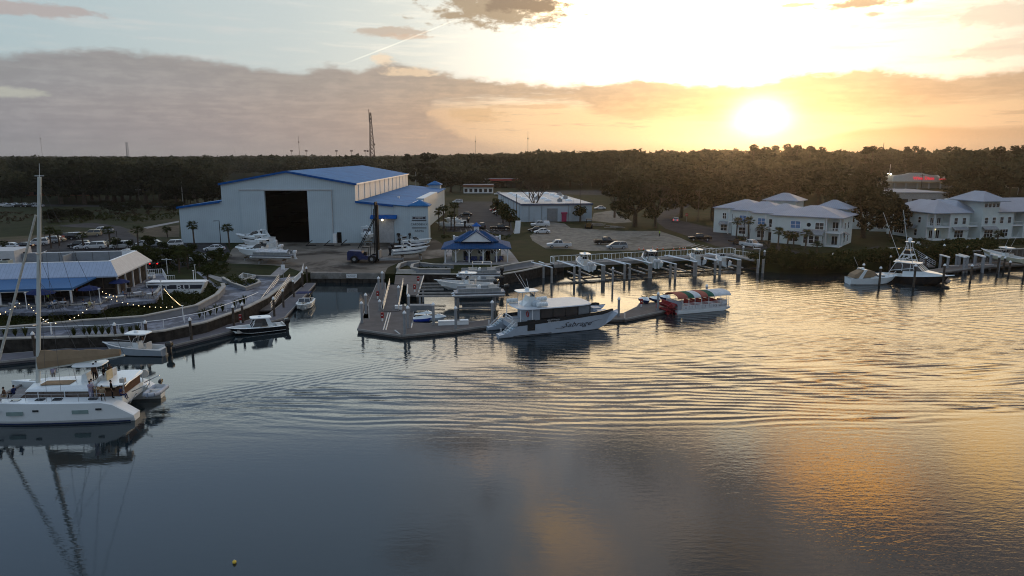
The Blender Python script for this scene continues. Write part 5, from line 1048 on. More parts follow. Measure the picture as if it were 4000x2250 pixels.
def cruiser(label, loc, rz, L=9.5, B=3.0, mh=None, canvas=None, arch=True, group=None, stripe=None, ant=False, eng=0):
 t = thing('cabin_cruiser', label, 'boat', loc, rz, group); S = sects(L, B, 1.15, 1.55, rake=1.2, fine=.4, pt=2.4); hull(t, S, mh or M_hullw, M_hullw, (.02, .36), .6, .25, stripe, .3)
 q = MB(); rr = []
 for x, w, z in ((-.10 * L, B * .40, .62), (.05 * L, B * .36, .60), (.2 * L, B * .27, .42), (.36 * L, B * .12, .16), (.42 * L, B * .05, .04)):
  zt = 1.15 + .4 * ((x / L) + .5) ** 1.7; rr.append([(x, -w, zt), (x, -w * .8, zt + z), (x, w * .8, zt + z), (x, w, zt)])
 q.loft(rr); q.build('cabin_top', M_hullw, t)
 windscreen(t, .05 * L, B * .72, 1.75, .75, .9, side=.2 * L)
 q = MB(); [q.bx(.16 * L - i * .9, s * (B * .325), 1.62, .5, .06, .16) for i in range(3) for s in (-1, 1)]; q.build('porthole', M_glass, t)
 q = MB(); q.box(-.2 * L, -.12 * L, -B * .36, B * .36, .6, 1.35); q.box(-.44 * L, -.36 * L, -B * .36, B * .36, .6, 1.2); q.build('cockpit_seat', M_seat, t)
 if canvas:
  q = MB(); q.loft([[(-.45 * L, -B * .42, 1.3), (-.42 * L, -B * .36, 1.9), (-.42 * L, B * .36, 1.9), (-.45 * L, B * .42, 1.3)], [(-.3 * L, -B * .44, 1.35), (-.28 * L, -B * .34, 2.6), (-.28 * L, B * .34, 2.6), (-.3 * L, B * .44, 1.35)], [(-.06 * L, -B * .42, 1.5), (-.1 * L, -B * .34, 2.7), (-.1 * L, B * .34, 2.7), (-.06 * L, B * .42, 1.5)], [(-.0 * L, -B * .40, 1.8), (-.03 * L, -B * .34, 2.5), (-.03 * L, B * .34, 2.5), (-.0 * L, B * .40, 1.8)]]); q.build('cockpit_canvas', canvas, t)
 if arch:
  q = MB(); [q.side([(-.36 * L, 1.2), (-.28 * L, 1.2), (-.2 * L, 2.75), (-.25 * L, 2.75)], s * B * .44 - .07, s * B * .44 + .07) for s in (-1, 1)]; q.box(-.25 * L, -.19 * L, -B * .46, B * .46, 2.752, 2.88); q.build('radar_arch', M_hullw, t)
  q = MB(); q.lathe([(.3, 2.88), (.3, 3.05), (.03, 3.15)], 10, (-.22 * L, 0, 0)); q.build('radar_dome', M_hullw, t)
 if ant: frame(t, 'antenna', [((-.25 * L, .9, 2.8), (-.36 * L, 1.1, 5))], .02, M_white)
 frame(t, 'bow_rail', [((.05 * L, s * B * .45, 1.85), (.45 * L, s * B * .1, 2.1)) for s in (-1, 1)] + [((x * L, s * w * B, 1.4), (x * L, s * w * B, 1.9)) for x, w in ((.1, .43), (.25, .34), (.38, .2)) for s in (-1, 1)], .022)
 for i in range(eng): outboard(t, -L / 2, (i - (eng - 1) / 2) * .7, .95, M_engw)
 return t
def pontoon(label, loc, rz, L=7.4, B=2.5, me=None, cover=False, group=None, bimini=False):
 t = thing('pontoon_boat', label, 'boat', loc, rz, group)
 q = MB()
 for s in (-1, 1): q.set(0, s * B * .34, .18); q.M = q.M @ Matrix.Rotation(R(90), 4, 'Y'); q.lathe([(.05, -L / 2), (.33, -L / 2 + .1), (.33, L / 2 - .9), (.25, L / 2 - .35), (.03, L / 2)], 12)
 q.build('pontoon_tube', M_alu, t, True)
 MB().box(-L / 2, L / 2 - .4, -B / 2, B / 2, .55, .68).build('deck', mat('grey_blue_deck', (.22, .24, .27), .6), t)
 for y in (-B / 2 + .03, B / 2 - .03):
  q = MB(); q.box(-L / 2 + .7, L / 2 - 1.0, y - .015, y + .015, .75, 1.25); q.build('fence_panel', mat('grey_fence_panel', (.30, .32, .33), .4, .4), t)
  q = MB(); x0, x1 = -L / 2 + .7, L / 2 - 1.0; q.tube((x0, y, 1.32), (x1, y, 1.32), .035, n=4); q.tube((x0, y, .72), (x1, y, .72), .03, n=4); [q.tube((x0 + (x1 - x0) * i / 5, y, .7), (x0 + (x1 - x0) * i / 5, y, 1.32), .03, n=4) for i in range(6)]; q.build('fence_rail', M_alu, t)
 sm = M_white if cover else M_seat
 for x, w in ((-L * .3, 1.4), (L * .12, 1.6)):
  for s in (-1, 1): q = MB(); q.box(x - w / 2, x + w / 2, s * B * .36 - .25, s * B * .36 + .25, .69, 1.08); q.box(x - w / 2, x + w / 2, s * B * .45 - .07, s * B * .45 + .07, 1.08, 1.45); q.build('bench_seat', sm, t)
 q = MB(); q.side([(-.5, .69), (.1, .69), (0, 1.35), (-.3, 1.6), (-.5, 1.5)], -.75, -.15); q.build('helm_console', M_hullw, t)
 if cover:
  b = MB(); rr = []
  for x in np.linspace(-L * .4, L * .34, 9): rr.append([(x, -B * .46, 1.2), (x, -B * .3, 1.55 + .15 * math.sin(x * 5)), (x, 0, 1.75 + .2 * math.cos(x * 3.1)), (x, B * .3, 1.5 + .15 * math.cos(x * 4)), (x, B * .46, 1.2)])
  b.loft(rr, closed=False, cap=False); b.build('canvas_cover', mat('crumpled_white_cover', (.52, .53, .54), .8, var=.15, scale=3, bump=.6), t)
 if bimini:
  frame(t, 'tower_frame', [((x, s * B * .46, 1.3), (x, s * B * .44, 2.5)) for x in (-L * .3, L * .12) for s in (-1, 1)] + [((-L * .3, s * B * .44, 2.5), (L * .12, s * B * .44, 2.5)) for s in (-1, 1)] + [((x, -B * .44, 2.5), (x, B * .44, 2.5)) for x in (-L * .3, -L * .1, L * .12)], .05)
 outboard(t, -L / 2, 0, .75, me); return t
def cradle(loc, rz, label, h, w=1.6, L=4, group='stands under the stored boats'):
 t = thing('boat_stand', label, 'boat stand', loc, rz, group)
 for x in (-L / 2, L / 2):
  q = MB(); q.box(x - .15, x + .15, -w / 2, w / 2, h - .25, h); q.build('bunk', mat('stand_timber', (.16, .12, .08), .9), t)
  for s in (-1, 1): q = MB(); q.tube((x, s * w * .35, 0), (x, s * w * .35, h - .251), .08, n=5); q.tube((x, s * w * .62, 0), (x, s * w * .37, h - .3), .05, n=5); q.build('stand_leg', M_grey, t)
 return t
def between(stern, bow, zs, zb=None):
 a, b = G(*stern, zs), G(*bow, zs if zb is None else zb); d = b - a; return (a + b) / 2, math.atan2(d.y, d.x), math.hypot(d.x, d.y)
c, a, L = between((655, 1370), (398, 1362), .5); center_console('pale grey blue centre console with white hardtop moored at the left floating dock', (c.x, c.y, 0), a, 8.3, 2.6, M_hullg, 1, antenna=False)
c, a, L = between((1092, 1272), (903, 1293), .6); bowrider('black hulled bowrider with white hardtop moored at the bend of the left dock', (c.x, c.y, 0), a, 7.6, 2.6, M_hullk, True, 1, M_hullk, stripe=(M_hullw, .12, .2))
c, a, L = between((1212, 1165), (1168, 1216), .5); bowrider('small white bowrider with open bow seats facing the camera in the launch basin', (c.x, c.y, 0), a, 6.6, 2.5, M_hullw, stripe=(M_hullg, .3, .55))
c = G(1188, 1160, 1.4); tag(MB().set(c.x, c.y, 2.1).box(-1.1, 1.1, -.8, .8, 0, .06).build('boat_bimini', M_navy), 'dark canvas sunshade folded over the small white bowrider stern', 'sunshade')
YG = 'boats stored on stands at the left of the yard'
for f, stern, bow, h, kw, l in ((cruiser, (1075, 965), (915, 958), .9, dict(L=10.5, mh=M_hullw, stripe=(M_hullk, .0, .62), group=YG), 'express cruiser with black lower hull on a stand by the hangar doorway'),
  (center_console, (1090, 985), (930, 975), .9, dict(L=9.5, B=2.8, eng=1, me=M_engw, antenna=True, group=YG), 'white centre console with tilted antenna on a stand behind the pontoon boat'),
  (center_console, (1110, 1005), (920, 1000), .9, dict(L=9.5, B=2.8, eng=2, me=M_engw, topm=M_hullw, group=YG), 'white centre console with two big white engines directly behind the pontoon boat'),
  (cruiser, (1100, 1020), (915, 1015), .8, dict(L=10, B=2.9, group=YG, arch=False), 'white cuddy cruiser whose bow pokes out left of the pontoon boat'),
  (pontoon, (1145, 1030), (985, 1028), .9, dict(L=9.0, B=2.6, me=M_engw, cover=True, group=YG), 'pontoon boat with crumpled white covers nearest the lawn')):
 c, a, L = between(stern, bow, LZ); f(l, (c.x, c.y, LZ + h + .3), a, **kw); cradle((c.x, c.y, LZ), a, 'stand under the ' + l[:38].replace('white ', 'white '), h, 1.8, 5)
RG = 'boats stored on racks at the right of the yard'
for f, stern, bow, h, kw, l in ((bowrider, (1568, 948), (1640, 940), .7, dict(L=7, eng=1, stripe=(M_brownglass, .2, .7), group=RG), 'white and maroon bowrider with black engine under the hangar wall signs'),
  (bowrider, (1610, 948), (1675, 938), .7, dict(L=7.2, eng=1, mh=M_hullw, stripe=(M_navy, 0, .5), group=RG), 'white bow and navy bottom runabout farthest right under the wall signs'),
  (bowrider, (1575, 972), (1680, 968), .9, dict(L=7.4, group=RG, stripe=(M_navy, .0, .3)), 'white runabout in the middle of the right hand row of stored boats'),
  (center_console, (1545, 990), (1670, 985), .5, dict(L=8, top=False, mh=M_hullk, group=RG), 'low dark hulled skiff between the white runabouts in the right row'),
  (center_console, (1545, 1020), (1668, 1012), 1.2, dict(L=8.4, top=False, eng=1, group=RG, stripe=(M_navy, .55, .75)), 'open white skiff with blue stripe and black engine, front of the right row')):
 c, a, L = between(stern, bow, LZ); f(l, (c.x, c.y, LZ + h + .3), a, **kw); cradle((c.x, c.y, LZ), a, 'rack under the ' + l[:40], h, 1.6, 4)
c = G(1437, 958, LZ); cruiser('white cabin boat with its bow to the camera beside the forklift mast', (c.x, c.y, LZ + 1.6), R(-75), 9, 3.0, stripe=(M_hullk, 0, .3), group=None); cradle((c.x, c.y, LZ), R(-75), 'stand under the cabin boat beside the forklift', 1.3, 1.8, 5)
CG = 'boats beside the car park'
for stern, bow, kw, l in (((1800, 895), (1712, 897), dict(L=8.5), 'white centre console on a trailer behind the pavilion roof'), ((1820, 882), (1740, 880), dict(L=7.5, top=False), 'open white boat farther back among the palm trunks by the car park')):
 c, a, L = between(stern, bow, LZ); center_console(l, (c.x, c.y, LZ + .9), a, group=CG, **kw); cradle((c.x, c.y, LZ), a, 'trailer stand under the ' + l[:36], .6)
c, a, L = between((1945, 1125), (1680, 1118), 2.2); center_console('long white centre console with white hardtop on the lift behind the pontoon boat', (c.x, c.y, 2.0), a, 10.2, 2.9, M_hullw, 2, antenna=False)
c, a, L = between((1955, 1155), (1775, 1160), 2.7); pontoon('silver pontoon boat high on the near lift with black engine', (c.x, c.y + 1.2, 2.62), a, 8.2, 2.6)
c, a, L = between((1945, 1078), (1790, 1080), 2.2); pontoon('pontoon boat with tall white rail frame behind the near lifts', (c.x, c.y, 2.2), a, 8, 2.6, bimini=True)
c, a, L = between((1930, 1105), (1800, 1108), 2.0); pontoon('low pontoon boat between the seawall and the long centre console', (c.x, c.y + 1.5, 1.3), a, 7.5, 2.5)
c, a, L = between((2322, 1066), (2245, 1016), 2.2); center_console('white centre console with twin white engines and hardtop, left end of the lift dock', (c.x, c.y, 2.15), a, 9.5, 2.9, M_hullw, 2, M_engw)
c, a, L = between((2580, 1053), (2503, 1004), 2.2)
t = center_console('pale mint walkaround boat with enclosed hardtop on the lift dock', (c.x, c.y, 2.15), a, 10, 3.2, M_hulls, 2, M_engw, bow_z=1.7)
windscreen(t, 1.2, 2.4, 1.2, 1.4, .7, side=2.4)
c, a, L = between((2752, 1036), (2688, 1003), 2.2); center_console('white centre console with oval top, third along the lift dock', (c.x, c.y, 2.05), a, 7.2, 2.5, M_hullw, 1)
c, a, L = between((2850, 1038), (2790, 1010), 2.2); center_console('low open white skiff with black engine, last on the lift dock', (c.x, c.y, 1.9), a, 6.2, 2.3, M_hullw, 1, top=False)
c, a, L = between((3325, 1098), (3490, 1098), .5); cruiser('white cabin cruiser with tan canvas moored left of the sportfishing boat', (c.x, c.y, 0), a, 9.3, 3.1, M_hullw, M_canv, ant=True)
c, a, L = between((3985, 1032), (3845, 1010), 1.5); center_console('cream hulled centre console on a lift at the right edge', (c.x, c.y, 1.9), a, 10.5, 3.0, M_hullc, 2, M_engw, bow_z=1.7, antenna=True)
def sportfisher():
 a = G(3482, 1095, 0); b = G(3668, 1118, 0); d = b - a; an = math.atan2(d.y, d.x); c = (a + b) / 2
 t = thing('sportfishing_boat', 'black hulled sportfishing boat with tall white tuna tower and outriggers', 'boat', (c.x, c.y, 0), an); L, B = 13.0, 4.0
 S = sects(L, B, 1.1, 2.3, rake=1.8, fine=.35, pt=2.3, sw=.88); hull(t, S, M_hullk, M_hullw, (.02, .3), .7, .25, None, .12)
 q = MB(); rr = []
 for x, w, z in ((-1.8, 1.7, 1.0), (1.5, 1.6, .95), (3.4, 1.1, .55), (5.2, .35, .08)):
  zt = 1.1 + 1.2 * ((x / L) + .5) ** 1.7; rr.append([(x, -w, zt), (x, -w * .85, zt + z), (x, w * .85, zt + z), (x, w, zt)])
 q.loft(rr); q.build('cabin_top', M_hullw, t)
 q = MB(); q.loft([[(-3.4, -1.5, 2.1), (1.6, -1.4, 2.6), (1.6, 1.4, 2.6), (-3.4, 1.5, 2.1)], [(-3.4, -1.35, 3.7), (.3, -1.2, 3.75), (.3, 1.2, 3.75), (-3.4, 1.35, 3.7)]]); q.build('wheelhouse_glass', M_glass, t)
 frame(t, 'window_mullion', [((1.62, s * .5, 2.6), (.32, s * .42, 3.76)) for s in (-1, 1)] + [((1.62, s * 1.42, 2.6), (.32, s * 1.22, 3.76)) for s in (-1, 1)] + [((x, s * 1.47, 2.3), (x, s * 1.3, 3.7)) for x in (-2, -.6) for s in (-1, 1)], .06, M_hullw)
 slab(t, 'wheelhouse_roof', -3.9, .9, 3.1, 3.78, .16, M_hullw)
 legs = []
 for s in (-1, 1):
  legs += [((-4.4, s * 1.9, 1.2), (-2.0, s * .7, 6.6)), ((.2, s * 1.6, 2.6), (-1.2, s * .7, 6.6)), ((-3.0, s * 1.35, 3.9), (-1.9, s * .7, 6.6)), ((-4.0, s * 1.75, 2.2), (.0, s * 1.5, 3.0)), ((-3.1, s * 1.25, 4.3), (-.4, s * 1.25, 4.3)), ((-2.6, s * 1.0, 5.3), (-.8, s * 1.0, 5.3)), ((-3.4, s * 1.5, 3.5), (-.8, s * 1.0, 5.3)), ((-2.0, s * .7, 6.6), (-1.9, s * .6, 7.7)), ((-1.2, s * .7, 6.6), (-1.3, s * .6, 7.7))]
 for z, y, x0, x1 in ((5.3, 1.0, -2.6, -.8), (6.6, .7, -2, -1.2), (4.3, 1.25, -3.1, -.4)): legs += [((x0, -y, z), (x0, y, z)), ((x1, -y, z), (x1, y, z))]
 frame(t, 'tuna_tower', legs, .055, M_white)
 slab(t, 'tower_platform', -2.5, -.8, 1.7, 5.35, .1, M_hullw); slab(t, 'buggy_top', -2.3, -.9, 1.7, 7.7, .1, M_hullw)
 q = MB(); q.box(-2.2, -1.1, -.65, .65, 5.46, 6.2); q.build('tower_canvas', M_eng, t)
 q = MB(); q.ball((-1.6, 0, 8.15), .42); q.build('radome', M_hullw, t, True)
 frame(t, 'outrigger', [((-1.8, -1.7, 3.2), (-5.5, -3.6, 13.2))], .04, M_white); frame(t, 'outrigger', [((-1.8, 1.7, 3.2), (-4.5, 3.4, 13.4))], .04, M_white)
 q = MB(); q.box(-4.6, -3.9, -1.0, 1.0, .72, 1.3); q.build('cockpit_bench', M_seat, t)
sportfisher()
def catamaran():
 stern = Vector((-34.9, 64.7, 0)); an = math.atan2(-.09, -1); L = 14.2
 c = stern + Vector((math.cos(an), math.sin(an), 0)) * L / 2
 t = thing('sailing_catamaran', 'large white sailing catamaran with tan sail bag motoring out at lower left', 'boat', c, an)
 for s in (-1, 1):
  b = MB(); rr = []; y0 = s * 3.0; n = 16
  for i in range(n + 1):
   f = i / n; x = -7.1 + L * f; w = .92 * min(1, .72 + f * 1.1) * (1 if f < .5 else max(.02, 1 - ((f - .5) / .5) ** 2.3))
   zt = 1.85 + .25 * f;
   if f < .15: zt = .55 + (1.9 - .55) * (f / .15)
   zk = -.3 + .3 * max(0, (f - .85) / .15); xs = .25 * max(0, (f - .8) / .2)
   rr.append([(x, y0 + w, zt), (x - xs, y0 + w * .93, .35), (x - xs, y0 + w * .55, zk), (x - xs, y0 - w * .55, zk), (x - xs, y0 - w * .93, .35), (x, y0 - w, zt), (x, y0 - w * .75, zt + .05), (x, y0 + w * .75, zt + .05)])
  b.loft(rr); h = b.build('hull', M_hullw, t)
  q = MB(); q.loft([[(x_, y0 - s * 0 + sg * (w_ + .012), z_) for z_ in (.05, .16)] for x_, w_ in ((-6.8, .70), (-5, .86), (0, .9), (3, .80), (5.5, .45), (6.8, .12)) for sg in (s,)], closed=False, cap=False); q.build('waterline_stripe', M_navy, h)
  q = MB()
  for x, w in ((-4.2, .5), (1.2, .5), (4.5, .5)): q.box(x - w / 2, x + w / 2, y0 + s * .86, y0 + s * .945, 1.25, 1.42)
  q.build('hull_porthole', M_glass, h)
  q = MB()
  for x in (-2.6, 3.0): q.box(x - .7, x + .7, y0 + s * .87, y0 + s * .935, .95, 1.3)
  q.build('hull_window', mat('sea_green_window', (.22, .31, .30), .2), h)
  q = MB()
  for x in (-3.4, -.3, 1.2, 3.3, 5.0): q.box(x - .35, x + .35, y0 - .28, y0 + .22, 2.0, 2.13)
  q.build('deck_hatch', M_glass, h)
  q = MB(); [q.box(-6.9 + .42 * k, -6.5 + .42 * k, y0 - .45, y0 + .45, .4 + .24 * k, .62 + .25 * k) for k in range(5)]; q.build('stern_step', M_hullw, h)
  r = MB(); yy = y0 + s * .72; xs = [-4.8, -2.5, -.2, 2.0, 4.1, 6.0]; zz = lambda x: 1.95 + .25 * (x + 7.1) / L
  for x0 in xs: r.tube((x0, yy if x0 < 5 else yy - s * .4, zz(x0)), (x0, yy if x0 < 5 else yy - s * .4, zz(x0) + .75), .022, n=4)
  for x0, x1 in zip(xs, xs[1:]):
   for hh in (.4, .74): r.tube((x0, yy if x0 < 5 else yy - s * .4, zz(x0) + hh), (x1, yy if x1 < 5 else yy - s * .4, zz(x1) + hh), .012, n=4)
  r.build('lifeline', M_steel, t)
 q = MB(); q.box(-5.6, 2.3, -2.3, 2.3, .95, 1.9); q.build('bridge_deck', M_hullw, t)
 q = MB(); q.box(2.31, 6.2, -2.1, 2.1, 1.55, 1.62); q.box(6.0, 6.25, -3, 3, 1.6, 1.8); q.build('trampoline', mat('grey_net', (.2, .2, .2), .9), t)
 q = MB(); q.loft([[(-2.6, -2.3, 1.9), (3.6, -1.9, 1.9), (4.0, 0, 1.9), (3.6, 1.9, 1.9), (-2.6, 2.3, 1.9)], [(-2.6, -2.15, 2.55), (2.8, -1.75, 2.55), (3.2, 0, 2.55), (2.8, 1.75, 2.55), (-2.6, 2.15, 2.55)]]); q.build('saloon_window', M_brownglass, t)
 q = MB(); q.loft([[(-3.0, -2.4, 2.552), (3.0, -2.0, 2.552), (3.5, 0, 2.552), (3.0, 2.0, 2.552), (-3.0, 2.4, 2.552)], [(-3.0, -2.3, 2.75), (2.9, -1.85, 2.72), (3.3, 0, 2.72), (2.9, 1.85, 2.72), (-3.0, 2.3, 2.75)], [(-2.9, -1.7, 2.95), (2.2, -1.2, 2.85), (2.5, 0, 2.85), (2.2, 1.2, 2.85), (-2.9, 1.7, 2.95)]]); q.build('coachroof', M_hullw, t)
 q = MB(); [q.box(-2.9 + 2.3 * k, -2.86 + 2.3 * k, s * 2.28 - .04, s * 2.28 + .04, 1.9, 2.55) for k in range(3) for s in (-1, 1)]; q.build('window_post', M_hullw, t)
 q = MB(); q.box(-.6, 2.0, .1, 1.3, 2.9, 2.98); q.build('sun_pad', M_canv, t)
 q = MB(); q.box(-3.6, -2.9, -1.1, .9, 2.9, 3.35); q.box(-3.8, -3.6, -1.1, .9, 2.9, 3.8); q.build('helm_seat', M_seat, t)
 q = MB(); q.side([(-1.9, 2.9), (-1.3, 2.9), (-1.4, 3.6), (-1.8, 3.7)], -.8, .6); q.build('helm_console', M_hullw, t)
 slab(t, 'bimini_top', -3.4, -.6, 2.3, 4.45, .12, M_hullw)
 frame(t, 'bimini_frame', [((x, s * .95, 2.9), (x + .2, s * 1.0, 4.46)) for x in (-3.2, -1.1) for s in (-1, 1)], .03)
 slab(t, 'aft_hardtop', -6.0, -3.2, 5.0, 2.95, .13, M_hullw, .0)
 frame(t, 'hardtop_post', [((x, s * 2.1, 1.9), (x, s * 2.1, 2.96)) for x in (-5.7, -3.3) for s in (-1, 1)], .05)
 q = MB(); q.box(-5.4, -3.2, 1.0, 2.1, 1.91, 2.4); q.box(-5.5, -5.0, -2.0, 2.1, 1.91, 2.75); q.build('cockpit_bench', mat('brown_cushion', (.15, .09, .06), .8), t)
 q = MB(); q.set(-5.3, -3.55, 2.35, rx=R(90)); q.lathe([(.02, -.08), (.38, -.08), (.4, .08), (.02, .1)], 12); q.build('stern_ring_bag', M_seat, t)
 m = 2.9; q = MB(); mx = lambda z: m - (z - 2.8) * .125
 q.tube((m, 0, 2.8), (mx(22), 0, 22.0), .20, .16, 10); q.build('mast', mat('mast_paint', (.52, .55, .52), .4, var=.05), t)
 q = MB(); [q.tube((mx(z) - .2, s * w_, z + .2), (mx(z), 0, z), .05, n=5) for z, w_ in ((8.4, 1.3), (15, .9)) for s in (-1, 1)]; q.build('spreader', M_steel, t)
 q = MB(); q.tube((mx(22), 0, 22), (mx(23), 0, 23.2), .02, n=4); q.tube((mx(22) - .4, 0, 22.1), (mx(22) + .4, 0, 22.1), .025, n=4); q.build('masthead_antenna', M_white, t)
 be = (m - 7.9, -.4, 5.15); q = MB(); q.tube((m - .2, 0, 4.05), be, .13, .11, 8); q.build('boom', mat('mast_paint', (.5, .5, .5)), t)
 q = MB(); n = 10; rr = []
 for i in range(n + 1):
  f = i / n; x = m - .25 - 7.3 * f; z = 4.15 + 1.0 * f; h = 1.75 - 1.15 * f + .06 * math.sin(i * 2.2); w = .30 - .1 * f; y = -.38 * f
  rr.append([(x, y - w * .7, z), (x, y - w, z + h * .4), (x, y - .06, z + h), (x, y + .06, z + h), (x, y + w, z + h * .4), (x, y + w * .7, z)])
 q.loft(rr); q.build('sail_bag', M_canv, t)
 q = MB(); q.tube((mx(18.6) + .3, 0, 18.6), (7.2, 0, 2.0), .10, .13, 8); q.build('furled_jib', mat('furled_sail', (.50, .49, .44), .8, var=.12, scale=4), t)
 st = [((mx(21), 0, 21), (-1.0, s * 3.6, 2.1)) for s in (-1, 1)] + [((mx(15), 0, 15), (.3, s * 3.6, 2.1)) for s in (-1, 1)] + [((mx(21.5), 0, 21.5), (be[0], be[1], be[2])), ((mx(12.5), 0, 12.5), (m - 4, -.2, 5.2)), ((mx(12.5), 0, 12.5), (m - 6, -.3, 5.2))]
 frame(t, 'shroud', st, .016, mat('dark_wire', (.05, .05, .05), .5), 4)
 frame(t, 'davit', [((-5.9, s * 1.4 - .5, 1.9), (-7.4, s * 1.4 - .5, 2.6)) for s in (-1, 1)] + [((-5.9, s * 1.5, 1.0), (-6.6, s * 1.5, 2.0)) for s in (-1, 1)], .05)
 frame(t, 'stern_pole', [((-6.0, 2.6, 1.9), (-6.0, 2.6, 3.9)), ((-6.1, -2.6, 1.2), (-6.1, -2.6, 2.6)), ((-6.1, 2.6, 3.0), (-5.6, -2.0, 3.1))], .03)
 q = MB(); q.box(-6.2, -5.75, 2.4, 2.8, 3.4, 3.8); q.build('solar_lamp', M_seat, t)
 return t
CAT = catamaran(); CATM = Matrix.Translation(CAT.location) @ Matrix.Rotation(CAT.rotation_euler[2], 4, 'Z')
def dinghy():
 w = CATM @ Vector((-7.3, -.6, 1.35)); t = thing('dinghy', 'grey inflatable dinghy hung on davits behind the catamaran', 'dinghy', w, CAT.rotation_euler[2] + R(90))
 q = MB(); n = 14; pts = [(-1.5, -.62, 0), (.6, -.62, 0), (1.2, -.4, .08), (1.45, 0, .14), (1.2, .4, .08), (.6, .62, 0), (-1.5, .62, 0)]; q.path(pts, .22, 10); q.build('tube', mat('grey_inflatable', (.36, .40, .46), .6), t, True)
 q = MB(); q.box(-1.4, 1.0, -.45, .45, -.15, -.08); q.box(-1.45, -1.38, -.5, .5, -.2, .3); q.build('floor', M_deckw, t); q = MB(); q.box(-.4, -.1, -.5, .5, .1, .16); q.build('thwart', M_seat, t); outboard(t, -1.42, 0, .2, sc=.6)
dinghy()
def tourboat():
 an = math.atan2(6.3, 17); ux = Vector((math.cos(an), math.sin(an), 0)); c = Vector((-2.7, 93.0, 0)) + ux * 9.0
 t = thing('tour_catamaran', 'grey blue tour catamaran with script lettering moored at the angular dock', 'boat', c, an); B2 = 2.95
 mh = mat('pale_grey_blue_hull', (.40, .46, .53), .35, var=.05, spec=.5)
 for s in (-1, 1):
  b = MB(); rr = []; n = 18
  for i in range(n + 1):
   f = i / n; x = -9 + 18.2 * f; o = s * B2; w = 1.25 * (1 if f < .62 else max(.05, 1 - ((f - .62) / .38) ** 2 * .96)); zt = 1.45 + 1.0 * f ** 1.8
   if x < -6.6: zt = .45 + (1.45 - .45) * max(0, (x + 8.2) / 1.6) if x > -8.2 else .45
   io = o - s * w; u = max(0, (f - .72) / .28); zk = -.35 + (zt * .86 + .35) * u ** 2.2; oo = o - s * (.1 + .35 * u ** 2 * 1.2) * (1 if f < .99 else .5)
   oy = o - s * 1.1 * u ** 2.2
   rr.append([(x, oy, zt), (x - u * .5, oy - s * (.06 + .3 * u), max(.1, zk)), (x - u * .9, (oy + io) / 2, zk), (x - u * .5, io + s * .05, max(.1, zk)), (x, io if u == 0 else (io * (1 - u) + (oy - s * .2) * u), zt)])
  b.loft(rr); h = b.build('hull', mh, t)
  q = MB(); q.loft([[(x, s * (B2 + .015), 1.46 + 1.0 * ((x + 9) / 18.2) ** 1.8 + .005), (x, s * (B2 + .015), 2.02 + .8 * ((x + 9) / 18.2) ** 1.8), (x, s * (B2 - .1), 2.02 + .8 * ((x + 9) / 18.2) ** 1.8), (x, s * (B2 - .1), 1.46 + 1.0 * ((x + 9) / 18.2) ** 1.8 + .005)] for x in (-6.4, -4, -1, 2, 4, 5.2)] + [[(x, s * y, z0), (x, s * y, z1), (x, s * (y - .1), z1), (x, s * (y - .1), z0)] for x, y, z0, z1 in ((6.2, 2.82, 2.08, 2.6), (7.0, 2.66, 2.18, 2.66), (7.8, 2.38, 2.28, 2.70), (8.3, 2.16, 2.34, 2.62))]); q.build('black_bulwark', M_hullk, t)
  q = MB(); [q.tube((-8.4, s * 2.9 - s * k * .9, .5), (-6.6, s * 2.9 - s * k * .9, 2.1), .04, n=4) for k in (0, 1)]; [q.tube((-8.7, s * 2.7 - s * k * .4, .45), (-8.6, s * 2.7 - s * k * .4, 1.35), .03, n=4) for k in (0, 1)]; q.build('stern_handrail', M_white, t)
  q = MB(); [q.box(-8.2 + .4 * k, -7.8 + .4 * k, s * 2.3 - .5, s * 2.3 + .5, .46 + .22 * k, .66 + .25 * k) for k in range(4)]; q.build('stern_step', mat('teal_grey_step', (.28, .36, .40), .5), t)
  q = MB(); q.side([(-7.0, .15), (-1.5, .15), (-1.5, .24), (-7.0, .22)], s * (B2 - .02), s * (B2 + .02)); q.build('rub_rail', M_hullk, t)
 q = MB(); q.box(-6.8, 6.4, -2.0, 2.0, .8, 1.42); q.box(6.4, 7.8, -1.6, 1.6, 1.2, 2.0); q.build('bridge_deck', mh, t)
 q = MB(); q.box(-6.8, 6.3, -2.8, 2.8, 1.421, 1.47); q.build('main_deck', mat('grey_deck', (.33, .35, .37), .7), t)
 q = MB(); q.box(-5.0, -3.9, -B2 - .03, -B2 + .1, .75, 2.2); q.build('side_gate', M_hullk, t)
 q = MB(); q.box(-4.4, -4.3, -2.4, 2.4, 1.48, 3.5); q.box(-4.3, -3.0, -2.45, -2.35, 1.48, 3.5); q.box(-4.3, -3.0, 2.35, 2.45, 1.48, 3.5); q.build('cabin_bulkhead', mat('grey_blue_bulkhead', (.36, .41, .47), .5), t)
 for k in range(4):
  x0 = -2.8 + k * 1.85
  for s in (-1, 1): q = MB(); q.box(x0, x0 + 1.72, s * 2.45 - .03, s * 2.45 + .03, 2.2, 3.45); q.build('cabin_window', mat('brown_grey_glass', (.06, .052, .05), .15) if k < 3 else mat('pale_glass', (.18, .20, .22), .1), t)
 q = MB(); [q.box(-2.98 + k * 1.85, -2.83 + k * 1.85, s * 2.45 - .06, s * 2.45 + .06, 1.48, 3.5) for k in range(5) for s in (-1, 1)]; [q.box(-2.98, 4.6, s * 2.45 - .05, s * 2.45 + .05, 1.48, 2.19) for s in (-1, 1)]; q.build('cabin_frame', M_hullk, t)
 q = MB(); q.add([(4.62, -2.4, 1.5), (4.62, 2.4, 1.5), (4.2, 2.3, 3.45), (4.2, -2.3, 3.45)], [(0, 1, 2, 3)]); q.build('front_window', M_glass, t)
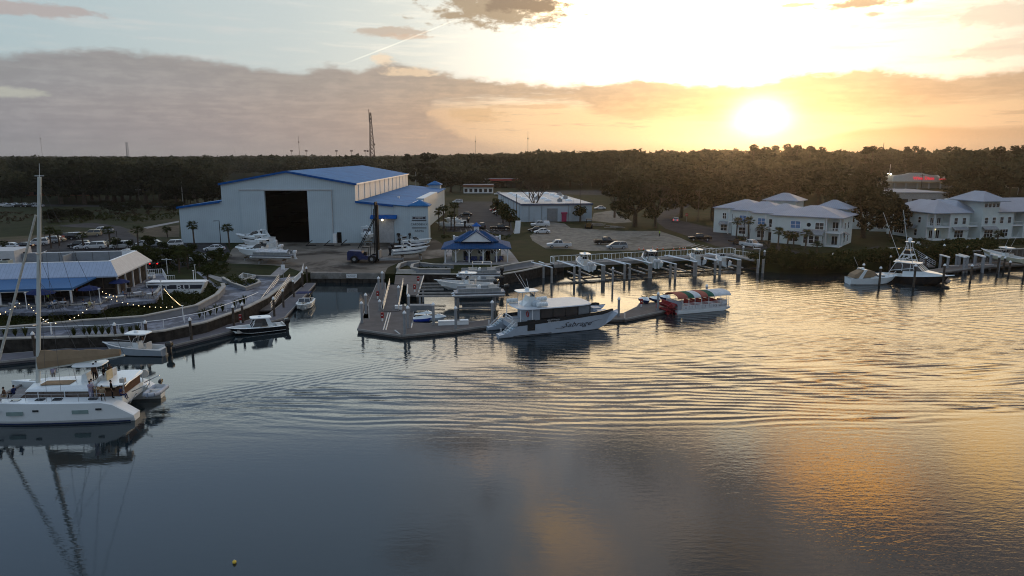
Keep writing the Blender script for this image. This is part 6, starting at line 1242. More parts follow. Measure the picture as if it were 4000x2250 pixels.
 q = MB(); [q.box(-3.6 + 1.1 * k, -3.1 + 1.1 * k, s * 1.2 - .8, s * 1.2 + .8, 1.48, 2.3) for k in range(6) for s in (-1, 1)]; q.build('cabin_bench', mat('dark_bench', (.08, .06, .05), .7), t)
 slab(t, 'cabin_roof', -6.2, 5.2, 6.0, 3.52, .18, mat('grey_white_roof', (.50, .54, .57), .45, var=.06))
 for x, y in ((-5.9, -2.7), (-5.9, 2.7), (-4.2, -2.75)): q = MB(); q.tube((x, y, 1.5), (x, y, 3.52), .06, n=6); q.build('roof_post', M_white, t)
 q = MB(); q.side([(-4.8, 3.7), (-2.2, 3.7), (-2.4, 4.0), (-3.2, 4.9), (-3.8, 4.9), (-4.2, 4.2)], -.9, .9); q.build('flybridge_console', M_hullw, t)
 q = MB(); q.add([(-2.9, -.8, 4.6), (-2.9, .8, 4.6), (-3.3, .7, 5.3), (-3.3, -.7, 5.3)], [(0, 1, 2, 3)]); q.build('windscreen', M_glass, t)
 slab(t, 'flybridge_top', -5.6, -2.4, 2.2, 5.6, .12, M_hullw); frame(t, 'flybridge_frame', [((x, s * .85, 3.7), (x + .1, s * .8, 5.6)) for x in (-5.0, -3.2) for s in (-1, 1)], .05)
 q = MB(); q.lathe([(.3, 5.72), (.32, 5.9), (.25, 6.05), (.03, 6.1)], 10, (-3.9, 0, 0)); q.build('radar_dome', M_hullw, t)
 frame(t, 'antenna', [((-3.9, .5, 5.7), (-5.6, .6, 8.3)), ((-3.9, -.5, 5.7), (-5.2, -.4, 8.0)), ((-3.7, 0, 6.0), (-4.0, 0, 7.3))], .025, M_white)
 q = MB(); q.set(-3.0, -1.3, 4.0); q.ball((0, 0, 0), .8, .5, .55); q.build('covered_seat', mat('pale_canvas', (.46, .52, .56), .8), t, True)
 for x, y in ((-5.5, 1.7), (-2.6, -2.2), (-1.2, 1.4)):
  q = MB()
  for k in range(7): q.set(x - .75 + k * .22, y, 4.05); q.M = q.M @ Matrix.Rotation(R(90), 4, 'Y'); q.lathe([(.25, 0), (.31, .03), (.31, .17), (.25, .2)], 10)
  r_ = q.build('life_raft', M_hullw, t)
 q = MB(); n = 14; q.set(-4.42, -1.5, 2.7); q.path([(0, .34 * math.cos(2 * math.pi * i / n), .34 * math.sin(2 * math.pi * i / n)) for i in range(n + 1)], .09, 6); q.build('life_ring', M_red, t)
 q = MB(); q.box(6.4, 7.6, .2, 1.6, 2.0, 2.35); q.box(6.5, 8.0, -1.5, -.2, 1.95, 2.2); q.build('bow_locker', mat('blue_grey_box', (.32, .38, .45), .5), t)
 q = MB(); q.tube((-6.6, -1.4, 1.5), (-6.6, -1.4, 2.4), .05); q.tube((-6.6, 1.4, 1.5), (-6.6, 1.4, 2.4), .05); q.tube((-6.6, -1.4, 2.4), (-6.6, 1.4, 2.4), .05); q.tube((-6.6, -1.4, 2.0), (-6.6, 1.4, 2.0), .04); q.build('stern_rail', M_white, t)
 text('lettering', 'Sabrage', .95, M_ink, t, (2.3, -B2 - .02, 1.08), (R(90), 0, R(0)), .004, shear=.5, sx=1.45)
 q = MB(); q.path([(4.6, -B2 - .02, 1.25), (5.6, -B2 - .02, 1.42)], .025, 4); q.path([(-.9, -B2 - .02, .75), (.4, -B2 - .02, .72), (.0, -B2 - .02, 1.0)], .025, 4); q.build('lettering_flourish', M_ink, t)
 text('lettering', '904-513-4702', .30, M_white, t, (-1.2, -B2 - .03, 1.68), (R(90), 0, R(0)), .004); text('lettering', 'SABRAGEVOYAGES.COM', .17, M_white, t, (-1.2, -B2 - .03, 1.98), (R(90), 0, 0), .004)
tourboat()
def paddleboat():
 a, b = G(2635, 1227, 0), G(2850, 1208, 0); d = b - a; an = math.atan2(d.y, d.x) ; c = (a + b) / 2 + Vector((-math.sin(an), math.cos(an), 0)) * 1.3; L = 9.6
 t = thing('paddle_tour_boat', 'white pontoon tour boat with red green and white striped canopy and red paddle wheel', 'boat', c, an); B = 3.0
 q = MB()
 for s in (-1, 1): q.loft([[(x, s * 1.5 + y, z) for y, z in ((-.5 * s if False else -.45, .5), (-.4, .05), (0, -.2), (.4, .05), (.45, .5))] if x < L / 2 - .4 else [(x, s * 1.5 + y * .4, z) for y, z in ((-.45, .5), (-.4, .35), (0, .3), (.4, .35), (.45, .5))] for x in (-L / 2, 0, L / 2 - 1.2, L / 2)])
 q.build('pontoon', M_hullw, t)
 MB().box(-L / 2, L / 2 - .1, -1.9, 1.9, .5, .62).build('deck', M_deckw, t)
 pm = mat('white_side_panel', (.58, .60, .62), .5); xs = [-4.0, -2.9, -1.8, -.6, .7, 2.9, 3.9]
 let = ['A', 'Y', '', 'T', 'TCB', 'Summertime']
 for s in (-1, 1):
  for i, (x0, x1) in enumerate(zip(xs, xs[1:])):
   MB().box(x0 + .08, x1 - .08, s * 1.88 - .02, s * 1.88 + .02, .64, 1.25).build('side_panel', pm, t)
   if s == -1 and let[i]: text('lettering', let[i], .42 if len(let[i]) < 4 else .36, M_ink, t, ((x0 + x1) / 2, -1.905, .95), (R(90), 0, 0), .004)
  q = MB(); [q.tube((x, s * 1.88, .62), (x, s * 1.75, 2.55), .05, n=4) for x in xs + [4.4]]; [q.tube((-4.0, s * 1.88, z), (4.4, s * 1.86, z), .035, n=4) for z in (1.3, 1.48, 1.66)]; q.build('canopy_post', M_white, t)
 q = MB(); q.lathe([(.02, 0), (.22, 0), (.3, .08)], 6, (-1.2, -1.0, .9));
 cr, cg, cw = mat('red_canvas', (.30, .10, .075), .8), mat('green_canvas', (.02, .10, .07), .8), mat('white_canvas', (.55, .58, .60), .8)
 edges = [-4.9, -3.1, -2.0, -.8, .5, 1.6, 4.7]
 for (x0, x1), m in zip(zip(edges, edges[1:]), (cr, cg, cw, cr, cg, cw)):
  q = MB(); n = 10; rr = []
  for x in (x0 + .002, x1 - .002): rr.append([(x, 1.9 * math.cos(math.pi * i / n), 2.45 + .62 * math.sin(math.pi * i / n)) for i in range(n + 1)] + [(x, 1.86 * math.cos(math.pi * i / n), 2.42 + .58 * math.sin(math.pi * i / n)) for i in range(n, -1, -1)])
  q.loft(rr); q.build('canopy_panel', m, t, True)
 for k in range(5): q = MB(); q.box(-1.6 + k * 1.05, -1.2 + k * 1.05, -1.4, 1.4, .63, 1.15); q.box(-1.7 + k * 1.05, -1.59 + k * 1.05, -1.4, 1.4, .9, 1.75); q.build('seat', M_red, t)
 q = MB(); q.box(-4.75, -4.1, -1.7, 1.7, .63, 1.9); q.build('engine_box', mat('grey_box', (.34, .36, .40), .6), t)
 q = MB(); q.box(3.7, 4.5, -1.3, .3, .63, 1.6); q.build('helm', mat('grey_box', (.34, .36, .40), .6), t)
 w = MB();
 for k in range(8):
  a_ = math.pi / 4 * k; dx, dz = math.cos(a_), math.sin(a_); w.add([(-5.6 + dx * .25, -1.5, .75 + dz * .25), (-5.6 + dx * 1.1, -1.5, .75 + dz * 1.1), (-5.6 + dx * 1.1, 1.5, .75 + dz * 1.1), (-5.6 + dx * .25, 1.5, .75 + dz * .25), (-5.6 + dx * .25 - dz * .08, -1.5, .75 + dz * .25 + dx * .08), (-5.6 + dx * 1.1 - dz * .08, -1.5, .75 + dz * 1.1 + dx * .08), (-5.6 + dx * 1.1 - dz * .08, 1.5, .75 + dz * 1.1 + dx * .08), (-5.6 + dx * .25 - dz * .08, 1.5, .75 + dz * .25 + dx * .08)], [(0, 1, 2, 3), (7, 6, 5, 4), (0, 4, 5, 1), (1, 5, 6, 2), (2, 6, 7, 3), (3, 7, 4, 0)])
 w.build('paddle_wheel', mat('crimson_paddle', (.26, .02, .025), .6), t)
 for y in (-1.52, 1.52):
  w = MB(); w.path([(-5.6 + 1.0 * math.cos(math.pi / 8 * i), y, .75 + 1.0 * math.sin(math.pi / 8 * i)) for i in range(17)], .06, 4); w.build('wheel_rim', M_red, t)
paddleboat()
def jetski(label, loc, rz, m, group):
 t = thing('jet_ski', label, 'jet ski', loc, rz, group); S = sects(3.1, 1.15, .45, .6, .15, 8, .4, .4); hull(t, S, m, None)
 q = MB(); q.loft([[(-1.5, -.5, .44), (-1.5, .5, .44), (-1.5, .3, .55), (-1.5, -.3, .55)], [(-.3, -.5, .46), (-.3, .5, .46), (-.3, .18, .9), (-.3, -.18, .9)], [(.5, -.48, .5), (.5, .48, .5), (.5, .25, 1.0), (.5, -.25, 1.0)], [(1.4, -.15, .56), (1.4, .15, .56), (1.4, .08, .66), (1.4, -.08, .66)]]); q.build('body', M_hullw, t)
 q = MB(); q.box(-1.2, .1, -.2, .2, .82, .98); q.build('seat', M_eng, t); q = MB(); q.tube((.35, -.4, 1.12), (.35, .4, 1.12), .04); q.tube((.5, 0, .95), (.35, 0, 1.12), .05); q.build('handlebar', M_eng, t); return t
for x, y, l in ((2520, 1182, 'white and navy jet ski nearest the tour catamaran on the narrow dock'), (2562, 1178, 'white and navy jet ski in the middle of the three on the narrow dock'), (2602, 1173, 'white and navy jet ski nearest the striped canopy boat')):
 c = G(x, y, .6); jetski(l, c, R(-75), M_navy, 'jet skis parked on the narrow floating dock')
for x, y, z, l, m in ((1660, 1240, .45, 'dark covered jet ski behind the blue one on the angular dock', M_navy), (1655, 1255, .25, 'bright blue jet ski beside the angular dock', mat('bright_blue_plastic', (.02, .06, .40), .4)), (1705, 1252, .25, 'grey striped jet ski cover right of the blue jet ski', M_hullg)):
 c = G(x, y, z); jetski(l, c, R(5), m, 'watercraft beside the angular dock')
c = G(1645, 1210, .6); tag(MB().set(c.x, c.y, .3).box(-1.9, 1.9, -.6, .6, 0, 1.1).build('equipment_locker', mat('grey_cabinet', (.2, .21, .22), .6)), 'grey equipment locker on the dock behind the covered jet skis', 'locker')
c = G(916, 2200, 0); t = thing('buoy', 'small yellow buoy floating alone near the bottom edge', 'buoy', c); MB().ball((0, 0, .08), .12, nu=12, nv=8).build('float', mat('yellow_float', (.75, .52, .06), .5), t, True); MB().tube((0, 0, .19), (0, 0, .25), .03).build('ring', M_grey, t)
floatdock('floating_dock', [(3610, 1078), (3700, 1100), (3712, 1094), (3640, 1066), (3800, 1045), (4050, 1025), (4050, 1010), (3790, 1030), (3610, 1058)], 'grey docks behind the sportfishing boat at right', z=1.0)
rp = [(3368, 1105, 3.4, 'dark pile in front of the cabin cruiser stern'), (3339, 1112, 1.4, 'short dark stump left of the cruiser'), (3434, 1117, 3.3, 'dark pile before the bow of the cabin cruiser'), (3496, 1085, 3.4, 'dark pile between the cruiser and the sportfishing boat'), (3568, 1122, 3.9, 'dark pile with white cap in front of the black sportfishing hull'), (3681, 1122, 4.0, 'tall dark pile at the tip of the sportfishing bow'), (3249, 1058, 3.4, 'lone dark pile with white cap in front of the dark shrubs'), (3474, 1060, 3.0, 'thin dark pile behind the sportfishing boat'), (3366, 1052, 2.6, 'dark pile against the shrubs behind the cruiser'), (3612, 1065, 3.0, 'grey pile at the root of the right dock'), (3680, 1040, 4.5, 'tall dark pile where the gangway meets the right dock'), (3772, 1030, 3.6, 'dark pile behind the right boat lifts'), (3895, 1070, 3.4, 'dark pile in the water right of the boat lifts'), (3838, 1062, 2.6, 'short pile among the right boat lifts'), (3940, 1075, 2.6, 'dark pile below the cream boat'), (3998, 1085, 3.6, 'dark pile cut by the right frame edge'), (3920, 1055, 2.5, 'pale pile beside the stern of the cream boat'), (3790, 1100, 3.0, 'dark pile standing in open water before the lifts')]
for x, y, h, l in rp: pile(x, y, 0, h, r=.2, label=l, group='mooring piles on the right', cap='stump' not in l)
def rlift(px, py, label):
 c = G(px, py, 0); t = thing('boat_lift', label, 'boat lift', c, R(-5), 'empty boat lifts at the right dock')
 for x in (-1.6, 1.6):
  for y in (-1.5, 1.5): q = MB(); q.box(x - .18, x + .18, y - .18, y + .18, -1.5, 3.2); q.build('lift_post', M_gpile, t)
  q = MB(); q.box(x - .14, x + .14, -1.9, 1.9, 3.202, 3.45); q.build('lift_beam', M_white, t)
 q = MB(); q.box(-1.4, 1.4, -.15, .15, 1.2, 1.4); q.build('cradle', M_steel, t)
rlift(3715, 1062, 'white empty boat lift nearest the sportfishing bow'); rlift(3790, 1060, 'white empty boat lift in the middle of the right dock'); rlift(3850, 1058, 'white empty boat lift below the cream boat')
# ================================================================== vehicles
def paint(n, c): return mat('car_paint_' + n, c, .22, .1, var=.05, spec=.6)
PW, PK, PS, PT, PR, PG = paint('white', (.66, .67, .68)), paint('black', (.012, .012, .014)), paint('silver', (.36, .38, .40)), paint('tan', (.40, .33, .22)), paint('red', (.30, .03, .03)), paint('grey', (.10, .105, .11))
M_hl = mat('clear_headlight', (.6, .62, .65), .1); M_tl = mat('tail_lamp', (.30, .01, .01), .2); M_tlit = mat('lit_tail_lamp', (.9, .02, .02), .3, emit=(1, .02, .02), es=2.5)
M_hglow = mat('glow_headlight', (1, .85, .5), .3, emit=(1, .72, .3), es=2.5)  # emission stands in for evening glow caught on the headlights
CARS = {}
SPEC = {  # L, W, stations (x, zbot, ztop, wfac), greenhouse (x0,x1 at belt, x0,x1 at roof, zbelt, zroof), bed
 'sedan': (4.7, 1.82, [(-2.35, .35, .72, .86), (-2.2, .25, .92, .95), (-1.3, .22, .98, 1), (.7, .22, .95, 1), (1.6, .22, .84, .98), (2.2, .26, .70, .92), (2.35, .35, .58, .82)], (-1.75, 1.15, -1.05, .35, .94, 1.45), None),
 'suv': (4.8, 1.9, [(-2.4, .38, 1.0, .9), (-2.32, .30, 1.12, .97), (-1.3, .28, 1.12, 1), (.9, .28, 1.08, 1), (1.7, .28, 1.02, .98), (2.3, .32, .88, .92), (2.4, .42, .75, .84)], (-2.3, 1.25, -2.0, .55, 1.08, 1.76), None),
 'minivan': (5.0, 1.95, [(-2.5, .38, 1.0, .9), (-2.4, .28, 1.08, .97), (-1.3, .26, 1.08, 1), (1.2, .26, 1.02, 1), (1.9, .26, .92, .97), (2.4, .3, .78, .9), (2.5, .4, .66, .82)], (-2.4, 1.75, -2.05, .6, 1.04, 1.74), None),
 'pickup': (5.9, 2.0, [(-2.95, .5, 1.12, .96), (-2.9, .42, 1.18, .98), (-1.0, .40, 1.18, 1), (.9, .40, 1.18, 1), (1.9, .42, 1.16, .99), (2.8, .45, 1.08, .95), (2.95, .55, .95, .88)], (-.85, 1.55, -.6, .85, 1.16, 1.86), (-2.8, -.95))}
def car_proto(kind, cap=False):
 L, W, st, gh, bed = SPEC[kind]; t = thing(kind if kind != 'suv' else 'parked_suv', '', 'car' if kind in ('sedan', 'suv', 'minivan') else 'pickup truck')
 b = MB(); rr = []
 for x, zb, zt, wf in st: w = W / 2 * wf; rr.append([(x, -w * .94, zb), (x, -w, zb + (zt - zb) * .35), (x, -w * .98, zt - .06), (x, -w * .88, zt), (x, w * .88, zt), (x, w * .98, zt - .06), (x, w, zb + (zt - zb) * .35), (x, w * .94, zb)])
 b.loft(rr)
 x0, x1, r0, r1, zb, zr = gh; w = W / 2
 b.loft([[(r0 - .03, -w * .70, zr - .03), (r1 + .05, -w * .70, zr - .03), (r1 + .05, w * .70, zr - .03), (r0 - .03, w * .70, zr - .03)], [(r0 + .08, -w * .64, zr + .05), (r1 - .08, -w * .64, zr + .05), (r1 - .08, w * .64, zr + .05), (r0 + .08, w * .64, zr + .05)]])
 for s in (-1, 1):
  for xa, xb in ((x0, r0), (x1, r1), ((x0 + x1) / 2, (r0 + r1) / 2 - .05)): b.tube((xa, s * w * .875, zb - .02), (xb, s * w * .715, zr - .02), .05, n=4)
 if bed: b.box(bed[0] + .1, bed[1] - .1, -w * .97, -w * .90, 1.1, 1.24); b.box(bed[0] + .1, bed[1] - .1, w * .90, w * .97, 1.1, 1.24)
 if cap: b.loft([[(-2.85, -w * .9, 1.19), (-.95, -w * .9, 1.19), (-.95, w * .9, 1.19), (-2.85, w * .9, 1.19)], [(-2.75, -w * .72, 1.84), (-.95, -w * .72, 1.84), (-.95, w * .72, 1.84), (-2.75, w * .72, 1.84)]])
 b.build('body', PW, t, True)
 g = MB(); g.loft([[(x0, -w * .87, zb - .02), (x1, -w * .87, zb - .02), (x1, w * .87, zb - .02), (x0, w * .87, zb - .02)], [(r0, -w * .70, zr - .035), (r1, -w * .70, zr - .035), (r1, w * .70, zr - .035), (r0, w * .70, zr - .035)]]); g.build('window_glass', M_glass, t)
 if bed and not cap: MB().box(bed[0], bed[1], -w * .84, w * .84, 1.13, 1.192).build('truck_bed', M_black, t)
 for x in (-L * .30, L * .31):
  for s in (-1, 1):
   q = MB(); q.set(x, s * w * .90, .36, rx=R(90)); q.lathe([(.05, -.13), (.35, -.13), (.37, -.08), (.37, .08), (.35, .13), (.05, .13)], 14); wh = q.build('wheel', M_black, t); q = MB(); q.set(x, s * (w * .90 + .005), .36, rx=R(90)); q.lathe([(.02, -.135), (.21, -.135), (.21, .135), (.02, .135)], 10); q.build('rim', M_steel, wh)
 zl = st[-2][2] - .1
 for s in (-1, 1):
  q = MB(); q.box(L / 2 - .16, L / 2 - .02, s * w * .62 - .16, s * w * .62 + .16, zl - .08, zl + .06); q.build('headlight', M_hl, t)
  q = MB(); q.box(-L / 2 - .01, -L / 2 + .1, s * w * .74 - .12, s * w * .74 + .12, st[1][2] - .3, st[1][2] - .08); q.build('tail_light', M_tl, t)
 return t
def car(kind, px, py, hd, m, label, group=None, cap=False, lit=None, z=LZ + .02):
 k = (kind, cap); c = G(px, py, z)
 if k not in CARS: CARS[k] = car_proto(kind, cap); o = CARS[k]
 else: o = dup(CARS[k], c)
 o.location = c; o.rotation_euler = (0, 0, R(hd)); o['label'] = label
 if group: o['group'] = group
 elif 'group' in o: del o['group']
 recolor(o, 'body', m)
 recolor(o, 'tail_light', M_tlit if lit == 'tail' else M_tl); recolor(o, 'headlight', M_hglow if lit == 'head' else M_hl)
 return o
LG = 'vehicles in the left car park'; CGP = 'vehicles in the car park behind the pavilion'; FG = 'cars parked along the far left road'
cars = [('suv', 149, 958, 200, PW, 'white suv just left of the catamaran mast in the car park', LG), ('suv', 192, 950, 195, PS, 'silver suv immediately right of the catamaran mast', LG), ('sedan', 218, 945, 200, PT, 'tan hatchback right of the silver suv near the mast', LG), ('suv', 255, 937, 210, PK, 'dark boxy jeep parked beside the orange barrier', LG), ('suv', 279, 934, 205, PW, 'white suv right of the dark jeep', LG),
  ('suv', 360, 922, 200, PT, 'white suv coloured tan by painted evening light, headlights made to glow', LG, False, 'head'), ('pickup', 398, 912, 205, PW, 'white pickup at the end of the upper row with glowing lights', LG, False, 'head'), ('suv', 372, 972, 195, PW, 'big white suv in the front row left of the lamp post', LG), ('sedan', 332, 972, 200, PW, 'white car half hidden beside the big white suv', LG), ('suv', 310, 968, 195, PK, 'black suv between the rooftop block and the white car', LG),  # first suv is white, yellow evening light put into its tan paint
  ('pickup', 448, 960, 190, PT, 'beige pickup behind the lamp post in the car park', LG), ('suv', 474, 970, 200, PW, 'white suv right of the lamp post', LG), ('suv', 500, 1004, 170, PW, 'white suv nearest the restaurant roof corner', LG), ('sedan', 560, 962, 190, PW, 'white sedan between two round trees', LG), ('sedan', 600, 961, 190, PS, 'silver sedan right of the round trees', LG), ('suv', 676, 965, 200, PW, 'white suv farthest right in the rear row by the hangar', LG),
  ('pickup', 628, 1040, 92, PK, 'dark pickup with glowing red tail lamps behind the patio', None, False, 'tail'), ('sedan', 838, 980, 185, PW, 'white sedan behind the low palms near the boat stands', LG), ('sedan', 776, 1020, 185, PW, 'white sedan half covered by shrubs right of the display boat', LG), ('sedan', 830, 1008, 180, PS, 'silver sedan half covered by shrubs near the boat stands', LG), ('sedan', 40, 972, 190, PW, 'white car roof showing over the restaurant at far left', LG), ('sedan', 90, 970, 190, PK, 'black car left of the mast showing over the restaurant roof', LG),
  ('suv', 1788, 793, 185, PW, 'white suv at the far end of the car park behind the pavilion', CGP), ('sedan', 1820, 844, 180, PK, 'black sedan in the middle of the car park lane', CGP), ('sedan', 1935, 824, 200, PR, 'red car half hidden by the tree at the right side of the car park', CGP), ('suv', 1947, 837, 200, PK, 'dark suv with pale roof rack beside the red car', CGP), ('pickup', 1812, 888, 180, PW, 'white pickup just above the pavilion cupola', CGP), ('suv', 1882, 892, 100, PK, 'dark suv seen from behind right of the pavilion cupola', CGP), ('pickup', 1952, 900, 5, PK, 'black pickup right of the dark suv behind the pavilion', CGP),
  ('pickup', 2110, 886, 187, PW, 'white pickup with cargo cap by the white warehouse', None, True), ('sedan', 2093, 905, 187, PK, 'black sedan between the capped pickup and the white sedan', None), ('sedan', 2117, 912, 187, PW, 'white sedan parked at the edge of the gravel lot', None), ('pickup', 2183, 967, 185, PW, 'large white crew cab pickup on the grass edge of the gravel lot', None), ('pickup', 2366, 955, 2, PK, 'dark brown pickup on the gravel lot', None), ('minivan', 2409, 972, 183, PS, 'silver minivan in front of the dark pickup on the gravel lot', None),
  ('sedan', 2343, 818, 185, PW, 'white sedan half hidden by the oak right of the warehouse', None), ('sedan', 2641, 866, 70, PS, 'pale car braking with bright red tail lamps at the junction', None, False, 'tail'), ('pickup', 2733, 940, 178, PK, 'dark pickup parked by the striped bays at right', None), ('pickup', 2932, 966, -62, PW, 'white pickup with trailer facing the camera by the townhouse palms', None), ('pickup', 1950, 762, 180, PW, 'white pickup by the petrol station', None)]
for c in cars: car(*c)
for i, x in enumerate((14, 36, 56, 72, 92, 118, 132, 150)):
 car('sedan', x, 806 + (i % 2) * 3, 190, [PW, PS, PW, PK, PW, PK, PW, PS][i], ['white car at the left frame edge on the far road', 'silver car second from the left edge on the far road', 'white car third along the far road', 'black car fourth along the far road', 'white car fifth along the far road', 'black car sixth along the far road', 'white car seventh along the far road', 'silver car nearest the mast on the far road'][i], FG)
def trailer():
 c = G(2885, 955, LZ); t = thing('flat_trailer', 'flat brown utility trailer behind the white pickup', 'trailer', c, R(-62)); MB().box(-2.6, 2.2, -1, 1, .55, .68).build('bed', mat('trailer_timber', (.16, .09, .05), .8), t)
 q = MB(); q.box(-2.6, 2.2, -1.05, -1, .68, .95); q.box(-2.6, 2.2, 1, 1.05, .68, .95); q.build('side_rail', M_black, t)
 for s in (-1, 1):
  for x in (-.6, .3): q = MB(); q.set(x, s * 1.0, .32, rx=R(90)); q.lathe([(.03, -.1), (.32, -.1), (.32, .1), (.03, .1)], 12); q.build('wheel', M_black, t)
trailer()
def forklift():
 c = G(1435, 1024, LZ); t = thing('marine_forklift', 'dark blue marine forklift with a very tall black mast in the yard', 'forklift', c, R(-3)); mb = mat('navy_forklift_paint', (.012, .022, .09), .45, var=.15)
 q = MB(); q.side([(-3.9, .7), (1.9, .7), (1.9, 1.3), (-.4, 1.5), (-1.0, 2.4), (-3.6, 2.5), (-3.9, 2.2)], -1.1, 1.1); q.build('body', mb, t)
 q = MB(); q.box(-3.9, -3.3, -1.25, 1.25, .55, 2.3); q.build('counterweight', mb, t)
 for x, r in ((-2.4, .78), (1.3, .85)):
  for s in (-1, 1): q = MB(); q.set(x, s * 1.2, r, rx=R(90)); q.lathe([(.1, -.25), (r * .92, -.25), (r, -.15), (r, .15), (r * .92, .25), (.1, .25)], 16); w = q.build('wheel', M_black, t); q = MB(); q.set(x, s * 1.2, r, rx=R(90)); q.lathe([(.02, -.27), (.35, -.27), (.35, .27), (.02, .27)], 10); q.build('hub', M_grey, w)
 frame(t, 'cab_frame', [((x, s * .8, 1.4), (x + .1, s * .75, 3.2)) for x in (-.9, .5) for s in (-1, 1)] + [((-.8, s * .75, 3.2), (.6, s * .75, 3.2)) for s in (-1, 1)], .07, M_black); q = MB(); q.box(-.9, .65, -.8, .8, 3.2, 3.3); q.build('cab_roof', M_black, t); q = MB(); q.box(-.6, 0, -.4, .4, 1.4, 2.2); q.build('cab_seat', M_black, t)
 q = MB()
 for s in (-1, 1): q.box(2.05, 2.35, s * .62 - .16, s * .62 + .16, .15, 12.6); q.box(2.36, 2.6, s * .42 - .12, s * .42 + .12, .4, 12.0)
 q.box(2.05, 2.35, -.62, .62, 12.3, 12.6); q.box(2.1, 2.3, -.6, .6, 6.0, 6.3); q.box(2.1, 2.3, -.6, .6, 9.0, 9.3); q.box(2.15, 2.25, -.5, .5, .4, 12.2); q.build('mast', mat('mast_black', (.014, .012, .011), .6), t)
 frame(t, 'mast_brace', [((-1.6, s * .9, 3.0), (2.0, s * .6, 9.4)) for s in (-1, 1)] + [((1.75, s * .55, 2), (1.85, s * .55, 11.2)) for s in (-1, 1)], .09, M_black)
 q = MB(); q.box(2.62, 2.8, -1.2, 1.2, .9, 2.6); q.build('carriage', M_grey, t)
 for s in (-1, 1): q = MB(); q.side([(2.8, .5), (7.6, .62), (7.6, .70), (2.8, .95)], s * .8 - .12, s * .8 + .12); q.build('fork', M_grey, t)
forklift()
def digger():
 c = G(2300, 892, LZ); t = thing('loader', 'old brown loader parked at the edge of the gravel lot', 'loader', c, R(80)); m = mat('rusty_yellow', (.14, .08, .025), .7, var=.3)
 q = MB(); q.side([(-1.8, .6), (1.6, .6), (1.6, 1.4), (.2, 1.5), (-1.8, 1.7)], -.8, .8); q.build('body', m, t); frame(t, 'cab_frame', [((x, s * .7, 1.5), (x, s * .7, 2.8)) for x in (-1, .2) for s in (-1, 1)] + [((-1, s * .7, 2.8), (.2, s * .7, 2.8)) for s in (-1, 1)], .06, M_black); q = MB(); q.box(-1.1, .3, -.8, .8, 2.8, 2.9); q.build('cab_roof', m, t)
 for x in (-1.1, 1.1):
  for s in (-1, 1): q = MB(); q.set(x, s * .95, .6, rx=R(90)); q.lathe([(.05, -.2), (.6, -.2), (.6, .2), (.05, .2)], 12); q.build('wheel', M_black, t)
 q = MB(); q.side([(2.0, .1), (2.9, .1), (2.3, 1.0), (2.0, 1.0)], -1, 1); q.build('bucket', m, t); frame(t, 'loader_arm', [((.4, s * .6, 1.3), (2.1, s * .6, .7)) for s in (-1, 1)], .09, m)
digger()
def aframe():
 c = G(2020, 912, LZ); t = thing('folded_rack', 'white folded panel rack leaning at the lawn edge by the warehouse cars', 'panel', c, R(25)); q = MB(); q.add([(-.9, 0, 0), (.9, 0, 0), (1.4, .5, 3.6), (-.2, .5, 3.6), (-.9, .12, 0), (.9, .12, 0), (1.4, .62, 3.6), (-.2, .62, 3.6)], [(0, 1, 2, 3), (7, 6, 5, 4), (0, 4, 5, 1), (1, 5, 6, 2), (2, 6, 7, 3), (3, 7, 4, 0)]); q.build('panel', M_white, t); frame(t, 'prop', [((-.5, 1.6, 0), (.2, .6, 3.0)), ((.7, 1.6, 0), (1.0, .6, 3.0))], .05, M_white)
aframe()
pc = None
mo = mat('orange_cone', (.60, .12, .04), .6)
for i, x in enumerate((2496, 2514, 2549, 2567, 2590, 2631, 2655, 2668, 2677)):
 c = G(x, 975 + (i % 3) * .8 - .22 * (x - 2496) / 20, LZ)
 if pc is None: pc = thing('traffic_cone', '', 'cone', c, 0, 'orange cones along the gravel edge'); MB().box(-.24, .24, -.24, .24, 0, .05).build('base', mo, pc); MB().lathe([(.19, .05), (.13, .32)], 10).build('lower_cone', mo, pc); MB().lathe([(.13, .321), (.09, .52)], 10).build('white_band', M_white, pc); MB().lathe([(.09, .521), (.02, .8)], 10).build('cone_tip', mo, pc); o = pc
 else: o = dup(pc, c)
 o.location = c; o['label'] = 'orange traffic cone on the grass behind the lift dock railing, one of the scattered row'
for i, (x, y) in enumerate(((240, 940), (233, 945))):
 c = G(x, y, LZ); t = thing('barrier', ['orange road barrier left of the dark jeep', 'white and orange road barrier nearer the mast'][i], 'barrier', c, R(20)); MB().box(-.8, .8, -.05, .05, .4, 1.3).build('board', mat('barrier_orange', (.6, .16, .1), .6), t); MB().box(-.7, -.6, -.3, .3, 0, .4).build('foot', M_grey, t); MB().box(.6, .7, -.3, .3, 0, .4).build('foot', M_grey, t)
for x, y, l in ((1215, 960, 'empty black boat rack standing before the hangar wall'), (1285, 960, 'second empty black boat rack right of the first'), (1350, 958, 'third empty rack nearest the small hangar door')):
 c = G(x, y, LZ); t = thing('empty_boat_rack', l, 'rack', c, R(10)); frame(t, 'rack_frame', [((-1.2, s * .6, .1), (1.2, s * .6, .1)) for s in (-1, 1)] + [((-1.2, s * .6, .1), (.3, s * .6, 1.3)) for s in (-1, 1)] + [((.3, -.6, 1.3), (.3, .6, 1.3)), ((1.2, -.6, .1), (1.2, .6, .1))], .08, M_black);
for i, x in enumerate((1388, 1397)):
 c = G(x, 946, LZ); t = thing('tyre', ['left of two tyres leaning beside the hangar side door', 'right of two tyres leaning beside the hangar side door'][i], 'tyre', c); q = MB(); q.set(0, 0, .75, rx=R(80)); q.path([(.6 * math.cos(k * math.pi / 8), .6 * math.sin(k * math.pi / 8), 0) for k in range(17)], .16, 6); q.build('tread', M_black, t)
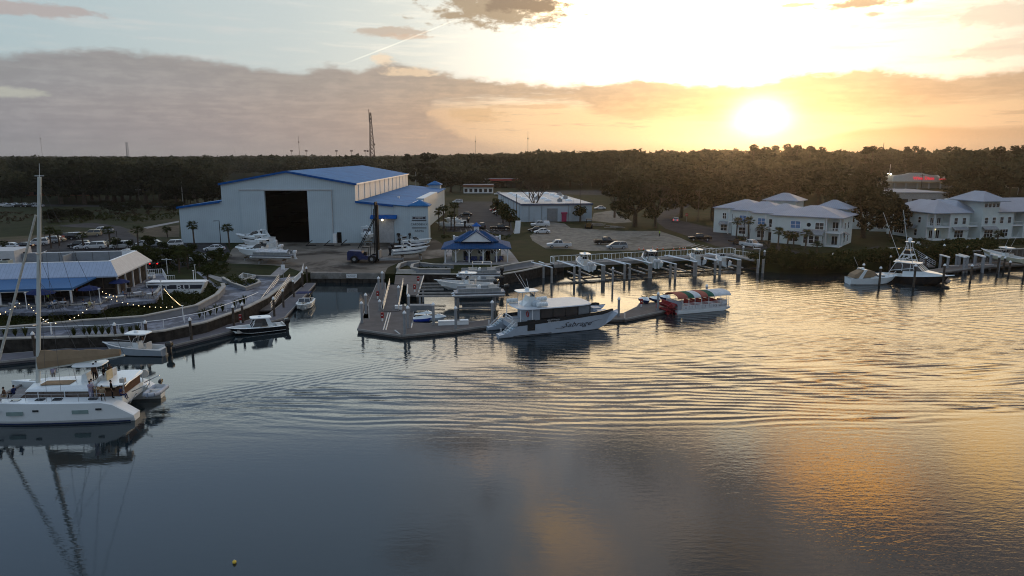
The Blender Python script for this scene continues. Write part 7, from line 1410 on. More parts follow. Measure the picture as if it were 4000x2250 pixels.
def lumber(px, py, l):
 c = G(px, py, LZ); t = thing('lumber_pile', l, 'lumber', c, R(-20)); r = random.Random(px);
 for k in range(6): q = MB(); q.set(r.uniform(-1.5, 1.5), r.uniform(-.8, .8), .15 + .12 * k, rz=r.uniform(-.3, .3)); q.box(-2, 2, -.12, .12, 0, .1); q.build('plank', M_lightwood, t)
lumber(2400, 893, 'scattered pale lumber beside the oak at the back of the gravel lot'); lumber(2335, 882, 'short stack of planks near the old loader')
def upole(label, px, py, ytop, r=.14, arms=1, m=None, lamp=False, Y=None, name='utility_pole', head=None):
 c = G(px, py, LZ); h = ZH(ytop, c.y) - LZ; t = thing(name, label, 'pole', c); MB().tube((0, 0, -.5), (0, 0, h), r, r * .7, 8).build('shaft', m or M_pile, t)
 for k in range(arms): MB().box(-1.3, 1.3, -.08, .08, h - .9 - k * 1.0, h - .72 - k * 1.0).build('crossarm', m or M_pile, t)
 if arms:
  for s in (-1.1, -.5, .5, 1.1): MB().tube((s, 0, h - .72), (s, 0, h - .5), .06).build('insulator', M_grey, t)
 if lamp: MB().box(-1.3, .05, -.07, .07, h - .1, h + .02).build('lamp_arm', m or M_grey, t); MB().box(-1.5, -.9, -.14, .14, h - .16, h - .102).build('lamp_head', M_grey, t)
 return t
M_cpole = mat('concrete_pole', (.34, .33, .31), .8)
upole('tall pale concrete utility pole left of the hangar', 716, 806, 699, .22, 0, M_cpole); upole('thin utility pole just right of the tall concrete one', 734, 803, 752, .12, 0)
upole('utility pole with double crossarm in the left trees', 546, 806, 735, .16, 1); upole('dark lamp post with arm in front of the hangar left wall', 864, 970, 862, .11, 0, M_black, True, name='lamp_post')
upole('slim black lamp post in the left car park', 463, 985, 902, .09, 0, M_black, name='lamp_post'); upole('utility pole with crossarm in front of the dark trees at right', 2726, 868, 738, .16, 1); upole('utility pole at the left corner of the warehouse', 2018, 866, 757, .14, 0); upole('utility pole at the right side of the warehouse front', 2267, 868, 775, .14, 0)
upole('short utility pole rising behind the hangar roof', 1625, 760, 671, .2, 0, M_cpole); upole('dark street lamp in front of the left townhouse', 2903, 950, 845, .09, 0, M_black, name='lamp_post'); upole('second dark street lamp before the townhouse bay', 3000, 962, 880, .08, 0, M_black, name='lamp_post'); upole('bent white lamp at the right end of the lift dock', 2965, 1035, 970, .06, 0, M_white, True, name='lamp_post')
upole('tall street lamp above the right townhouses', 3975, 760, 655, .12, 0, M_steel, True, name='lamp_post'); upole('white pole beside the supermarket roof', 3471, 720, 641, .16, 0, M_white)
upole('small traffic light pole near the warehouse trees', 2266, 770, 716, .1, 1, M_black); upole('pole in front of the supermarket letters', 3597, 745, 680, .2, 1)
def wires():
 a, b, c = G(716, 806, LZ), G(546, 806, LZ), G(-200, 800, LZ); t = thing('overhead_wires', 'overhead wires sagging between the left utility poles', 'wires', (0, 0, 0)); a.z = ZH(706, a.y); b.z = ZH(738, b.y); c.z = b.z + 1
 for k in range(3):
  q = MB(); q.path([a.lerp(b, f / 8) + Vector((0, 0, -k * .7 - 1.2 * 4 * f / 8 * (1 - f / 8))) for f in range(9)], .03, 3); q.path([b.lerp(c, f / 8) + Vector((0, 0, -k * .5 - 1.5 * 4 * f / 8 * (1 - f / 8))) for f in range(9)], .03, 3); q.build('wire', M_black, t)
wires()
M_mast = mat('rusty_lattice', (.16, .10, .08), .7)
def lattice(label, px, Y, ytop, wb, wt, m=M_mast, n=14, dishes=True, whip=0):
 x = XA(px, Y, 30); h = ZH(ytop, Y) - LZ; t = thing('radio_tower', label, 'radio tower', (x, Y, LZ)); q = MB(); r = max(.12, wb * .05)
 c = lambda f, k: Vector((math.cos(k * 2.0944 + .3), math.sin(k * 2.0944 + .3), 0)) * (wb + (wt - wb) * f) * .58 + Vector((0, 0, h * f))
 for k in range(3): q.tube(c(0, k), c(1, k), r * 1.3, r, n=4)
 q.build('leg', m, t); q = MB()
 for i in range(n):
  for k in range(3): q.tube(c(i / n, k), c((i + 1) / n, (k + 1) % 3), r * .7, n=3, cap=False); q.tube(c(i / n, (k + 1) % 3), c((i + 1) / n, k), r * .7, n=3, cap=False); q.tube(c((i + 1) / n, k), c((i + 1) / n, (k + 1) % 3), r * .7, n=3, cap=False)
 q.build('bracing', m, t)
 if dishes:
  for f, s in ((.36, -1), (.47, 1)): q = MB(); q.ball((s * wb * .5, -wb * .3, h * f), wb * .16); q.build('dish', m, t)
 if whip: q = MB(); q.tube((-wt, 0, h * .84), (-wt, 0, h + whip), r * .9, n=4); q.build('whip_antenna', m, t)
lattice('tall red lattice radio tower on the horizon left of centre', 1451, 900, 440, 8.5, 1.6, whip=4)
lattice('distant thin lattice tower above the trees at left', 497, 1500, 556, 6, 4, mat('pale_lattice', (.3, .3, .31), .7), 8, False)
def slimmast(label, px, Y, ytop, r=.5):
 x = XA(px, Y, 30); h = ZH(ytop, Y) - LZ; t = thing('radio_mast', label, 'mast', (x, Y, LZ)); MB().tube((0, 0, 0), (0, 0, h), r, r * .5, 6).build('shaft', M_mast, t); MB().box(-r * 2, r * 2, -r, r, h * .78, h * .82).build('antenna_ring', M_mast, t)
slimmast('thin radio mast right of the hangar roof on the horizon', 1169, 1500, 532, .55); slimmast('faint thin mast at the far left horizon', 164, 2000, 518, .4); slimmast('thin mast on the horizon just left of the warehouse', 1857, 1500, 530, .45); slimmast('thin mast on the horizon above the warehouse', 2062, 1200, 512, .45); slimmast('short mast with antennas above the right hand treeline', 3451, 700, 558, .5); slimmast('very faint mast above the left treeline', 918, 2200, 583, .4)
for i, px in enumerate((1139, 1196, 1314, 1373, 1426)):
 Y = 1300; x = XA(px, Y, 30); h = ZH(592, Y) - LZ; t = thing('floodlight_pole', ['leftmost stadium floodlight pole on the horizon beside the thin mast', 'second stadium floodlight pole, just right of the thin mast', 'third stadium floodlight pole, midway to the lattice tower', 'fourth stadium floodlight pole from the left', 'stadium floodlight pole closest to the lattice tower'][i], 'floodlight', (x, Y, LZ), 0, 'stadium floodlights on the horizon'); MB().tube((0, 0, 0), (0, 0, h), .4, .3, 5).build('shaft', M_mast, t); MB().box(-2.4, 2.4, -.4, .4, h, h + 2.4).build('lamp_bank', M_mast, t)
def parasol(px, py, label, open_=True):
 c = G(px, py, PZ); t = thing('parasol', label, 'parasol', c, 0, 'navy parasols on the patio'); MB().tube((0, 0, 0), (0, 0, 2.5), .035).build('pole', M_steel, t); MB().lathe([(.3, 0), (.3, .06), (.04, .08)], 10).build('base', M_black, t)
 q = MB(); q.lathe([(1.5, 1.95), (1.48, 2.0), (.8, 2.32), (.03, 2.55)], 8); q.build('canopy', M_navy, t)
for x, y, l in ((472, 1152, 'navy parasol with white edge near the middle of the patio'), (355, 1182, 'navy parasol at the patio corner under the awning end'), (150, 1198, 'navy parasol behind the catamaran mast'), (178, 1200, 'second navy parasol just right of the mast')): parasol(x, y, l)
TB = None
def table(px, py, label, rz=0):
 global TB
 c = G(px, py, PZ)
 if TB is None:
  TB = thing('patio_table', '', 'table', c, 0, 'tables on the patio'); MB().box(-.6, .6, -.4, .4, .70, .75).build('table_top', mat('pale_table', (.40, .41, .42), .5), TB)
  for x in (-.5, .5):
   for y in (-.3, .3): MB().box(x - .03, x + .03, y - .03, y + .03, 0, .70).build('leg', M_steel, TB)
  o = TB
 else: o = dup(TB, c)
 o.location = c; o.rotation_euler = (0, 0, R(rz)); o['label'] = label
CH = None
def pchair(px, py, label, rz):
 global CH
 c = G(px, py, PZ)
 if CH is None:
  CH = thing('patio_chair', '', 'chair', c, 0, 'chairs on the patio'); m = mat('grey_chair', (.20, .21, .23), .6); MB().box(-.24, .24, -.24, .24, .42, .46).build('seat', m, CH); MB().box(-.24, .24, .2, .24, .46, .9).build('backrest', m, CH)
  for x in (-.21, .21):
   for y in (-.21, .21): MB().box(x - .02, x + .02, y - .02, y + .02, 0, .42).build('leg', M_steel, CH)
  o = CH
 else: o = dup(CH, c)
 o.location = c; o.rotation_euler = (0, 0, R(rz)); o['label'] = label
ti = 0
for i, (x, y, w) in enumerate(((210, 1203, 'right of the mast'), (245, 1199, 'behind the seated guests'), (348, 1204, 'in front of the corner parasol'), (425, 1180, 'at the planter corner'), (470, 1175, 'beyond the planter corner'), (538, 1160, 'with the pale cloth mid patio'), (585, 1118, 'in front of the lounge chairs'), (60, 1205, 'under the awning at far left'), (590, 1165, 'near the right end'))):
 table(x, y, 'patio table ' + w, i * 13 - 20)
 for k, (dx, dy, rz) in enumerate(((-15, 1, 90), (15, 1, -90), (3, -7, 0))): pchair(x + dx, y + dy, ['patio chair at the left end of the table ', 'patio chair at the right end of the table ', 'patio chair behind the table '][k] + w, rz)
for i, (x, y) in enumerate(((551, 1088), (592, 1087))):
 c = G(x, y, PZ); t = thing('lounge_chair', ['left white lounge chair by the rear patio railing', 'right white lounge chair by the rear patio railing'][i], 'lounge chair', c); MB().box(-.45, .45, -.4, .4, .25, .45).build('seat', M_white, t); MB().box(-.45, .45, .3, .42, .45, .95).build('backrest', M_white, t); MB().box(-.5, -.42, -.4, .4, 0, .6).build('armrest', M_white, t); MB().box(.42, .5, -.4, .4, 0, .6).build('armrest', M_white, t)
for i, (x, y) in enumerate(((508, 1168), (506, 1140))):
 c = G(x, y, PZ); t = thing('speaker', ['black speaker on a stand near the parasol', 'black speaker box behind the parasol'][i], 'speaker', c); MB().tube((0, 0, 0), (0, 0, 1.1), .03).build('stand', M_black, t); MB().box(-.22, .22, -.2, .2, 1.1, 1.7).build('cabinet', M_black, t)
for x, y, l in ((3572, 960, 'white chair on the deck by the sportfishing tower'), (3590, 962, 'second white chair on the deck by the sportfishing tower')):
 c = G(x, y, LZ); t = thing('garden_chair', l, 'chair', c, R(20)); MB().box(-.4, .4, -.4, .4, .3, .4).build('seat', M_white, t); MB().box(-.4, .4, .3, .4, .4, 1.1).build('backrest', M_white, t); [MB().box(x_ - .05, x_ + .05, -.4, .4, .0, .6).build('armrest', M_white, t) for x_ in (-.4, .4)]
def deckR():
 c = G(3560, 985, LZ); t = thing('hillside_deck', 'raised timber deck with stone front below the right townhouses', 'deck', (c.x, c.y, LZ - 1.2), R(6)); MB().box(-6, 9, 0, 4, 0, 1.15).build('retaining_front', mat('dark_block_wall', (.09, .085, .08), .9, var=.3, stripes=('Z', .2, .15, (.05, .05, .05), .8)), t); MB().box(-6.2, 9.2, -.2, 4.2, 1.152, 1.3).build('deck_boards', M_deck, t)
 railing(t, (-6, -.1, 1.3), (9, -.1, 1.3), 1.0, 'deck_railing', M_grey, .5)
 q = MB(); q.box(-4.6, -3.2, .2, 1.2, 1.302, 2.2); q.build('bar_counter', M_white, t); q = MB(); q.box(-4.4, -2.8, .15, .195, 1.6, 2.1); q.build('lit_panel', mat('warm_lit_panel', (1, .75, .4), .5, emit=(1, .7, .3), es=1.2), t)
deckR()
wallrun('seawall', P2([(3790, 1000), (3860, 996), (4000, 990), (4300, 975)], LZ), -.5, LZ + 1.0, .4, mat('ribbed_dark_wall', (.10, .09, .08), .9, var=.3, stripes=('X', 1.6, .2, (.2, .19, .17), .8)), 'dark panelled retaining wall below the right townhouses', 'seawall')
# ================================================================== people: one continuous skinned body each, materials by limb
SKINM = mat('warm_skin', (.36, .20, .13), .6, var=.1); SKIN2 = mat('brown_skin', (.16, .08, .05), .6, var=.1)
def cloth(n, c): return mat('cloth_' + n, c, .85, var=.12, scale=6)
CL = {'black': cloth('black', (.012, .012, .014)), 'white': cloth('white', (.55, .55, .56)), 'lilac': cloth('lilac', (.30, .28, .38)), 'brown': cloth('brown', (.10, .06, .04)), 'navy': cloth('navy', (.02, .03, .09)), 'blue': cloth('blue', (.10, .18, .34)), 'red': cloth('red', (.40, .06, .05)), 'grey': cloth('grey', (.18, .18, .19)), 'tan': cloth('tan', (.34, .26, .17)), 'lime': cloth('lime', (.42, .62, .08)), 'denim': cloth('denim', (.05, .08, .15)), 'yellow': cloth('yellow', (.50, .44, .22))}
HAIR = mat('dark_hair', (.02, .013, .01), .7); HAIRB = mat('fair_hair', (.20, .13, .06), .7)
def person(label, loc, rz, pose='stand', top='white', bot='denim', skin=None, hair=None, long_hair=False, group=None, sc=1.0, arms=None, lean=0):
 skin = skin or SKINM; V = []; Rr = []; Ed = []; Kd = []
 def v(p, r, par=None, kind='top'):
  V.append(Vector(p)); Rr.append(r)
  if par is not None: Ed.append((par, len(V) - 1)); Kd.append(kind)
  return len(V) - 1
 sit = pose == 'sit'; hz = .50 if sit else .94; ly = lean
 pel = v((0, 0, hz), (.15, .11)); wa = v((.02 + ly * .3, 0, hz + .17), (.135, .10), pel); ch = v((.02 + ly * .7, 0, hz + .36), (.165, .115), wa); nb = v((ly, 0, hz + .50), (.085, .08), ch); nk = v((.01 + ly, 0, hz + .57), (.055, .058), nb, 'skin')
 hd = v((.03 + ly, 0, hz + .67), (.075, .085), nk, 'skin'); ht = v((.02 + ly, 0, hz + .77), (.07, .08), hd, 'skin')
 for s in (-1, 1):
  hp = v((0, s * .09, hz - .06), (.095, .09), pel, 'bot')
  if sit: kn = v((.44, s * .13, hz - .02), (.065, .065), hp, 'bot'); an = v((.50, s * .13, .08), (.042, .042), kn, 'bot'); to = v((.66, s * .14, .04), (.04, .03), an, 'shoe')
  elif pose == 'step': kn = v((.10 * s + .08, s * .10, .50), (.065, .065), hp, 'bot'); an = v((.20 * s - .05, s * .10, .09), (.042, .042), kn, 'bot'); to = v((.20 * s + .12, s * .11, .04), (.042, .03), an, 'shoe')
  else: kn = v((.03, s * .10, .50), (.065, .065), hp, 'bot'); an = v((-.01, s * .10, .09), (.042, .042), kn, 'bot'); to = v((.16, s * .12, .04), (.042, .03), an, 'shoe')
  sh = v((ly * .95, s * .18, hz + .45), (.065, .06), ch, 'top')
  mode = (arms or 'down')
  if mode == 'fwd' or (mode == 'one' and s == 1): el, wr, dr = (.14 + ly, s * .24, hz + .20), (.36 + ly, s * .16, hz + .28), Vector((1, -s * .2, .1))
  elif mode == 'up': el, wr, dr = (.22 + ly, s * .22, hz + .42), (.34 + ly, s * .12, hz + .62), Vector((.4, -s * .2, 1))
  elif sit: el, wr, dr = (.06 + ly, s * .25, hz + .20), (.30, s * .17, hz + .10), Vector((1, 0, -.2))
  else: el, wr, dr = (-.02 + ly, s * .24, hz + .17), (.06 + ly * .7, s * .23, hz - .08), Vector((.15, 0, -1))
  e = v(el, (.042, .042), sh, 'top'); w = v(wr, (.027, .027), e, 'skin'); dr.normalize(); sd = Vector((0, 1, 0)).cross(dr).normalized(); ax = Vector((0, 1, 0))
  pm = v(Vector(wr) + dr * .05, (.032, .02), w, 'skin')
  for k, ln in enumerate((.075, .088, .084, .066)):
   o = ax * (k - 1.5) * .019; f1 = v(Vector(wr) + dr * .095 + o, (.0095, .0095), pm, 'skin'); v(Vector(wr) + dr * (.095 + ln) + o * 1.15 + sd * .02 * s, (.008, .008), f1, 'skin')
  th = v(Vector(wr) + dr * .05 + ax * -s * .042, (.0105, .0105), pm, 'skin'); v(Vector(wr) + dr * .10 + ax * -s * .058, (.009, .009), th, 'skin')
 me = bpy.data.meshes.new('person'); me.from_pydata([tuple(q) for q in V], Ed, []); tmp = bpy.data.objects.new('skin_cage', me); COL.objects.link(tmp)
 sk = tmp.modifiers.new('skin', 'SKIN'); sl = me.skin_vertices[0].data if me.skin_vertices else None
 if sl is None: return None
 for q, r in zip(sl, Rr): q.radius = r
 sl[0].use_root = True; su = tmp.modifiers.new('sub', 'SUBSURF'); su.levels = 1; su.render_levels = 1
 bpy.context.view_layer.update(); m2 = bpy.data.meshes.new_from_object(tmp.evaluated_get(bpy.context.evaluated_depsgraph_get())); bpy.data.objects.remove(tmp)
 m2.materials.clear(); [m2.materials.append(q) for q in (skin, CL[top], CL[bot], CL['black'])]; kid = {'skin': 0, 'top': 1, 'bot': 2, 'shoe': 3}
 A = np.array([V[a] for a, b in Ed]); B_ = np.array([V[b] for a, b in Ed]); D = B_ - A; DD = (D * D).sum(1) + 1e-9; rad = np.array([max(Rr[b]) for a, b in Ed])
 mi = []
 for p in m2.polygons:
  c = np.array(p.center); tt = np.clip(((c - A) * D).sum(1) / DD, 0, 1); d = np.linalg.norm(c - (A + D * tt[:, None]), axis=1) / (rad + .02); mi.append(kid[Kd[int(d.argmin())]])
 m2.polygons.foreach_set('material_index', mi); m2.polygons.foreach_set('use_smooth', [True] * len(mi)); m2.name = 'person'
 o = bpy.data.objects.new('person', m2); COL.objects.link(o); o.location = loc; o.rotation_euler = (0, 0, rz); o.scale = (sc,) * 3; tag(o, label, 'person', group)
 h = Vector(V[hd]); q = MB(); q.ball((h.x - .03, h.y, h.z + .055), .098, .090, .10, 10, 7)
 if long_hair: q.ball((h.x - .085, h.y, h.z - .06), .06, .085, .16, 8, 6)
 q.build('hair', hair or HAIR, o, True)
 f = MB(); f.ball((h.x + .085, h.y, h.z - .005), .016, .012, .02, 6, 4); f.build('nose', skin, o, True)
 f = MB(); [f.ball((h.x + .072, h.y + s * .03, h.z + .02), .010, .013, .009, 6, 4) for s in (-1, 1)]; f.build('eyes', HAIR, o)
 f = MB(); [f.ball((h.x + .0, h.y + s * .085, h.z), .02, .012, .03, 6, 4) for s in (-1, 1)]; f.build('ears', skin, o)
 return o
A0 = CAT.rotation_euler[2]
def oncat(x, y, z): return CATM @ Vector((x, y, z))
CGp = 'people aboard the catamaran'
for (x, y, z, rz, kw, l) in ((-3.2, 2.95, 2.0, R(150), dict(top='lilac', bot='lilac', arms='fwd', long_hair=False), 'person in pale lilac clothes standing on the side deck of the catamaran'),
  (-3.0, 2.2, 1.95, R(60), dict(top='white', bot='denim'), 'person in a white top standing behind the lilac dressed one'),
  (-5.0, 2.75, 1.95, R(200), dict(top='black', bot='black', lean=-.05), 'person in black standing at the aft corner by the hardtop'),
  (-5.9, 3.1, 1.95, R(180), dict(pose='sit', top='navy', bot='navy', arms='down'), 'person in navy sitting on the stern deck'),
  (4.1, 3.0, 2.1, R(10), dict(pose='sit', top='brown', bot='tan', lean=.1), 'person in brown sitting on the foredeck facing the bow'),
  (5.2, 3.1, 2.12, R(190), dict(pose='sit', top='black', bot='black', lean=.05, long_hair=True), 'person with long dark hair sitting farthest forward on the foredeck'),
  (3.7, 2.5, 2.1, R(-20), dict(pose='sit', top='navy', bot='black', lean=-.1), 'person in navy leaning back against the cabin front'),
  (-2.4, -.2, 2.95, R(10), dict(top='black', bot='brown', arms='fwd'), 'person in dark clothes steering at the raised helm'),
  (-2.5, .5, 2.95, R(-30), dict(top='brown', bot='black'), 'person in brown beside the helm seat under the bimini'),
  (-3.1, .0, 2.95, R(170), dict(pose='sit', top='black', bot='black'), 'person in black sitting on the helm seat'),
  (-3.3, -.8, 2.95, R(150), dict(pose='sit', top='brown', bot='grey', long_hair=True), 'person with long hair at the far end of the helm seat'),
  (2.9, -2.6, 2.05, R(90), dict(top='lilac', bot='grey'), 'person in grey standing on the far hull behind the mast'),
  (-4.2, 2.9, 1.95, R(120), dict(pose='sit', top='tan', bot='black'), 'person in tan crouching by the dark clad one at the aft corner')):
 person(l, oncat(x, y, z), A0 + rz, group=CGp, **kw)
tag(MB().set(*oncat(-4.0, .8, 3.2)).box(-.03, .03, -.5, .5, 0, .9).build('folded_flag', mat('cream_flag', (.55, .45, .28), .8)), 'cream folded flag beside the helm seat', 'flag')
PG_ = 'people on the patio'
for x, y, rz, kw, l in ((303, 1160, 200, dict(top='red', bot='black'), 'person in a red shirt under the restaurant awning'), (205, 1206, 180, dict(pose='sit', top='white', bot='denim'), 'person in white sitting at the table right of the mast'), (217, 1200, 170, dict(pose='sit', top='blue', bot='black'), 'person in light blue sitting beside the mast table'), (352, 1207, 90, dict(pose='sit', top='yellow', bot='grey'), 'person in a yellow top sitting at the patio edge'), (598, 1165, 200, dict(top='lilac', bot='black', long_hair=True), 'person with a hat standing near the right end of the patio'), (255, 1196, 0, dict(pose='sit', top='brown', bot='black'), 'person in brown sitting right of the blue dressed guest'), (190, 1185, 180, dict(top='lime', bot='black'), 'person in pale green standing just right of the mast under the awning'), (482, 1163, 30, dict(pose='sit', top='blue', bot='navy'), 'person in blue sitting near the navy parasol'), (328, 1203, 0, dict(pose='sit', top='navy', bot='black'), 'person in navy sitting left of the yellow dressed guest')):
 person(l, G(x, y, PZ), R(rz), group=PG_, **kw)
person('worker in a lime safety vest standing alone on the gravel lot', G(2576, 924, LZ), R(200), top='lime', bot='black')
person('person sitting on the right end of the pavilion porch', G(1965, 1018, LZ + .02), R(200), pose='sit', top='black', bot='grey')
person('person in black at the bow seats of the white centre console', G(560, 1360, .4), R(180), pose='stand', top='brown', bot='black', sc=.9)
# ================================================================== vegetation
def leafmat(name, lo, hi, tr=.25, tint=False):
 m = bpy.data.materials.new(name); m.use_nodes = True; t = NT(m.node_tree); m.node_tree.nodes.remove(m.node_tree.nodes['Principled BSDF'])
 out = m.node_tree.nodes['Material Output']; tc = t.node('ShaderNodeTexCoord'); oi = t.node('ShaderNodeObjectInfo')
 n = t.noise(tc.outputs['Object'], .45, 4, .6); c = t.mix(t.ss(n, .3, .7), lo, hi)
 if tint: at = t.node('ShaderNodeAttribute', attribute_name='tint'); f = E(t, at.outputs['Fac']); c = t.mix(t.ss(f, 0, 1) * .8, c, t.mix(t.m('FRACT', f * 7.3), (.012, .017, .008), (.115, .105, .055)))
 c = t.mix(E(t, oi.outputs['Random']) * .35, c, tuple(x * .45 for x in lo))
 d = t.node('ShaderNodeBsdfDiffuse'); d.inputs[1].default_value = .8; tr_ = t.node('ShaderNodeBsdfTranslucent'); mx = t.node('ShaderNodeMixShader'); mx.inputs[0].default_value = tr
 t.setin(d.inputs[0], c); t.setin(tr_.inputs[0], c); t.l.new(d.outputs[0], mx.inputs[1]); t.l.new(tr_.outputs[0], mx.inputs[2]); t.l.new(mx.outputs[0], out.inputs[0]); return m
M_oakleaf = leafmat('oak_leaves', (.022, .025, .012), (.054, .050, .025)); M_pineleaf = leafmat('pine_needles', (.026, .029, .015), (.05, .046, .022)); M_shrub = leafmat('shrub_leaves', (.032, .042, .014), (.075, .078, .028)); M_palm = leafmat('palm_fronds', (.045, .06, .02), (.09, .095, .035)); M_bare = leafmat('thin_autumn_leaves', (.060, .045, .030), (.095, .068, .042))
M_wood = leafmat('far_wood_leaves', (.024, .028, .013), (.082, .080, .038), .26, True); M_bark = mat('bark', (.085, .065, .05), .95, var=.3, scale=3)
def leaves(N, blobs, size, seed, flat=.5):
 """N leaf-clump triangles spread through ellipsoid blobs (cx,cy,cz,rx,ry,rz)"""
 r = np.random.RandomState(seed); w = np.array([b[3] * b[4] * b[5] for b in blobs]) ** .7; w /= w.sum(); idx = r.choice(len(blobs), N, p=w); Bb = np.array(blobs)[idx]
 u = r.randn(N, 3); u /= np.linalg.norm(u, axis=1)[:, None]; rad = r.uniform(.45, 1.05, N) ** .6; C = Bb[:, :3] + u * Bb[:, 3:] * rad[:, None]
 a = r.randn(N, 3); a /= np.linalg.norm(a, axis=1)[:, None]; nrm = u * .6 + r.randn(N, 3) * .6; b = np.cross(nrm, a); b /= np.linalg.norm(b, axis=1)[:, None] + 1e-9; a = np.cross(b, nrm); a /= np.linalg.norm(a, axis=1)[:, None] + 1e-9
 s = size * r.uniform(.6, 1.4, N)[:, None]
 P_ = np.stack([C - a * s - b * s * .6, C + a * s - b * s * .35, C + b * s], 1).reshape(-1, 3); return P_
def trimesh(name, P_, m, par=None):
 F = np.arange(len(P_)).reshape(-1, 3); o = np_mesh(name, P_, F, m, smooth=False)
 if par: o.parent = par
 return o
TREES = {}
def tree_proto(kind, seed):
 r = random.Random(seed); t = thing(kind, '', 'tree'); bl = []; b = MB(); limbs = []
 if kind == 'oak_tree':
  H = 12; b.tube((0, 0, -.3), (.2, .1, 3.6), .55, .4, 8)
  for k in range(9):
   a = k * .7 + r.uniform(-.3, .3); d = r.uniform(2.5, 5.8); e = Vector((math.cos(a) * d, math.sin(a) * d, r.uniform(6, 10))); mid = Vector((e.x * .45, e.y * .45, 5.0)); b.tube((.2, .1, 3.3), mid, .28, .18, 6); b.tube(mid, e, .18, .06, 5); bl.append((e.x, e.y, e.z, r.uniform(1.8, 3.0), r.uniform(1.8, 3.0), r.uniform(1.3, 2.1)))
  bl += [(0, 0, 9.5, 3.2, 3.2, 2.2), (1, -1, 8, 3.5, 3, 2)] + [(math.cos(k * 1.1) * r.uniform(2.5, 5.2), math.sin(k * 1.1) * r.uniform(2.5, 5.2), r.uniform(3.4, 5.4), 1.7, 1.7, 1.3) for k in range(6)]; P_ = leaves(3200, bl, .36, seed); m = M_oakleaf
 elif kind == 'pine_tree':
  b.tube((0, 0, -.3), (.3, 0, 17), .34, .12, 7)
  for k in range(17): a = r.uniform(0, 6.28); z = r.uniform(5.5, 17.5); d = r.uniform(.8, 3.6) * (1.2 - (z - 8) / 15); b.tube((.2, 0, z - .8), (math.cos(a) * d, math.sin(a) * d, z), .1, .04, 4); bl.append((math.cos(a) * d, math.sin(a) * d, z, r.uniform(1.1, 1.9), r.uniform(1.1, 1.9), r.uniform(.6, 1.1)))
  bl.append((.3, 0, 18, 1.3, 1.3, 1.0)); P_ = leaves(2200, bl, .32, seed); m = M_pineleaf
 elif kind == 'bare_tree':
  b.tube((0, 0, -.3), (.2, .1, 4.5), .42, .32, 8)
  def br(p, d, L, rr, n):
   e = p + d * L; b.tube(p, e, rr, rr * .62, 5, False)
   if n == 0: bl.append((e.x, e.y, e.z, .9, .9, .7)); return
   for k in range(3): q = (d + Vector((r.uniform(-.75, .75), r.uniform(-.75, .75), r.uniform(-.1, .45)))).normalized(); br(e, q, L * r.uniform(.62, .82), rr * .6, n - 1)
  for k in range(5): a = k * 1.26; br(Vector((.2, .1, 4.2)), Vector((math.cos(a) * .6, math.sin(a) * .6, 1)).normalized(), 3.2, .2, 3)
  P_ = leaves(1500, bl, .16, seed); m = M_bare
 elif kind == 'round_tree':
  b.tube((0, 0, -.2), (0, 0, 2.6), .16, .1, 6)
  for k in range(7): a = r.uniform(0, 6.28); d = r.uniform(.4, 1.2); z = r.uniform(2.6, 4.6); b.tube((0, 0, 1.9), (math.cos(a) * d, math.sin(a) * d, z), .06, .03, 4); bl.append((math.cos(a) * d, math.sin(a) * d, z, 1.0, 1.0, .8))
  P_ = leaves(900, bl, .2, seed); m = M_shrub
 b.build('trunk', M_bark, t); trimesh('crown', P_, m, t); return t
def shrub_proto(kind, seed):
 r = random.Random(seed); t = thing(kind, '', 'shrub'); b = MB()
 for k in range(5): a = k * 1.3; b.tube((0, 0, -.1), (math.cos(a) * .5, math.sin(a) * .5, .8), .04, .02, 4)
 b.build('stems', M_bark, t); bl = [(r.uniform(-.7, .7), r.uniform(-.6, .6), r.uniform(.3, .9), .6, .6, .5) for k in range(7)]; trimesh('foliage', leaves(420, bl, .14, seed), M_shrub, t); return t
def grass_proto():
 t = thing('ornamental_grass', '', 'grass clump'); r = random.Random(4); b = MB()
 for k in range(90):
  a = r.uniform(0, 6.28); d = r.uniform(.3, .9); h = r.uniform(.7, 1.4); m_ = Vector((math.cos(a) * d * .4, math.sin(a) * d * .4, h * .8)); e = Vector((math.cos(a) * d, math.sin(a) * d, h)); s = Vector((-math.sin(a), math.cos(a), 0)) * .03
  b.add([tuple(-s), tuple(s), tuple(m_ + s), tuple(m_ - s), tuple(e)], [(0, 1, 2, 3), (3, 2, 4)])
 b.build('blades', M_palm, t); return t
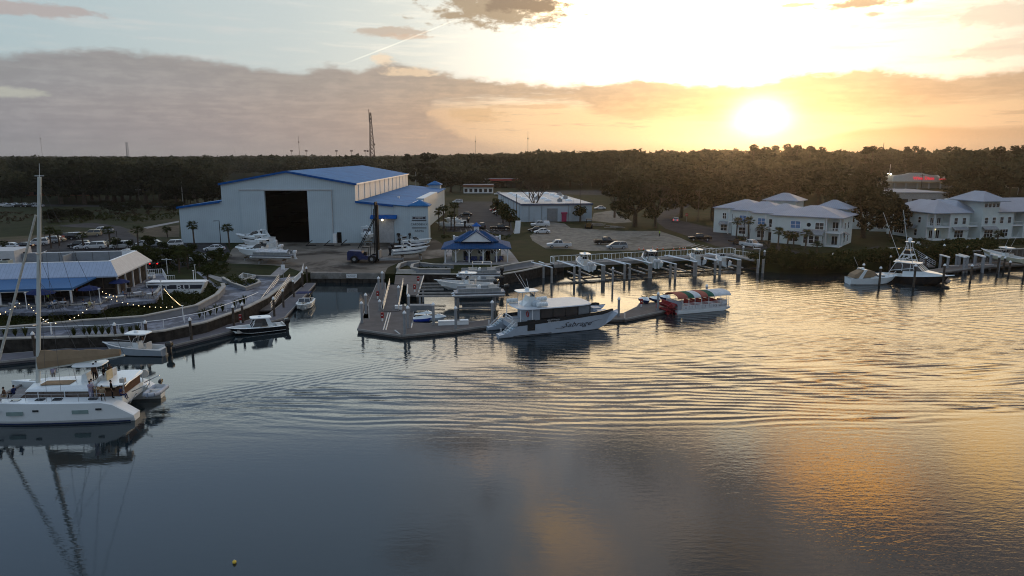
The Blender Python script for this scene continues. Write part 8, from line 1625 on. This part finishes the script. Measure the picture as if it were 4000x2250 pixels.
def palm_proto(seed, H):
 r = random.Random(seed); t = thing('palm_tree', '', 'palm'); b = MB(); n = 8
 for i in range(n): b.tube((math.sin(i / n) * .15, 0, H * i / n - .2), (math.sin((i + 1) / n) * .15, 0, H * (i + 1) / n - .15), .20 - .03 * i / n, .19 - .03 * i / n, 8, False)
 b.build('trunk', M_bark, t); c = Vector((.12, 0, H - .2)); q = MB()
 for k in range(46):
  a = r.uniform(0, 6.28); up = r.uniform(-.55, 1.1); L = r.uniform(1.2, 1.7); dr = Vector((math.cos(a), math.sin(a), 0)); sd = Vector((-math.sin(a), math.cos(a), 0)); st = c + dr * L * .55 * math.cos(up) + Vector((0, 0, L * .55 * math.sin(up)))
  q.tube(c, st, .025, .02, 3, False)
  for j in range(9):   # costapalmate fan
   f = (j - 4) / 4; d = (dr * math.cos(up) + Vector((0, 0, math.sin(up) - abs(f) * .1))).normalized() * math.cos(f * 1.25) + sd * math.sin(f * 1.25); e = st + d * L * .62 * (1 - .25 * abs(f)) + Vector((0, 0, -.22 - .15 * abs(f))); w = sd * .05
   q.add([tuple(st - w * .4), tuple(st + w * .4), tuple(st.lerp(e, .5) + w + Vector((0, 0, .06))), tuple(e), tuple(st.lerp(e, .5) - w + Vector((0, 0, .06)))], [(0, 1, 2, 3, 4)])
 q.build('crown', M_palm, t)
 q = MB()
 for k in range(14): a = r.uniform(0, 6.28); e = c + Vector((math.cos(a) * .5, math.sin(a) * .5, -r.uniform(.5, 1.1))); q.tube(c, e, .05, .01, 3)
 q.build('dead_fronds', M_bark, t); return t
def place(key, maker, loc, rz, sc, label, group=None):
 if key not in TREES: TREES[key] = maker(); o = TREES[key]
 else: o = dup(TREES[key], (0, 0, 0))
 o.location = loc; o.rotation_euler = (0, 0, rz); o.scale = sc if hasattr(sc, '__len__') else (sc,) * 3; o['label'] = label
 if group: o['group'] = group
 return o
rg = random.Random(11)
def palm(px, py, ytop, label, group=None):
 c = G(px, py, LZ); h = max(1.5, ZH(ytop, c.y) - LZ - .7); v_ = 3 if h < 3.2 else (5 if h < 6 else 8); place(('palm', v_), lambda: palm_proto(v_, v_), c, rg.uniform(0, 6), (1.0 if h > 3 else .85, 1.0 if h > 3 else .85, h / v_), label, group)
LP = 'palms around the left car park'
for x, y, yt, l in ((760, 962, 868, 'tall cabbage palm against the left wall of the hangar'), (897, 965, 877, 'cabbage palm right of the lamp post against the hangar wall'), (200, 970, 888, 'bushy palm just right of the catamaran mast'), (232, 960, 896, 'palm behind the barrier right of the mast'), (328, 975, 907, 'palm in front of the black suv'), (434, 972, 886, 'palm left of the slim lamp post'), (540, 965, 884, 'palm before the footpath left of the hangar'), (655, 930, 884, 'low palm on the grass close to the hangar corner'), (15, 985, 938, 'palm at the left frame edge'), (735, 1050, 965, 'young palm in front of the hangar at the end of the lawn'), (700, 1066, 980, 'pale green palm on the promenade planting right of the patio'), (545, 1062, 962, 'leafy palm behind the patio railing'), (812, 1120, 1040, 'slender young palm at the promenade bend')): palm(x, y, yt, l, LP)
for x, y, yt, l in ((1715, 900, 815, 'tall palm at the right corner of the hangar'), (1735, 915, 800, 'palm before the hangar entrance porch'), (1775, 905, 790, 'palm with bare trunk nearest the car park'), (1762, 900, 828, 'shorter palm beside the bare trunked one')): palm(x, y, yt, l, 'palms right of the hangar')
for x, y, yt, l in ((2875, 935, 852, 'palm at the left end of the left townhouse row'), (2922, 940, 850, 'second palm along the left townhouse row'), (2975, 955, 876, 'palm in front of the window with blue sky painted in its panes'), (3038, 975, 890, 'thick palm left of the townhouse bay'), (3075, 965, 905, 'low palm under the round window'), (3100, 966, 907, 'low palm right of the round window'), (3145, 978, 898, 'palm directly before the townhouse bay window'), (3190, 985, 940, 'small palm at the bay corner'), (3895, 960, 902, 'bushy palm before the right townhouse windows'), (3600, 960, 925, 'small cone shaped shrub palm by the townhouse porch')): palm(x, y, yt, l, 'palms before the townhouses')
def tree(kind, px, py, ytop, label, group=None, wide=1.0, seed=1, z=LZ):
 c = G(px, py, z); base = {'oak_tree': 12.0, 'pine_tree': 19.0, 'bare_tree': 13.5, 'round_tree': 5.4}[kind]; h = (ZH(ytop, c.y) - z) / base
 return place((kind, seed), lambda: tree_proto(kind, seed), c, rg.uniform(0, 6.28), (h * wide, h * wide, h), label, group)
for x, y, yt, l in ((585, 985, 912, 'round tree in front of the white sedan'), (512, 975, 935, 'round dark tree beside the lamp post'), (640, 985, 938, 'round tree near the white suv by the hangar'), (560, 1050, 955, 'bushy round tree at the restaurant roof corner'), (665, 1045, 962, 'round tree right of the dark pickup'), (720, 1035, 955, 'bushy tree at the end of the patio planting'), (830, 1030, 972, 'round dark tree before the stored boats'), (600, 1020, 960, 'round tree above the dark pickup'), (780, 1048, 985, 'dark tree by the lawn edge'), (690, 1012, 950, 'dark tree behind the pale green palm'), (752, 1000, 948, 'dark tree left of the front palm by the hangar'), (860, 1012, 965, 'round tree hiding the bows of the stored boats'), (610, 1055, 975, 'bushy tree just behind the display boat'), (500, 1050, 975, 'dark tree at the end of the restaurant wall'), (455, 975, 925, 'small tree under the slim lamp post')): tree('round_tree', x, y, yt, l, 'small trees around the left car park', 1.25, rg.choice((1, 2)))
tree('bare_tree', 2090, 862, 690, 'thinly leaved tree rising in front of the white warehouse', None, 1.0, 5)
tree('round_tree', 1965, 872, 790, 'green tree on the strip between car park and warehouse', None, 1.2); tree('round_tree', 1990, 900, 815, 'bushy green tree at the lower end of the warehouse strip', None, 1.3); tree('round_tree', 1940, 845, 772, 'small tree farther up the warehouse strip', None, 1.1); tree('round_tree', 2265, 868, 800, 'little tree hugging the right corner of the warehouse', None, 1.2)
tree('oak_tree', 2480, 885, 690, 'large thin crowned oak at the back of the gravel lot', None, 1.15, 3); tree('bare_tree', 2560, 890, 700, 'half bare tree right of the large oak behind the gravel lot', None, 1.0, 6); tree('bare_tree', 2400, 850, 700, 'half bare tree left of the large oak behind the gravel lot', None, 1.0, 7)
tree('oak_tree', 2660, 850, 690, 'dark oak behind the stop sign', None, 1.2, 4); tree('oak_tree', 2780, 860, 680, 'dark oak left of the left townhouse row', None, 1.2, 2)
tree('oak_tree', 3370, 930, 722, 'great spreading oak between the two townhouse rows', None, 1.15, 3); tree('oak_tree', 3478, 925, 765, 'gnarled oak with pale moss beside the right townhouse', None, .9, 4); tree('oak_tree', 3740, 800, 722, 'broad dark oak rising behind the right townhouse roof', None, 1.3, 2); tree('oak_tree', 3850, 800, 700, 'dark oak right of the lookout tower', None, 1.3, 3)
for x, y, yt, l in ((2960, 800, 655, 'oak behind the left end of the left townhouse roofs'), (3080, 800, 640, 'oak behind the middle of the left townhouse roofs'), (3200, 800, 640, 'oak behind the right end of the left townhouse roofs'), (3320, 830, 665, 'oak filling the gap right of the left townhouses'), (2860, 790, 660, 'oak standing left behind the left townhouses')): tree('oak_tree', x, y, yt, l, 'oaks behind the townhouses', 1.35, rg.choice((2, 3, 4)))
FR = 'trees at the edge of the wood'
edge = [(x, 792 + rg.uniform(-14, 6), rg.uniform(618, 695)) for x in range(240, 700, 30)] + [(x, 745 + rg.uniform(-8, 6), rg.uniform(660, 690)) for x in range(1640, 1900, 40)] + [(x, 735 + rg.uniform(-6, 6), rg.uniform(645, 680)) for x in range(2060, 2420, 42)] + [(x, 760 + rg.uniform(-8, 20), rg.uniform(640, 670)) for x in range(2440, 2860, 40)] + [(x, 700 + rg.uniform(-8, 8), rg.uniform(620, 655)) for x in range(3000, 3420, 45)] + [(x, 790 + rg.uniform(-6, 6), rg.uniform(700, 730)) for x in range(-60, 90, 36)] + [(x, 715 + rg.uniform(-8, 8), rg.uniform(640, 660)) for x in range(3800, 4100, 45)] + [(x, 800 + rg.uniform(-8, 4), rg.uniform(680, 715)) for x in range(690, 870, 28)] + [(x, 858 + rg.uniform(-10, 10), rg.uniform(806, 826)) for x in (196, 226, 262, 300, 338)] + [(x, 832 + rg.uniform(-8, 6), rg.uniform(778, 800)) for x in (430, 470, 520, 580, 640, 680)]
for i, (x, y, yt) in enumerate(edge):
 w_ = 'in the field behind the mast' if 820 < y and x < 360 else 'across the field beside the hangar' if 815 < y and x < 700 else 'behind the far left road' if x < 230 else 'left of the hangar' if x < 720 else 'behind the car park' if x < 1950 else 'behind the warehouse' if x < 2430 else 'beyond the gravel lot' if x < 2900 else 'behind the left townhouses' if x < 3500 else 'around the supermarket'
 tree('oak_tree' if rg.random() < .8 else 'pine_tree', x, y, yt, 'dark tree at the front edge of the wood ' + w_, FR + ' ' + w_, 1.25, rg.choice((2, 3, 4)))
PR_ = [(2940, 565), (2985, 572), (3030, 568), (3075, 562), (3110, 566), (3160, 570), (3205, 574), (3380, 572), (3410, 570), (3440, 574), (3540, 572), (3570, 570), (3600, 576), (3700, 571), (3725, 572), (3900, 572), (3960, 568), (4000, 565), (1660, 597), (1590, 600), (1700, 600)]
for i, (x, yt) in enumerate(PR_):
 Y = rg.uniform(380, 460) if not 3420 < x < 3760 else rg.uniform(600, 660); X_ = XA(x, Y, 20); h = (ZH(yt, Y) - LZ) / 19.0; place(('pine_tree', 8 + i % 3), lambda: tree_proto('pine_tree', 8 + i % 3), (X_, Y, LZ), rg.uniform(0, 6), (h * 1.25, h * 1.25, h), 'tall pine whose crown breaks the skyline ' + ('right of the sun' if x > 2800 else 'right of the lattice tower'), 'skyline pines ' + ('right of the sun' if x > 2800 else 'by the lattice tower'))
def wood():
 rs = np.random.RandomState(3); T = []
 for k in range(6):
  r = random.Random(40 + k); bl = [(r.uniform(-.28, .28), r.uniform(-.28, .28), r.uniform(.42, .88), r.uniform(.14, .24), r.uniform(.14, .24), r.uniform(.09, .16)) for _ in range(9)]
  T.append((leaves(230, bl, .055, 60 + k), leaves(70, bl, .095, 80 + k)))
 prof_x = [-300, 0, 700, 1500, 1700, 1900, 2200, 2500, 2700, 2870, 3000, 3100, 3305, 3407, 3560, 3710, 4000, 4400]; prof_y = [613, 613, 611, 609, 605, 599, 592, 583, 581, 586, 579, 575, 583, 576, 578, 580, 574, 572]
 hole = [(-100, 285, 700, 724), (-200, 175, 782, 812), (180, 260, 745, 775), (860, 1760, 700, 1100), (690, 870, 800, 1100), (1740, 2330, 752, 1100), (3250, 3720, 700, 790), (-60, 90, 640, 662), (2500, 2700, 705, 745), (3850, 4000, 700, 770), (1830, 2040, 730, 770)]
 out = []
 def ok(X, Y):
  d = Y * cp - (LZ - CAMH) * sp; u = Y * sp + (LZ - CAMH) * cp; px, py = 2000 + FPX * X / d, 1125 - FPX * u / d
  if px < -250 or px > 4250: return None
  for a, b, c, e in hole:
   if a < px < b and c < py < e: return None
  if py > (800 if px < 720 else 740 if px < 2450 else 780): return None
  return px
 for band, (y0, y1, n, hh, lod) in enumerate(((255, 420, 1300, (9, 15), 0), (420, 700, 2000, (11, 17), 0), (700, 1200, 2600, (12, 21.5), 1), (1200, 2200, 2400, (13, 22), 1), (2200, 3650, 1700, (15, 22), 1))):
  for _ in range(n):
   Y = math.sqrt(rs.uniform(y0 * y0, y1 * y1)); X = rs.uniform(-.80, .80) * Y; px = ok(X, Y)
   if px is None: continue
   hm = max(7, ZH(float(np.interp(px, prof_x, prof_y)) + 3 - min(9, rs.exponential(2.6)), Y) - LZ); k = sstep(px, 2200, 2900) * (330 < Y < 900); h = min(rs.uniform(*hh) * (1 + .15 * k) + k * (hm - 17) * rs.uniform(.3, .9), hm * rs.uniform(.84, 1.02)); h = min(26, hm) if Y > 420 and rs.rand() < .22 else h; w = h * rs.uniform(.95, 1.4) * (1 if lod == 0 else 1.2 + (Y > 1200) * .5 + (Y > 2200) * .9)
   q = T[rs.randint(6)][lod] * np.array([w, w, h]); a = rs.uniform(0, 6.28); c, s = math.cos(a), math.sin(a); out.append(np.stack([q[:, 0] * c - q[:, 1] * s + X, q[:, 0] * s + q[:, 1] * c + Y, q[:, 2] + LZ], 1))
 o = trimesh('far_wood', np.concatenate(out), M_wood); at = o.data.attributes.new('tint', 'FLOAT', 'POINT'); at.data.foreach_set('value', np.concatenate([np.full(len(q), rs.rand()) for q in out]).astype(np.float32)); tag(o, 'dark evergreen wood stretching to the horizon', 'wood', None, 'stuff')
wood()
def shrub(key, loc, sc, label, group): place(('shrub', key), lambda: shrub_proto('shrub', key), loc, rg.uniform(0, 6), (sc * rg.uniform(.9, 1.2), sc * rg.uniform(.9, 1.2), sc * rg.uniform(.8, 1.1)), label, group)
for i in range(70):
 f = i / 69; x = 2960 + f * 860; y = float(np.interp(x, [2950, 3050, 3200, 3400, 3560, 3820], [1026, 1040, 1044, 1034, 1020, 1000])) + rg.uniform(-16, 6)
 shrub(1 + i % 3, G(x, y, LZ - .5), rg.uniform(1.4, 2.7), 'dark shrub on the bank between the lift dock and the right moorings', 'dark shrubs on the right bank')
for i in range(16): shrub(1 + i % 3, G(rg.uniform(3700, 3860), rg.uniform(965, 1000), LZ - .2), rg.uniform(1.5, 2.4), 'dark shrub under the right townhouse wall', 'dark shrubs under the right townhouses')
def cover(name, poly, n, m, label, size, hgt, z0, z1=None, seed=1):
 P_ = [G(x, y, z0) for x, y in poly]; xs = [p.x for p in P_]; ys = [p.y for p in P_]; rs = np.random.RandomState(seed); pts = []
 def inside(x, y):
  r = False; j = len(P_) - 1
  for i in range(len(P_)):
   if (P_[i].y > y) != (P_[j].y > y) and x < (P_[j].x - P_[i].x) * (y - P_[i].y) / (P_[j].y - P_[i].y) + P_[i].x: r = not r
   j = i
  return r
 while len(pts) < n:
  x, y = rs.uniform(min(xs), max(xs)), rs.uniform(min(ys), max(ys))
  if inside(x, y): pts.append((x, y))
 bl = [(x, y, z0 + rs.uniform(.1, hgt), rs.uniform(.3, .7), rs.uniform(.3, .7), rs.uniform(.2, .45)) for x, y in pts]
 o = trimesh(name, leaves(n * 26, bl, size, seed), m); tag(o, label, 'ground cover', None, 'stuff'); return o
cover('slope_planting', [(0, 1228), (100, 1230), (395, 1218), (425, 1198), (610, 1178), (640, 1150), (760, 1120), (850, 1128), (850, 1155), (770, 1198), (680, 1218), (555, 1245), (330, 1262), (0, 1290)], 420, M_shrub, 'dark shrub planting on the slope below the patio', .11, .8, LZ)
cover('planter_grasses', [(880, 1092), (985, 1098), (1010, 1108), (960, 1130), (905, 1112)], 40, M_palm, 'pale and dark grasses in the low promenade planter', .13, .7, LZ, seed=2)
cover('bed_planting', [(700, 1035), (900, 1040), (880, 1080), (760, 1058)], 60, M_shrub, 'dark bushes along the lawn below the car park', .14, .6, LZ, seed=3)
cover('bed_planting', [(1645, 1046), (1690, 1050), (1760, 1054), (1700, 1062), (1625, 1058)], 30, M_shrub, 'dark plants in the looped planter by the steps', .09, .4, LZ, seed=4)
cover('bed_planting', [(1730, 925), (1890, 915), (1990, 925), (1990, 935), (1730, 935)], 60, M_shrub, 'dark hedge between the car park and the pavilion', .14, .8, LZ, seed=5)
cover('bed_planting', [(2880, 930), (3000, 955), (3130, 975), (3120, 985), (2990, 970), (2870, 940)], 60, M_shrub, 'low hedge along the left townhouse fronts', .13, .6, LZ, seed=6)
cover('bed_planting', [(3480, 940), (3650, 962), (3900, 955), (4000, 948), (4000, 958), (3700, 968), (3480, 950)], 110, M_shrub, 'low hedge along the right townhouse fronts', .13, .8, LZ, seed=7)
cover('field_weeds', [(-100, 830), (300, 825), (690, 815), (690, 835), (400, 862), (150, 872), (-100, 880)], 230, M_bare, 'rough dark weeds in the field left of the hangar', .16, .5, LZ, seed=8)
cover('bed_planting', [(480, 1010), (640, 1010), (700, 1060), (500, 1058)], 70, M_shrub, 'dark planting behind the patio railing', .14, .9, LZ, seed=9)
for i, (x, y) in enumerate([(x, 1322 - (x > 300) * 6 - max(0, x - 480) * .07) for x in (20, 60, 100, 290, 330, 350, 375, 400, 425, 480, 510, 540)] + [(780, 1250), (800, 1246), (822, 1240), (845, 1232), (870, 1225), (920, 1208), (940, 1200), (955, 1196)]):
 c = G(x, y - 8, LZ); place('pgrass', grass_proto, c, rg.uniform(0, 6), rg.uniform(.8, 1.1), 'dark grass clump along the promenade railing', 'grass clumps along the promenade railing')
cover('bed_planting', [(640, 990), (900, 1000), (890, 1045), (700, 1040), (640, 1020)], 110, M_shrub, 'dark bushes between the left car park and the lawn', .16, 1.2, LZ, seed=11)
cover('field_weeds', [(380, 845), (560, 850), (700, 835), (700, 850), (560, 868), (380, 862)], 120, M_shrub, 'dark hedge line across the field left of the hangar', .18, 1.2, LZ, seed=12)
cover('field_weeds', [(180, 842), (330, 838), (380, 852), (330, 872), (190, 868)], 110, M_shrub, 'dark bushes behind the catamaran mast in the field', .2, 1.6, LZ, seed=13)
# ================================================================== evening haze
hz = MB().box(-3200, 3200, -700, 3850, -3, 98).build('haze', None); hz['kind'] = 'stuff'; hz['label'] = 'warm evening haze over the wood'; hz.display_type = 'WIRE'
hm_ = bpy.data.materials.new('evening_haze'); hm_.use_nodes = True; ht_ = NT(hm_.node_tree); hm_.node_tree.nodes.clear()
pv = ht_.node('ShaderNodeVolumePrincipled'); pv.inputs['Color'].default_value = (.9, .85, .8, 1); pv.inputs['Density'].default_value = .00010; pv.inputs['Anisotropy'].default_value = .88
ho_ = ht_.node('ShaderNodeOutputMaterial'); ht_.l.new(pv.outputs[0], ho_.inputs['Volume']); hz.data.materials.append(hm_)
